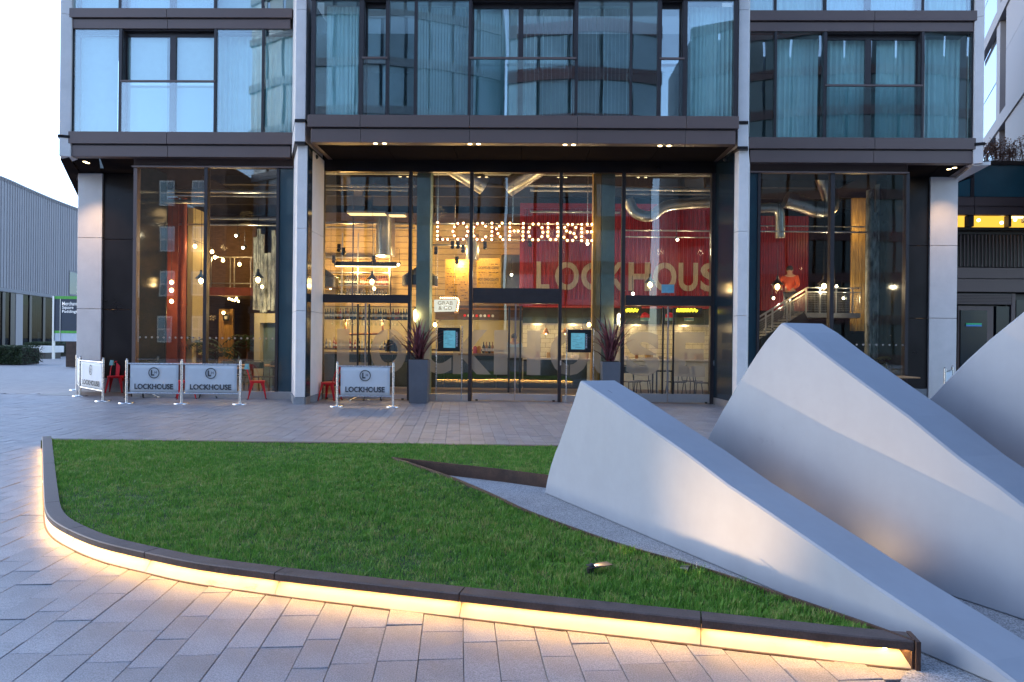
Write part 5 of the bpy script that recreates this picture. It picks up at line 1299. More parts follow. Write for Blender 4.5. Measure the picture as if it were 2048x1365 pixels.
for px0, px1, n, k, l in ((674, 684, 3, 'green', 'green wine bottles at the left end of the upper shelf'), (690, 713, 6, 'dark', 'dark wine bottle in the second bay of the upper shelf'), (721, 744, 6, 'amber', 'amber bottle in the third bay of the upper shelf'), (753, 778, 6, 'red', 'red wine bottle in the right bay of the upper shelf')):
    for i in range(n): bottle(k, cols[k], X(px0 + (px1 - px0) * i / (n - 1), YS - .02), YS - .02, z_s[0] + .011, l if n != 3 else 'green wine bottle at the left end of the upper shelf', 'bottles on the upper shelf', 1.0)
for i in range(18): bottle('dark', cols['dark'], X(676 + i * 6, YS), YS, z_s[1] + .011, 'dark bottle on the second shelf, mostly hidden by the door frame', 'bottles on the second shelf', .9)
# long rack over the bar
YK = 20.9
RK = thing('bar_rack', 'long dark hanging rack of bottles over the bar counter', 'rack', (X(740, YK), YK, 2))
zr = Z(740, 638, YK)
MB().box(X(640, YK), X(824, YK), YK - .16, YK + .16, zr - .035, zr).build('rack_board', K['blackpaint'], RK)
for z in (zr + .16, Z(740, 614, YK)): MB().box(X(640, YK), X(824, YK), YK - .17, YK - .15, z - .008, z + .008).build('rack_rail', K['blackpaint'], RK)
for px in (705, 781): MB().cyl((X(px, YK), YK, 1.05), (X(px, YK), YK, 5.8), .022, n=8).build('rack_post', K['iwall'], RK)
for i in range(34):
    k = R.choice(['dark', 'dark', 'blue', 'red', 'dark', 'amber']); bottle(k, cols[k], X(646 + i * 5.05, YK), YK + R.uniform(-.05, .05), zr + .001, {'dark': 'dark bottle standing on the hanging bar rack', 'blue': 'bluish bottle standing on the hanging bar rack', 'red': 'reddish bottle standing on the hanging bar rack', 'amber': 'amber bottle standing on the hanging bar rack'}[k], 'bottles on the hanging rack', R.uniform(.95, 1.1))
gl_ = None
for i in range(17):
    px = 666 + i * 8.6
    if gl_ is None:
        gl_ = MB().lathe([(.035, 0), (.034, -.004), (.005, -.01), (.004, -.075), (.02, -.095), (.036, -.13), (.03, -.17)], (0, 0, 0), 10).build('wine_glass', K['g_plain'], None, smooth=True, fix=False); g = gl_
    else: g = dup(gl_)
    g.location = (X(px, YK), YK, zr - .036); tag(g, 'upside-down wine glass hanging under the bar rack', 'wine glass', 'glasses hanging under the rack')
hc = P(786, 703, 20.6); HCt = thing('hanging_coat', 'dark rounded coat hanging from the rack post behind the frosted letter O', 'coat', tuple(hc)); K['coat'] = mat('black_cloth', (.012, .012, .014), .9, var=.3)
mb = MB(); ringn = 18; vs = []
for r, z in ((.03, .43), (.07, .38), (.16, .33), (.21, .24), (.235, .14), (.245, .05), (.25, 0)):
    for k in range(ringn): a = 6.283 * k / ringn; w = 1 + .09 * math.sin(a * 5 + z * 9) * (1 - z / .45); vs.append((hc.x + r * w * math.cos(a), hc.y + r * .55 * w * math.sin(a), hc.z + z + (.02 * math.sin(a * 7) if z == 0 else 0)))
mb.add(vs, [(i * ringn + k, i * ringn + (k + 1) % ringn, (i + 1) * ringn + (k + 1) % ringn, (i + 1) * ringn + k) for i in range(6) for k in range(ringn)]).build('cloth', K['coat'], HCt, smooth=True, fix=False)
MB().tube([hc + Vector((0, 0, .42)), hc + Vector((0, 0, .5)), hc + Vector((0, .1, .54))], .008, 6).build('hook', K['galv'], HCt)
# copper pipe in front of splashback
YPp = 21.6; t0 = [(X(692, YPp), YPp, Z(692, 640, YPp)), (X(692, YPp), YPp, Z(692, 664, YPp)), (X(700, YPp), YPp, Z(700, 669, YPp)), (X(760, YPp), YPp, Z(760, 668, YPp)), (X(766, YPp), YPp, Z(766, 663, YPp)), (X(766, YPp), YPp, Z(766, 640, YPp))]
tag(MB().tube(t0, .035, 8).build('beer_pipe', K['brass'], None, smooth=True), 'bent copper beer pipe behind the bar', 'pipe')
# counter
YCn = 20.2
CT = thing('bar_counter', 'long dark bar counter behind the glass doors', 'counter', (X(880, YCn), YCn, 0))
a, b = X(630, YCn), X(1046, YCn)
MB().box(a, b, YCn, YCn + .6, 1.06, 1.12).build('worktop', mat('worktop', (.22, .15, .09), .4), CT)
for i in range(8): MB().box(a + (b - a) * i / 8 + .01, a + (b - a) * (i + 1) / 8 - .01, YCn + .05, YCn + .5, .1, 1.055).build('front_panel', K['bar'], CT)
for i in range(20):
    k = R.choice(['amber', 'clear', 'red', 'green', 'dark']); bottle(k, cols[k], X(655 + i * 6.4, 22.0), 22.0 + R.uniform(-.1, .1), 1.22, f'{dict(amber="amber", clear="clear", red="red", green="green", dark="dark")[k]} spirit bottle on the ledge behind the bar', 'spirit bottles behind the bar', R.uniform(.85, 1.15))
tag(MB().box(X(640, 22), X(1046, 22), 21.85, 22.3, 1.16, 1.218).build('back_ledge', K['iwall']), 'narrow dark ledge for spirit bottles behind the bar', 'ledge')
for i, (px, k) in enumerate(((968, 'dark'), (974, 'amber'), (980, 'dark'), (986, 'amber'))): bottle(k, cols[k], X(px, 20.5), 20.5, 1.121, f'{k} bottle in the small group on the counter right of the left menu case', 'counter bottles', 1.15)
K['syrup'] = mat('red_syrup', (.45, .05, .05), .15)
for i, px in enumerate((951, 959)): tag(MB().lathe([(.06, 0), (.065, .02), (.065, .17), (.04, .2), (.04, .22), (1e-4, .221)], (X(px, 20.3), 20.3, 1.121), 12).build('syrup_jar', K['syrup'] if not i else mat('orange_syrup', (.5, .2, .06), .15), None, smooth='auto'), ('red syrup jar on the bar counter', 'orange syrup jar on the bar counter')[i], 'jar')
# chilled cabinet lights under the bar: none; warm wash from point lights without fittings
# hoods
def hood(px, py, Y, r, label):
    p = P(px, py, Y); t = thing('hood_lamp', label, 'hood', tuple(p), 'big black metal hoods')
    k = r / .55
    MB().lathe([(.02 * k, .62 * k), (.10 * k, .60 * k), (.55 * k, .30 * k), (.55 * k, 0), (.545 * k, 0), (.545 * k, .295 * k), (.10 * k, .58 * k)], p, 32).build('shade', K['blackpaint'], t, smooth='auto')
    MB().lathe([(.54 * k, .0), (.535 * k, .28 * k)], p, 32).build('lining', K['brass'], t, fix=False); MB().cyl(p + Vector((0, 0, .6 * k)), (p.x, p.y, 6.32), .012, n=6).build('hanger', K['blackpaint'], t)
    point('hood_light', p + Vector((0, 0, .12 * k)), 30)
hood(640, 575, 19.0, .50, 'big black hood lamp at the left edge of the bar window'); hood(840, 573, 19.0, .50, 'big black hood lamp behind the left concrete column')
# cage pendants
def pendant(px, py, Y, label, bulbs=1, cage=True, power=6.5, top=6.32, shade=True):
    p = P(px, py, Y); t = thing('pendant_lamp', label, 'pendant lamp', tuple(p), 'caged pendant lamps')
    MB().cyl(p + Vector((0, 0, .2)), (p.x, p.y, top), .006, n=5).build('cord', K['blackpaint'], t)
    if shade: MB().lathe([(.03, .30), (.035, .20), (.06, .17), (.13, .09), (.165, .06), (.16, .06), (.055, .155), (.03, .19)], p, 20).build('shade', K['blackpaint'], t, smooth='auto')
    MB().sph(p, .06, 10, 6, 1.25).build('bulb', K['bulb'], t, smooth=True)
    if bulbs > 1: MB().sph(p + Vector((.0, .3, -.17)), .04, 10, 6, 1.2).build('bulb', K['bulb'], t, smooth=True)
    if cage:
        mb = MB()
        for i in range(6):
            a = i * math.pi / 3; mb.tube([p + Vector((.14 * math.cos(a), .14 * math.sin(a), .07)), p + Vector((.10 * math.cos(a), .10 * math.sin(a), -.06)), p + Vector((0, 0, -.11))], .004, 4)
        mb.build('cage', K['blackpaint'], t)
    point('pendant_light', p + Vector((0, -.02, -.13)), power, size=.05)
pendant(744, 564, 19.3, 'caged pendant lamp with two bulbs over the bar shelves', 2)
pendant(1300, 570, 18.6, 'caged pendant lamp in front of the letter H of the red container')
pendant(402, 562, 19.0, 'caged pendant lamp beside the mullion in the left cafe window'); pendant(516, 560, 18.8, 'caged pendant lamp at the right of the left cafe windows', 2)
pendant(1555, 574, 18.5, 'caged pendant lamp in front of the red wall in the right window'); pendant(1648, 573, 18.5, 'caged pendant lamp just left of the mullion in the right window')
t_ = thing('bulb_cluster', 'cluster of three bare bulbs hanging on one cord before the red steel column', 'pendant lamp', tuple(P(343, 580, 19.2)))
for py in (565, 581, 603):
    p = P(343, py, 19.2); MB().sph(p, .05, 10, 6, 1.2).build('bulb', K['bulb'], t_, smooth=True); point('bulb_light', p + Vector((0, -.1, 0)), 8)
q = P(343, 560, 19.2); MB().cyl(q, (q.x, q.y, 6.32), .006, n=5).build('cord', K['blackpaint'], t_)
for px, py, Y, l in ((870, 650, 19.0, 'bare amber bulb above the left menu case'), (1178, 650, 18.6, 'bare amber bulb above the right menu case'), (661, 575, 20.0, 'bare amber bulb at the rim of the left hood'), (390, 493, 20, 'first bulb of the string lights from the left'), (424, 504, 21, 'second bulb of the string lights from the left'), (430, 515, 22, 'third bulb of the string lights from the left'), (446, 521, 22.5, 'fourth bulb of the string lights from the left'), (479, 529, 22, 'last bulb of the string lights, at the right')):
    p = P(px, py, Y); t = thing('bare_bulb', l, 'bulb', tuple(p), 'bare amber bulbs'); MB().sph(p, .05, 10, 6, 1.2).build('glass', K['bulb'], t, smooth=True); MB().cyl(p + Vector((0, 0, .05)), p + Vector((0, 0, .12)), .02, n=8).build('cap', K['blackpaint'], t); MB().cyl(p + Vector((0, 0, .12)), (p.x, p.y, 6.32), .004, n=4).build('cord', K['blackpaint'], t)
    point('bulb_light', p + Vector((0, -.1, 0)), 4.5)
pts = [P(x, y, Y) + Vector((0, 0, .14)) for x, y, Y in ((386, 490, 20), (424, 504, 21), (430, 515, 22), (446, 521, 22.5), (479, 529, 22))]
tag(MB().tube(pts, .006, 5).build('string_light_cable', K['blackpaint']), 'cable carrying the string lights in the left cafe window', 'cable')
# track spots (bright white lamps)
for px, py, Y, l in ((472, 472, 19.5, 'upper bright track spotlight in the left window'), (486, 496, 19.5, 'lower bright track spotlight in the left window'), (797, 530, 21.0, 'bright spotlight at the end of the black bar light'), (1023, 550, 20.4, 'small spotlight in front of the ribbed metal panel'), (1175, 488, 19.0, 'bright spotlight below the last letter of the bulb sign'), (1266, 588, 18.4, 'cold bright spotlight low in the right door glass'), (1355, 480, 19.5, 'small track spotlight above the letter U of the red container'), (1673, 573, 19, 'white spotlight right of the mullion in the right window'), (1687, 597, 20, 'low white spotlight right of the mullion in the right window'), (1547, 597, 20, 'low small spotlight at the red wall in the right window')):
    p = P(px, py, Y); t = thing('track_spotlight', l, 'spotlight', tuple(p), 'small track spotlights')
    MB().cyl(p + Vector((0, .16, .06)), p + Vector((0, .01, 0)), .045, n=12).build('can', K['blackpaint'], t, smooth='auto'); MB().sph(p, .035, 8, 5).build('lens', K['whitebulb'], t, smooth=True); MB().cyl(p + Vector((0, .12, .08)), (p.x, p.y + .12, min(5.85, p.z + .5)), .008, n=5).build('arm', K['blackpaint'], t)
    point('spot_light', p + Vector((0, -.1, -.02)), 14, (1, .80, .52))
# unlit spot heads (black)
for i, (px, py) in enumerate(((678, 500), (687, 507), (668, 523), (747, 523), (872, 505), (905, 494), (916, 494), (926, 502), (914, 525), (970, 495), (1060, 490))):
    p = P(px, py, 20.0); t = thing('spot_head', ('black track spot head at left of the bar window', 'black track spot head just right of the leftmost one', 'black spot head on the left end of the bar light', 'black spot head on the bar light above the pendant', 'black spot head right of the left column', 'first black spot head under the bulb letter O', 'second black spot head under the bulb letter O', 'third black spot head under the bulb letter O', 'low black spot head in front of the strand board', 'black loudspeaker-like spot head under the bulb letter K', 'black spot head at the edge of the red container')[i], 'spotlight', tuple(p), 'black spot heads')
    MB().cyl(p + Vector((0, .1, .03)), p - Vector((0, .05, .02)), .055, n=10).build('can', K['blackpaint'], t, smooth='auto'); MB().bar(p + Vector((0, 0, .04)), p + Vector((0, 0, .17)), .1, .03).build('bracket', K['blackpaint'], t)
t = thing('bar_light', 'long black linear light hanging over the bar shelves', 'light', tuple(P(730, 530, 20.6))); p0, p1 = P(670, 528, 20.6), P(794, 529, 20.6)
MB().box(p0.x, p1.x, 20.5, 20.7, p1.z - .07, p1.z + .06).build('housing', K['blackpaint'], t); MB().box(p0.x + .03, p1.x - .03, 20.53, 20.67, p1.z - .085, p1.z - .071).build('diffuser', glow('linear_light', (1, .72, .36), 5), t)
for px, Yl, pw in ((690, 21.6, 90), (760, 21.6, 90), (920, 21.4, 60)): point('bar_wash', (X(px, Yl), Yl, 3.9), pw, (1, .56, .19), .15)
for px in (700, 770, 880, 960): point('under_rack_light', (X(px, 22.0), 21.6, 2.05), 16, (1, .70, .34), .1)
# menu boards, ribbed panel, grab & go box
YM = 21.5
for px0, px1, py0, py1, l, rows in ((890, 938, 520, 603, 'tall strand board menu panel with fine lettering', 0), (953, 1000, 517, 577, 'strand board coffee menu panel left of the ribbed metal', 1)):
    a, b = P(px0, py1, YM), P(px1, py0, YM); t = thing('menu_board', l, 'menu board', tuple(a), 'strand board menus'); MB().box(a.x, b.x, YM, YM + .03, a.z, b.z).build('board', K['osb'], t)
    if rows:
        for s, py, w in (('LOCKHOUSE COFFEE', 536, 44), ('HOT CHOCOLATE', 559, 43)): p = P((px0 + px1) / 2, py, YM - .004); place_text('lettering', s, K['print'], t, p, w / 1365 * YM * .97, .085, bold=.02)
    mb = MB(); rr = random.Random(5); zz = b.z - .2
    while zz > a.z + .08:
        if not rows or (abs(zz - P(970, 536, YM).z) > .09 and abs(zz - P(970, 559, YM).z) > .09):
            x0 = a.x + .05
            while x0 < b.x - .12:
                w = rr.uniform(.03, .10)
                if rr.random() < .7: mb.box(x0, x0 + w, YM - .006, YM - .002, zz, zz + .018)
                x0 += w + .03
        zz -= .085
    mb.build('menu_lines', K['corten'], t)
    point('menu_light', ((a.x + b.x) / 2, YM - .6, b.z + .2), 22, (1, .66, .28), .06)
a, b = P(1001, 600, 21.4), P(1048, 511, 21.4); t = thing('ribbed_panel', 'ribbed galvanised metal panel left of the red container', 'panel', tuple(a)); mb = MB(); n = 22
for i in range(n):
    x0, x1 = a.x + (b.x - a.x) * i / n, a.x + (b.x - a.x) * (i + 1) / n; xm = (x0 + x1) / 2
    mb.quad((x0, 21.4, a.z), (xm, 21.36, a.z), (xm, 21.36, b.z), (x0, 21.4, b.z)); mb.quad((xm, 21.36, a.z), (x1, 21.4, a.z), (x1, 21.4, b.z), (xm, 21.36, b.z))
mb.build('ribbed_sheet', K['galv'], t, fix=False)
YGg = 18.4; c = [P(868, 600, YGg), P(915, 599, YGg), P(911, 623, YGg), P(868.5, 624, YGg)]
GG = thing('grab_and_go_sign', 'glowing white GRAB & GO box sign edged with bulbs', 'sign', tuple(c[0])); K['signwhite'] = glow('sign_face', (1, .93, .80), .62)
MB().loft(c, [p + Vector((0, .12, 0)) for p in c]).build('light_box', K['signwhite'], GG)
for s, py, w in (('GRAB', 606.5, 30), ('& GO', 616.5, 27)): p = P(890.5, py, YGg - .006); place_text('lettering', s, mat('sign_letter', (.10, .07, .04), .6), GG, p, w / 1365 * YGg, .10, bold=.0)
mb = MB(); fr = MB()
for px, py in [(881 + i * 4.3, 596) for i in range(8)] + [(915 + 2.2 * i if i < 2 else 917.5 - .75 * (i - 2), 597.5 + i * 4) for i in range(7)]:
    mb.sph(P(px, py, YGg - .02), .017, 6, 4)
mb.build('bulb_border', K['fila'], GG, smooth=True)
fr.loft([p + Vector((0, .02, 0)) for p in (P(877, 593, YGg), P(919, 594, YGg), P(916, 627, YGg), P(908, 627, YGg), P(913, 600, YGg), P(877, 599, YGg))], [p + Vector((0, .09, 0)) for p in (P(877, 593, YGg), P(919, 594, YGg), P(916, 627, YGg), P(908, 627, YGg), P(913, 600, YGg), P(877, 599, YGg))]).build('border_tray', K['brass'], GG)
for px in (874, 909): p = P(px, 598, YGg + .06); MB().cyl(p, (p.x, p.y, 6.32), .006, n=5).build('hanger', K['steel'], GG)
point('sign_light', P(890, 612, YGg - .4), 8, (1, .85, .6), .1)
# the marquee bulb letters
MQ = dict(L=[(190, 245), (190, 292), (188, 340), (188, 385), (188, 425), (245, 427), (298, 427)], O=[(408, 255), (468, 252), (370, 292), (505, 292), (355, 340), (515, 340), (370, 388), (503, 388), (406, 425), (466, 425)],
    C=[(618, 257), (675, 252), (580, 295), (708, 285), (568, 340), (580, 390), (615, 427), (672, 432), (708, 400)], K=[(775, 252), (775, 297), (775, 342), (773, 388), (773, 430), (885, 252), (855, 285), (825, 313), (840, 365), (865, 398), (893, 430)],
    H=[(970, 252), (968, 297), (968, 342), (966, 388), (965, 430), (1015, 337), (1058, 337), (1113, 255), (1112, 300), (1110, 345), (1110, 390), (1110, 432)], O2=[(1218, 262), (1278, 262), (1180, 300), (1315, 300), (1168, 347), (1325, 350), (1180, 393), (1313, 397), (1215, 430), (1275, 432)],
    U=[(1380, 257), (1380, 300), (1378, 347), (1378, 392), (1405, 428), (1465, 428), (1480, 257), (1485, 300), (1485, 345), (1485, 390)], S=[(1595, 265), (1643, 265), (1560, 297), (1680, 297), (1578, 335), (1618, 350), (1660, 362), (1680, 403), (1552, 403), (1588, 437), (1645, 437)],
    E=[(1743, 265), (1743, 310), (1743, 350), (1743, 397), (1743, 440), (1803, 265), (1853, 265), (1803, 345), (1848, 345), (1803, 440), (1853, 440)])
YM2 = 17.9
SG = thing('marquee_sign', 'hanging LOCKHOUSE sign spelled in glowing bulbs behind the central glass', 'sign', tuple(P(1030, 464, YM2)))
K['rust'] = mat('rusty_letter_metal', (.16, .06, .03), .6, .3, var=.3)
for ch, ds in MQ.items():
    pp = [P(840 + x / 5.389, 400 + y / 5.389, YM2) for x, y in ds]
    mb = MB(); done = []
    for i, p in enumerate(pp):
        mb.cyl(p + Vector((0, .10, 0)), p + Vector((0, .03, 0)), .052, n=8)
        for q in pp[i + 1:]:
            if (p - q).length < .185: mb.bar(p + Vector((0, .07, 0)), q + Vector((0, .07, 0)), .075, .05, up=(0, 1, 0))
    le = mb.build('letter', K['rust'], SG)
    mb = MB()
    for p in pp: mb.sph(p, .026, 8, 5)
    tag(mb.build('bulbs', K['fila'], le, smooth=True), kind='stuff')
for py0, py1 in ((447, 449), (480, 482)): MB().cyl(P(873, py0, YM2 + .1), P(1190, py1, YM2 + .1), .012, n=6).build('sign_rail', K['steel'], SG)
for px in (875.5, 1025.5, 1175): p = P(px, 447, YM2 + .1); MB().cyl(p, (p.x, p.y, 6.32), .010, n=6).build('hanger', K['steel'], SG)
for px in (900, 960, 1030, 1100, 1165): p = P(px, 464, YM2 - .25); point('marquee_light', p, 9, (1, .66, .32), .12)
# --- ducts and ceiling services -------------------------------------------
def duct(name, label, a, b, r, ribs=True):
    t = thing(name, label, 'duct', tuple((a + b) / 2), 'galvanised ducts'); mb = MB(); L = (b - a).length; d = (b - a).normalized(); n = max(2, int(L / (r * .55)))
    mb.cyl(a, b, r, n=18); mb.build('tube', K['galv'], t, smooth='auto')
    for i in range(n + 1): MB().cyl(a + d * (L * i / n - .012), a + d * (L * i / n + .012), r * 1.035, n=18).build('seam', K['galv'], t, smooth='auto') if ribs and i in (0, n, n // 2, n // 3, 2 * n // 3) else None
duct('spiral_duct', 'shiny spiral duct slanting down to the right at the top of the left centre window', P(888, 322, 17.9), P(968, 372, 18.3), .25)
duct('spiral_duct', 'shiny spiral duct slanting down to the left at the top of the centre window', P(1092, 326, 17.9), P(1016, 376, 18.3), .25)
duct('vertical_duct', 'upright metal extract duct over the bar at the left', P(771, 430, 21), P(771, 512, 21), .29); duct('vertical_duct', 'upright metal extract duct behind the left window mullion', P(945, 470, 20.8), P(945, 520, 20.8), .2)
def bend(label, pts, r): 
    t = thing('flexible_duct', label, 'duct', tuple(pts[0]), 'galvanised ducts'); pp = arc(pts, 8); MB().tube(pp, r, 14).build('tube', K['galv'], t, smooth=True)
    for i in range(0, len(pp) - 1, 2): d = (pp[i + 1] - pp[i]).normalized(); MB().cyl(pp[i] - d * .01, pp[i] + d * .01, r * 1.05, n=14).build('seam', K['galv'], t)
bend('metal duct dipping across the top of the right door window', [P(1256, 400, 19), P(1270, 425, 19), P(1300, 433, 19), P(1330, 414, 19), P(1368, 408, 19), P(1425, 405, 19)], .15)
bend('wide ribbed flexible duct in the top of the right window', [P(1572, 400, 18.8), P(1600, 408, 18.8), P(1640, 420, 18.8), P(1662, 405, 18.8), P(1640, 340, 18.8)], .22)
bend('thin duct turning down in front of the red wall of the right window', [P(1515, 417, 18.9), P(1545, 416, 18.9), P(1558, 424, 18.9), P(1560, 450, 18.9), P(1560, 476, 18.9)], .13)
PIPE_L = ('highest ceiling pipe in the left cafe window', 'thin ceiling pipe just below the highest one in the left cafe window', 'thickest ceiling pipe, ending at the left mullion of the left cafe window', 'ceiling pipe right of the mullion, above the upper bright spotlight',
    'thin long pipe directly above the track spotlights of the left cafe window', 'highest thin pipe in the window over the left doors', 'second pipe from the top over the left doors', 'pipe just below the flat ceiling lights over the left doors', 'lowest pipe below the flat ceiling lights over the left doors',
    'upper of two thick pipes right of the slanting ducts', 'lower of two thick pipes right of the slanting ducts', 'upper of two pipes above the dipping duct in the right door window', 'lower of two pipes above the dipping duct in the right door window', 'upper thin rail across the red container', 'lower thin rail across the red container',
    'pipe along the top edge of the red container', 'thin pipe behind the top of the bulb letters L and O', 'thin pipe just under the bulb letters L and O', 'thin pipe in the upper right cafe window', 'thin pipe below the other one in the upper right cafe window')
for i, (px0, px1, py, Y, r) in enumerate(((300, 560, 382, 18.6, .05), (330, 560, 391, 19.2, .03), (318, 415, 403, 18.2, .06), (420, 560, 437, 19.5, .04), (330, 556, 449, 20.0, .03), (646, 830, 372, 18.4, .03), (646, 816, 379, 18.7, .035), (640, 830, 446, 21.0, .03), (640, 830, 455, 21.6, .03), (1050, 1190, 371, 18.6, .045), (1060, 1190, 381, 19, .035), (1250, 1425, 379, 18.4, .04), (1250, 1425, 388, 18.9, .03), (1250, 1425, 461, 20.4, .025), (1250, 1425, 474, 20.4, .02), (1060, 1240, 424, 21.0, .04), (860, 940, 448, 21, .03), (860, 940, 490, 21, .03), (1515, 1730, 452, 19, .018), (1515, 1735, 463, 18.0, .02))):
    a, b = P(px0, py, Y), P(px1, py + (px1 - px0) * .01, Y)
    tag(MB().cyl(a, b, r, n=8).build('ceiling_pipe', K['galv'], None, smooth='auto'), PIPE_L[i], 'pipe', 'ceiling service pipes')
for Y in (18.5, 20, 21.5, 23):
    for x0, x1 in ((-11.5, -5.5), (-5.2, 4.6), (5.2, 11)): MB().box(x0, x1, Y, Y + .14, 6.05, 6.325).build('ceiling_joist', K['iceil'], CEIL)
for i, (px, py, Y) in enumerate(((735, 429, 19.5), (795, 432, 19.5))):
    p = P(px, py, Y); o = thing('ceiling_light', ('long flat ceiling light in the left door window', 'shorter flat ceiling light beside the left mullion')[i], 'light', tuple(p)); w = .55 if not i else .25
    MB().box(p.x - w, p.x + w, Y - .2, Y + .2, p.z, p.z + .06).build('frame', K['galv'], o); MB().box(p.x - w + .03, p.x + w - .03, Y - .17, Y + .17, p.z - .012, p.z - .001).build('diffuser', glow('ceiling_panel_%d' % i, (1, .62, .25), 1.6), o)
for x, y, pw in ((-8.5, 20.5, 6), (-2.5, 19.5, 14), (2.2, 19.5, 8), (7.2, 20.0, 2)): point('ceiling_wash', (x, y, 5.2), pw, (1, .62, .28), .2)
# --- red container ----------------------------------------------------------
YX = 21.2
a, b = P(1046, 606, YX), P(1432, 420, YX)
CN = thing('red_container', 'red corrugated shipping container with large pale stencil letters, raised above the kitchen', 'container', tuple(a)); mb = MB(); n = 46; w = (b.x - a.x) / n
for i in range(n):
    x0 = a.x + i * w
    xs = [x0, x0 + w * .30, x0 + w * .45, x0 + w * .85, x0 + w]; ys = [YX, YX, YX + .045, YX + .045, YX]
    for k in range(4): mb.quad((xs[k], ys[k], a.z + .12), (xs[k + 1], ys[k + 1], a.z + .12), (xs[k + 1], ys[k + 1], b.z), (xs[k], ys[k], b.z))
mb.build('corrugated_side', K['container'], CN, fix=False)
MB().box(a.x - .06, b.x, YX - .05, YX + .1, a.z - .1, a.z + .12).build('bottom_rail', K['container'], CN); MB().box(a.x - .06, b.x, YX - .04, YX + .1, b.z, b.z + .16).build('top_rail', K['container'], CN); MB().box(a.x - .12, a.x, YX - .05, YX + .1, a.z - .1, b.z + .16).build('corner_post', K['container'], CN); MB().box(a.x, b.x, YX + .1, YX + 2.4, a.z - .1, b.z + .1).build('container_body', K['container'], CN)
for ch, p0, p1 in (('L', 1073, 1099), ('O', 1110, 1158), ('C', 1162, 1207), ('K', 1211, 1252), ('H', 1257, 1300), ('O', 1306, 1353), ('U', 1357, 1396), ('S', 1401, 1440)):
    x0, x1 = X(p0, YX - .01, 553), X(p1, YX - .01, 553); zt, zb = Z(1250, 525, YX), Z(1250, 582, YX)
    place_text('letter', ch, K['creamletter'], CN, ((x0 + x1) / 2, YX - .012, (zt + zb) / 2), x1 - x0, zt - zb, bold=.03, slits=((-.015, .015, -2, 2),) if ch in 'OUCS' else (((-2, 2, -.015, .015),) if ch == 'K' else ()))
for px in (1120, 1320, 1400): point('container_wash', (X(px, 19.6), 19.6, 4.1), 8, (1, .70, .42), .1)
# kitchen below: tiled wall, counter, hood band, frieze
YKt = 22.4; KT = thing('kitchen_wall', 'white tiled kitchen wall below the red container', 'wall', (X(1240, YKt), YKt, 0))
K['tile'] = mat('white_tile', (.66, .62, .48), .25, var=.05, rnd=.05)
a, b = X(1046, YKt), X(1440, YKt); tw, thh = .30, .15
z = .25; row = 0; cnt = 0; mbt = MB()
while z < 2.05:
    x = a - (tw / 2 if row % 2 else 0)
    while x < b:
        mb = mbt; mb.box(max(a, x) + .004, min(b, x + tw) - .004, YKt - .012, YKt, z + .004, z + thh - .004); x += tw
    z += thh; row += 1
tag(mbt.build('wall_tiles', K['tile'], KT, fix=False), kind='stuff')
MB().box(a, b, YKt + .001, YKt + .2, 0, 2.8).build('wall_core', K['iwall'], KT); MB().box(a, b, YKt - .4, YKt - .02, 2.06, 2.75).build('extract_hood', K['bar'], KT); MB().box(a, b, YKt - .43, YKt - .401, 2.02, 2.08).build('hood_edge', K['galv'], KT)
for px in (1075, 1150, 1280, 1380): point('kitchen_light', (X(px, 21.6), 21.6, 1.95), 13, (1, .68, .34), .1)
YT = 20.6; PC = thing('pass_counter', 'pale kitchen pass counter with a dark base behind the right doors', 'counter', (X(1250, YT), YT, 0))
MB().box(X(1048, YT), X(1440, YT), YT, YT + .5, .95, 1.0).build('worktop', K['stone'], PC); MB().box(X(1048, YT), X(1175, YT), YT + .05, YT + .45, .08, .945).build('front_panel', K['bar'], PC); MB().box(X(1176, YT), X(1440, YT), YT + .05, YT + .45, .08, .945).build('front_panel', K['tile'], PC)
for i in range(15):
    px = 1052 + i * 25; x = X(px, YT); k = i % 4; z = 1.001
    if k == 0: o = MB().lathe([(.10, 0), (.12, .012), (.12, .09), (1e-4, .10)], (x, YT + .2, z), 14).build('plate_stack', K['stone'], None); l = 'stack of plates on the kitchen pass counter'; c_ = 'plates'
    elif k == 1: o = MB().lathe([(.045, 0), (.05, .14), (.03, .16), (.03, .2), (1e-4, .2)], (x, YT + .25, z), 10).build('storage_jar', K['brass'], None); l = 'copper coloured jar on the kitchen pass counter'; c_ = 'jar'
    elif k == 2: o = MB().box(x - .10, x + .10, YT + .1, YT + .35, z, z + .16).build('crate', K['goldwood'], None, bevel=.008); l = 'small wooden crate on the kitchen pass counter'; c_ = 'crate'
    else: o = MB().lathe([(.06, 0), (.13, .10), (.125, .10), (.055, .01)], (x, YT + .2, z), 14).build('bowl', K['galv'], None, smooth='auto'); l = 'metal bowl on the kitchen pass counter'; c_ = 'bowl'
    tag(o, l, c_, 'things on the kitchen pass counter')
for i, px in enumerate((1092, 1130, 1165)):
    p = P(px, 668, 20.7); t = thing('heat_lamp', ('left heat lamp over the kitchen pass', 'middle heat lamp over the kitchen pass', 'right heat lamp over the kitchen pass')[i], 'heat lamp', tuple(p), 'heat lamps'); MB().lathe([(.02, .18), (.05, .12), (.11, 0), (.105, 0), (.04, .11)], p, 14).build('shade', K['brass'], t, smooth='auto'); MB().sph(p + Vector((0, 0, .02)), .035, 8, 5).build('bulb', K['bulb'], t, smooth=True); MB().cyl(p + Vector((0, 0, .17)), (p.x, p.y, 2.9), .006, n=5).build('cord', K['blackpaint'], t)
K['neon'] = glow('yellow_neon', (1, .75, .02), 4)
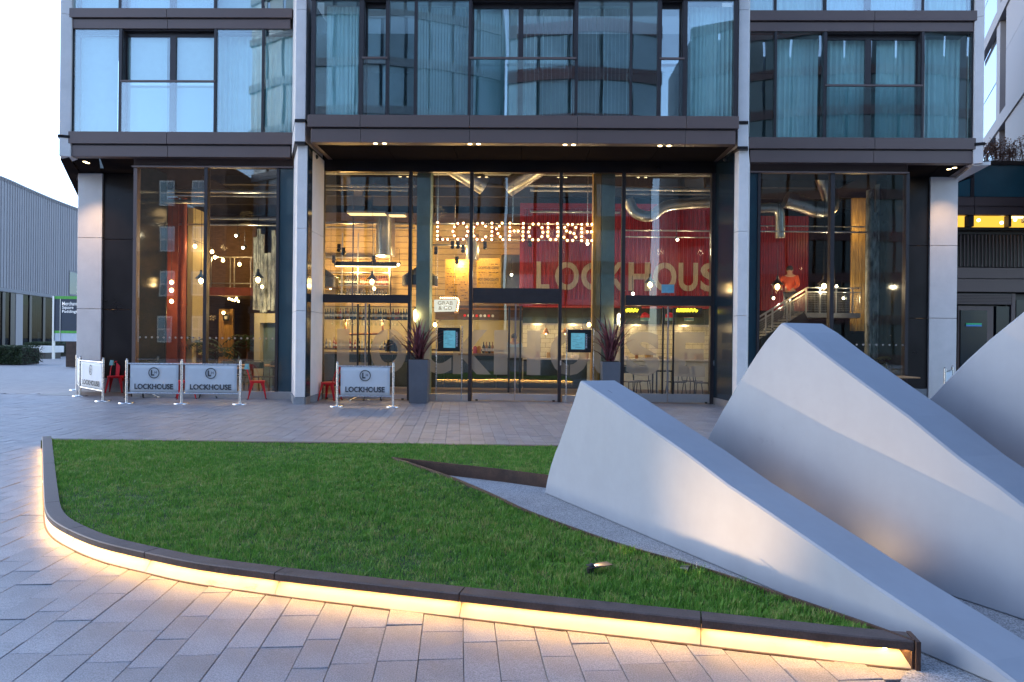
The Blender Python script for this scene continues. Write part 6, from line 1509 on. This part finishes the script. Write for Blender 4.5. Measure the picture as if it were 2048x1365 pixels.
for i, (p0, p1) in enumerate(((1252, 1276), (1353, 1394))):
    pts = []; rr = random.Random(i)
    for k in range(int((p1 - p0) * 1.6)): f = k / ((p1 - p0) * 1.6); pts.append(P(p0 + (p1 - p0) * f + 2.2 * math.sin(k * 1.3), 621 + 3.6 * math.sin(k * 1.9 + i), 20.2))
    t = thing('neon_sign', ('small yellow neon squiggle sign at the left of the right doors', 'longer yellow neon squiggle sign at the right of the right doors')[i], 'neon sign', tuple(pts[0])); MB().tube(pts, .014, 5).build('neon_tube', K['neon'], t, smooth=True); MB().box(pts[0].x - .08, pts[-1].x + .15, 20.24, 20.27, pts[0].z - .16, pts[0].z + .12).build('backing', K['blackpaint'], t)
for i, px in enumerate((1290, 1340, 1378)):
    p = P(px, 636, 20.8); t = thing('enamel_shade', ('red and blue enamel pendant shade left in the right doors', 'red enamel pendant shade in the middle of the right doors', 'red and teal enamel pendant shade right in the right doors')[i], 'pendant lamp', tuple(p), 'enamel pendant shades')
    MB().lathe([(.03, .16), (.13, .10), (.14, 0)], p, 16).build('shade', K['red'], t, smooth='auto', fix=False); MB().lathe([(.141, -.002), (.141, -.09)], p, 16).build('lower_band', K['teal'], t, fix=False); MB().cyl(p + Vector((0, 0, .15)), (p.x, p.y, 2.9), .006, n=5).build('cord', K['blackpaint'], t)
def stool(px, py, Y, label, col=K['blackpaint'], back=True, h=.46, rz=0.0):
    x = X(px, Y, py); t = thing('cafe_chair', label, 'chair', (x, Y, 0), 'dark chairs inside the cafe', rz=0)
    c, s_ = math.cos(rz), math.sin(rz)
    def r(vx, vy, vz): return Vector((x + vx * c - vy * s_, Y + vx * s_ + vy * c, vz))
    MB().loft([r(i * .2, j * .2, h - .03) for i, j in ((-1, -1), (1, -1), (1, 1), (-1, 1))], [r(i * .21, j * .21, h) for i, j in ((-1, -1), (1, -1), (1, 1), (-1, 1))]).build('seat', col, t, bevel=.01)
    for i in (-1, 1):
        for j in (-1, 1): MB().cyl(r(i * .17, j * .17, h - .03), r(i * .21, j * .21, .004), .013, n=6).build('leg', col, t)
    if back:
        mb = MB(); ring = [r(-.2, .2, h), r(-.2, .25, h + .36), r(-.12, .27, h + .41), r(.12, .27, h + .41), r(.2, .25, h + .36), r(.2, .2, h)]
        mb.tube(ring, .012, 6); mb.build('back_frame', col, t, smooth=True)
        MB().loft([r(-.18, .235, h + .2), r(.18, .235, h + .2), r(.18, .25, h + .2), r(-.18, .25, h + .2)], [r(-.18, .255, h + .38), r(.18, .255, h + .38), r(.18, .27, h + .38), r(-.18, .27, h + .38)]).build('back_panel', col, t)
for i, (px, Y, rz) in enumerate(((1262, 18.4, .4), (1285, 18.9, 2.8), (1352, 18.5, -1.2), (1385, 19.0, 1.9), (1405, 18.3, 1.2))):
    stool(px, 750, Y, ('dark chair inside at the left edge of the right doors', 'dark chair inside left of the right door handles', 'dark chair inside just right of the right door handles', 'dark chair inside near the right end of the right doors', 'dark chair inside at the right frame of the right doors')[i], rz=rz)
for i, (px, Y, rz) in enumerate(((455, 19.2, .2), (484, 19.4, -.2), (508, 18.6, .1), (546, 18.7, -.1))):
    stool(px, 720, Y, ('first dark chair from the left inside the left cafe windows', 'second dark chair from the left inside the left cafe windows', 'third dark chair from the left inside, under the white portal', 'dark chair inside at the right mullion of the left windows')[i], rz=rz)
def itable(px0, px1, Y, h, label, m=K['wood']):
    a, b = X(px0, Y, 720), X(px1, Y, 720); t = thing('dining_table', label, 'table', ((a + b) / 2, Y, 0), 'tables inside the cafe')
    MB().box(a, b, Y, Y + .7, h - .04, h).build('tabletop', m, t, bevel=.004)
    for x in (a + .06, b - .06):
        for y in (Y + .06, Y + .64): MB().box(x - .02, x + .02, y - .02, y + .02, 0, h - .041).build('leg', K['blackpaint'], t)
itable(1310, 1350, 18.7, .74, 'small dark table inside the right doors', K['blackpaint']); itable(440, 550, 18.9, .75, 'long wooden table inside the left cafe windows'); itable(312, 396, 19.2, .76, 'wooden table in front of the brown booth sofa')
# --- left room ----------------------------------------------------------------
t = thing('steel_column', 'wide red oxide steel column in the left cafe window', 'column', (X(344, 19.8), 19.8, 0), 'red steel columns')
a, b = X(334, 19.8), X(355, 19.8)
for x0, x1 in ((a, b),): MB().box(x0, x1, 19.8, 19.83, 0, 5.6).build('flange', K['oxide'], t); MB().box((x0 + x1) / 2 - .02, (x0 + x1) / 2 + .02, 19.831, 20.1, 0, 5.6).build('web', K['oxide'], t); MB().box(x0, x1, 20.101, 20.13, 0, 5.6).build('flange', K['oxide'], t)
t = thing('steel_column', 'narrow red oxide pipe column right of the wide steel column', 'column', (X(367, 19.9), 19.9, 0), 'red steel columns'); p = Vector((X(367, 19.9), 19.9, 0)); MB().cyl(p, p + Vector((0, 0, 5.6)), .075, n=14).build('pipe', K['oxide'], t, smooth='auto')
for z in (1.25, 2.45): MB().cyl(p + Vector((0, 0, z)), p + Vector((0, 0, z + .05)), .11, n=14).build('collar', K['oxide'], t)
tag(MB().box(X(374, 20.3), X(385, 20.3), 20.3, 21, 0, 5.4).build('cream_pilaster', K['cream']), 'cream lit pilaster right of the red steel columns', 'pilaster')
for i, px in enumerate((290, 300, 312, 324)): tag(MB().cyl((X(px, 18.9), 18.9, 0), (X(px, 18.9), 18.9, 5.7), .09, n=12).build('timber_post', K['birch'], None, smooth='auto'), ('leftmost tall grey timber post in the left window', 'second tall grey timber post in the left window', 'third tall grey timber post in the left window', 'fourth tall grey timber post beside the red steel column')[i], 'post', 'tall grey timber posts')
MZ = thing('mezzanine', 'mezzanine with a red oxide beam and glass railing in the left room', 'mezzanine', (X(440, 22), 22, 2.6)); a, b = X(384, 22), X(560, 22); zb = Z(440, 585, 22)
MB().box(a, b, 22, 22.2, zb - .1, zb + .16).build('edge_beam', K['oxide'], MZ); MB().box(a, b, 22.2, 26, zb, zb + .15).build('deck', K['iwall'], MZ)
for px in (392, 420, 459, 467, 500): MB().bar((X(px, 22), 22.05, zb + .16), (X(px, 22), 22.05, zb + 1.15), .035).build('railing_post', K['galv'], MZ)
for z in (zb + .3, zb + 1.15): MB().bar((a, 22.05, z), (X(503, 22), 22.05, z), .03).build('railing_bar', K['galv'], MZ)
tag(MB().box(X(384, 24.5), X(510, 24.5), 24.5, 24.6, zb + .2, 5.6).build('mezzanine_wall', mat('warm_panel_wall', (.26, .15, .08), .6, var=.3, scale=4, stretch=(1, 1, 6))), 'warm brown panelled wall at the back of the mezzanine', 'wall')
point('mezz_light', (X(440, 23), 23.2, 4.6), 12, (1, .6, .25), .1); point('under_mezz_light', (X(430, 23.4), 23.2, 2.2), 7, (1, .55, .2), .1)
YQ = 25.5; t = thing('framed_picture', 'small framed picture glowing orange under its lamp at the far back', 'picture', tuple(P(452, 635, YQ))); a, b = P(446, 642, YQ), P(458, 629, YQ); MB().box(a.x, b.x, YQ, YQ + .04, a.z, b.z).build('frame', K['blackpaint'], t); MB().box(a.x + .06, b.x - .06, YQ - .01, YQ - .001, a.z + .06, b.z - .06).build('print', K['banner'], t)
tag(MB().box(X(438, 25.7), X(467, 25.7), 25.7, 25.8, 0, 2.6).build('alcove_panel', K['goldwood']), 'golden timber alcove panel behind the small picture', 'panel')
p = P(447, 626, 25.2); t = thing('picture_lamp', 'small amber lamp above the framed picture', 'lamp', tuple(p)); MB().sph(p, .06, 8, 5).build('bulb', K['bulb'], t, smooth=True); MB().cyl(p, p + Vector((0, .3, .05)), .012, n=5).build('arm', K['blackpaint'], t); point('picture_light', p + Vector((0, -.1, 0)), 14, (1, .55, .18))
mb = thing('lamp_row', 'row of five tiny lamps deep under the mezzanine', 'lamp', tuple(P(472, 600, 24)))
for px, py in ((458, 598), (464, 600), (470, 601), (473, 597), (477, 603)): MB().sph(P(px, py, 24), .04, 8, 5).build('bulb', K['bulb'], mb, smooth=True)
p = P(399, 615, 21); t = thing('globe_lamp', 'white globe lamp left of the mullion among the palms', 'lamp', tuple(p)); MB().sph(p, .085, 12, 8, 1.4).build('globe', K['lampcream'], t, smooth=True); MB().cyl(p + Vector((0, 0, .12)), (p.x, p.y, zb - .1), .008, n=5).build('cord', K['blackpaint'], t); point('globe_light', p + Vector((0, -.2, 0)), 10, (1, .8, .5))
t = thing('white_portal', 'white portal surround beside the right mullion of the left windows', 'surround', (X(530, 20.2), 20.2, 0)); a, b = X(509, 20.2), X(556, 20.2); zt = Z(530, 627, 20.2); z2 = Z(530, 646, 20.2)
MB().box(a, b, 20.2, 20.5, z2, zt).build('lintel', K['cream'], t); MB().box(a, X(520, 20.2), 20.2, 20.5, 0, z2 - .002).build('jamb', K['cream'], t); MB().box(X(520, 20.2), b, 20.5, 20.55, 0, z2).build('recess', K['verd'], t)
tw = thing('timber_cladding', 'rough pale timber boards above the white portal', 'cladding', (X(530, 20.1), 20.1, 2.4))
for i in range(7):
    a, b = X(505 + i * 7.2, 20.1), X(505 + (i + 1) * 7.2, 20.1); MB().box(a + .006, b - .006, 20.1 + R.uniform(0, .02), 20.16, zt + .01 + R.uniform(0, .1), 4.5 + R.uniform(-.5, .4)).build('board', K['birch'], tw)
point('portal_light', (X(530, 19.6), 19.5, 2.3), 14, (1, .75, .4))
BT = thing('booth_sofa', 'long brown leather booth sofa behind the left window', 'sofa', (X(350, 20), 20.2, 0)); K['leather'] = mat('brown_leather', (.12, .055, .025), .4, var=.2)
MB().box(X(316, 20.2), X(396, 20.2), 20.2, 20.8, .1, .46).build('seat', K['leather'], BT, bevel=.03)
for i in range(3): MB().box(X(316 + i * 26.6, 20.2) + .01, X(342 + i * 26.6, 20.2) - .01, 20.6, 20.8, .47, .98).build('back_cushion', K['leather'], BT, bevel=.04)
K['palm'] = mat('palm_leaf', (.03, .06, .022), .5, var=.3, rnd=.3)
def palm(px, Y, h, label, seed):
    rr = random.Random(seed); x = X(px, Y, 680); t = thing('palm_plant', label, 'plant', (x, Y, 0), 'potted palms inside the cafe')
    MB().lathe([(.16, 0), (.2, .4), (.17, .4), (1e-4, .38)], (x, Y, 0), 14).build('pot', K['planter'], t); MB().tube([(x, Y, .38), (x + .04, Y, h * .5), (x, Y, h * .75)], [.035, .03, .02], 6).build('stem', K['twig'], t)
    for i in range(13):
        a = rr.uniform(0, 6.28); L = rr.uniform(.5, .85); b = Vector((x, Y, h * rr.uniform(.55, .78))); d = Vector((math.cos(a), math.sin(a), 0)); mb = MB(); pr = None
        for k in range(9):
            f = k / 8; p = b + d * (L * f) + Vector((0, 0, L * (.75 * f - .9 * f * f)))
            if pr:
                mb.bar(pr, p, .008); s2 = Vector((-d.y, d.x, 0))
                for sg in (-1, 1): q = p + s2 * (sg * .22 * math.sin(3.0 * f + .1)) + Vector((0, 0, -.06)); mb.quad(pr, p, q, q * .98 + pr * .02)
            pr = p
        mb.build('frond', K['palm'], t, fix=False)
palm(392, 20.6, 1.9, 'palm just left of the mullion in the left cafe window', 1); palm(430, 21.5, 1.5, 'low leafy palm right of the mullion in the left cafe window', 2); palm(492, 23, 2.0, 'tall dark palm deep in the left room', 3); palm(1745, 17.9, 1.45, 'leafy plant low in the right cafe window', 4)
# --- right room -----------------------------------------------------------------
t = thing('red_panel_wall', 'dark red corrugated wall in the right cafe window', 'wall', (X(1560, 21.5), 21.5, 0)); mb = MB(); a, b = X(1480, 21.5), X(1616, 21.5); n = 26; w = (b - a) / n; z0, z1 = Z(1560, 622, 21.5), 5.5
for i in range(n):
    x0 = a + i * w; xs = [x0, x0 + w * .3, x0 + w * .45, x0 + w * .85, x0 + w]; ys = [21.5, 21.5, 21.54, 21.54, 21.5]
    for k in range(4): mb.quad((xs[k], ys[k], z0), (xs[k + 1], ys[k + 1], z0), (xs[k + 1], ys[k + 1], z1), (xs[k], ys[k], z1))
mb.build('corrugated_side', K['container'], t, fix=False)
ST = thing('staircase', 'steel staircase with mesh balustrade climbing to the right in the right window', 'staircase', (X(1560, 19.4), 19.4, 0)); YSt = 19.4
s0, s1 = P(1500, 668, YSt), P(1612, 600, YSt)
for off in (0, 1.0):
    MB().bar((s0.x, YSt + off, s0.z - .45), (s1.x, YSt + off, s1.z - .45), .05, .22).build('stringer', K['blackpaint'], ST)
MB().bar((s0.x, YSt, s0.z + .32), (s1.x, YSt, s1.z + .32), .045).build('handrail', K['galv'], ST); MB().bar((s0.x, YSt, s0.z + .2), (s1.x, YSt, s1.z + .2), .03).build('handrail', K['galv'], ST)
for i in range(12):
    f = i / 11; p = s0.lerp(s1, f); MB().box(p.x - .14, p.x + .14, YSt + .03, YSt + .97, p.z - .40, p.z - .36).build('tread', K['galv'], ST)
for f in (.28, .40, .66, .72, 1.0): p = s0.lerp(s1, f); MB().bar((p.x, YSt, p.z - .4), (p.x, YSt, p.z + .32), .04).build('railing_post', K['galv'], ST)
mb = MB()
for i in range(46):
    f = i / 45; p = s0.lerp(s1, f); mb.bar((p.x, YSt, p.z - .3), (p.x, YSt, p.z + .18), .006)
for k in range(8): mb.bar((s0.x, YSt, s0.z - .28 + k * .065), (s1.x, YSt, s1.z - .28 + k * .065), .006)
tag(mb.build('mesh_infill', K['galv'], ST, fix=False), kind='stuff')
l0, l1 = s1, P(1722, 575, YSt)
MB().box(s1.x + .01, l1.x, YSt, YSt + 1.2, s1.z - .5, s1.z - .36).build('landing', K['galv'], ST); 
for z in (.32, .2): MB().bar((s1.x, YSt, s1.z + z + .02), (l1.x, YSt, s1.z + z + .02), .03).build('landing_rail', K['galv'], ST)
for px in (1640, 1672, 1705): MB().bar((X(px, YSt), YSt, s1.z - .36), (X(px, YSt), YSt, s1.z + .32), .035).build('railing_post', K['galv'], ST)
mb = MB()
for i in range(40): x = s1.x + (l1.x - s1.x) * i / 39; mb.bar((x, YSt, s1.z - .34), (x, YSt, s1.z + .2), .006)
for k in range(8): mb.bar((s1.x, YSt, s1.z - .3 + k * .065), (l1.x, YSt, s1.z - .3 + k * .065), .006)
tag(mb.build('mesh_infill', K['galv'], ST, fix=False), kind='stuff')
gw = thing('golden_boards', 'tall golden timber boards lit from above in the right window', 'cladding', (X(1717, 20.2), 20.2, 0))
for i in range(4): a, b = X(1703 + i * 6.8, 20.2), X(1703 + (i + 1) * 6.8, 20.2); MB().box(a + .006, b - .006, 20.2 + R.uniform(0, .03), 20.3, 1.9, 5.8).build('board', K['goldwood'], gw)
point('board_light', (X(1712, 19.6), 19.7, 4.9), 14, (1, .66, .28)); point('stair_light', (X(1580, 19.8), 19.0, 3.6), 6, (1, .6, .3))
for i, px in enumerate((1738, 1748, 1757)): tag(MB().cyl((X(px, 18.3), 18.3, 0), (X(px, 18.3), 18.3, (5.6, 5.0, 5.75)[i]), .095 if i != 2 else .11, n=10).build('peeling_post', K['birch'], None, smooth='auto'), ('left peeling grey timber post in the right window', 'middle peeling grey timber post in the right window', 'right peeling grey timber post in the right window')[i], 'post', 'peeling timber posts')
p = P(1790, 715, 17.6); t = thing('mirror_arch', 'white curved arch leaning in the right end of the right window', 'sculpture', tuple(p)); MB().tube([P(1795, 755, 17.6), P(1797, 715, 17.6), P(1795, 680, 17.6), P(1787, 662, 17.6), P(1782, 672, 17.6)], [.05, .055, .055, .05, .02], 8).build('arch', K['stone'], t, smooth=True)

# --- people ------------------------------------------------------------------------
K['skin'] = mat('skin', (.45, .26, .18), .5, var=.05); K['hair'] = mat('dark_hair', (.02, .014, .01), .6, var=.3); K['orange'] = mat('orange_jacket', (.55, .075, .02), .7, var=.1); K['darkcloth'] = mat('dark_trousers', (.02, .02, .028), .8); K['shirt'] = mat('pale_blue_shirt', (.35, .45, .55), .8, var=.15)
def person(label, x, y, z, face, top, pose='stand'):
    """one continuous skinned figure 1.72 m tall; clothes are grown from the same skeleton"""
    t = thing('person', label, 'person', (x, y, z), local=True, rz=face)
    if pose == 'climb': J = dict(pel=(0, 0, .93), sp=(0, -.03, 1.15), ch=(0, -.05, 1.36), nk=(0, -.05, 1.48), hd=(0, -.08, 1.60), top=(0, -.085, 1.70), ls=(.19, -.04, 1.40), le=(.25, -.12, 1.16), lw=(.17, -.33, 1.05), rs=(-.19, -.04, 1.40), re=(-.26, -.02, 1.14), rw=(-.18, -.24, 1.08), lh=(.09, 0, .9), lk=(.10, -.26, .66), la=(.10, -.14, .26), lt=(.10, -.28, .20), rh=(-.09, 0, .9), rk=(-.10, -.02, .48), ra=(-.10, .10, .09), rt=(-.10, -.04, .03))
    else: J = dict(pel=(0, 0, .93), sp=(0, -.01, 1.15), ch=(0, -.01, 1.36), nk=(0, 0, 1.48), hd=(0, -.02, 1.60), top=(0, -.02, 1.70), ls=(.19, 0, 1.40), le=(.25, -.04, 1.13), lw=(.17, -.27, 1.08), rs=(-.19, 0, 1.40), re=(-.25, -.04, 1.13), rw=(-.16, -.28, 1.06), lh=(.09, 0, .9), lk=(.10, -.02, .48), la=(.10, .02, .08), lt=(.10, -.14, .03), rh=(-.09, 0, .9), rk=(-.10, -.03, .48), ra=(-.10, .02, .08), rt=(-.10, -.14, .03))
    def skin(name, joints, edges, rads, m, parent, grow=0):
        me = bpy.data.meshes.new(name); idx = {j: i for i, j in enumerate(joints)}; me.from_pydata([J[j] for j in joints], [(idx[a], idx[b]) for a, b in edges], []); o = link(name, me, m, parent)
        sk = o.modifiers.new('skin', 'SKIN'); sv = me.skin_vertices[0].data
        for j in joints: r = rads[j] + grow; sv[idx[j]].radius = (r, r * (.72 if j in ('ch', 'sp', 'pel') else 1)); sv[idx[j]].use_root = False
        sv[0].use_root = True; ss = o.modifiers.new('sub', 'SUBSURF'); ss.levels = 2; ss.render_levels = 2; o.location = (0, 0, 0); return o
    rd = dict(pel=.15, sp=.13, ch=.165, nk=.055, hd=.085, top=.065, ls=.065, le=.043, lw=.03, rs=.065, re=.043, rw=.03, lh=.095, lk=.06, la=.042, lt=.035, rh=.095, rk=.06, ra=.042, rt=.035)
    E_ = [('pel', 'sp'), ('sp', 'ch'), ('ch', 'nk'), ('nk', 'hd'), ('hd', 'top'), ('ch', 'ls'), ('ls', 'le'), ('le', 'lw'), ('ch', 'rs'), ('rs', 're'), ('re', 'rw'), ('pel', 'lh'), ('lh', 'lk'), ('lk', 'la'), ('la', 'lt'), ('pel', 'rh'), ('rh', 'rk'), ('rk', 'ra'), ('ra', 'rt')]
    skin('body', list(J), E_, rd, K['skin'], t)
    up = ['pel', 'sp', 'ch', 'ls', 'le', 'lw', 'rs', 're', 'rw']; skin('jacket' if top is K['orange'] else 'shirt', up, [e for e in E_ if e[0] in up and e[1] in up], rd, top, t, .014)
    lo = ['pel', 'lh', 'lk', 'la', 'rh', 'rk', 'ra']; skin('trousers', lo, [e for e in E_ if e[0] in lo and e[1] in lo], rd, K['darkcloth'], t, .012)
    h = Vector(J['hd']); MB().lathe([(.098, -.02), (.103, .03), (.09, .085), (.05, .12), (1e-4, .128)], h + Vector((0, .018, .015)), 14, .92, 1.05).build('hair', K['hair'], t, smooth=True)
    for s in (-1, 1):
        MB().sph(h + Vector((s * .03, -.078, .01)), .011, 8, 5).build('eye', K['hair'], t); MB().sph(h + Vector((s * .083, .0, -.005)), .018, 8, 5, 1.5).build('ear', K['skin'], t)
        w = Vector(J['lw' if s > 0 else 'rw']); e = Vector(J['le' if s > 0 else 're']); d = (w - e).normalized(); sdv = d.cross(Vector((0, 0, 1))).normalized()
        MB().tube([w, w + d * .04, w + d * .085], [.026, .034, .03], 8).build('palm', K['skin'], t, smooth=True)
        for k in range(4): b = w + d * .08 + sdv * (.021 * (k - 1.5)); MB().tube([b, b + d * (.04 - abs(k - 1.5) * .005) + Vector((0, 0, -.008)), b + d * .062 + Vector((0, 0, -.03))], [.009, .0085, .006], 6).build('finger', K['skin'], t, smooth=True)
        b = w + d * .03 + sdv * (.03 * -s); MB().tube([b, b + d * .03 + sdv * (.02 * -s), b + d * .055 + sdv * (.018 * -s)], [.011, .010, .007], 6).build('thumb', K['skin'], t, smooth=True)
    MB().add([h + Vector(v) for v in ((-.012, -.082, -.005), (.012, -.082, -.005), (0, -.108, -.02), (0, -.082, .02))], [(0, 1, 2), (1, 3, 2), (3, 0, 2)]).build('nose', K['skin'], t, fix=False)
    MB().box(h.x - .022, h.x + .022, h.y - .083, h.y - .078, h.z - .05, h.z - .043).build('mouth', K['oxide'], t)
    return t
pz = P(1580, 600, YSt + .5)
person('person in an orange jacket coming down the stairs in the right window', pz.x, YSt + .5, s0.lerp(s1, .62).z - .36, rad(-35), K['orange'], 'climb')
person('bartender in a pale blue shirt standing behind the middle glass doors', X(1028, 20.95, 680), 21.05, 0, 0, K['shirt'])
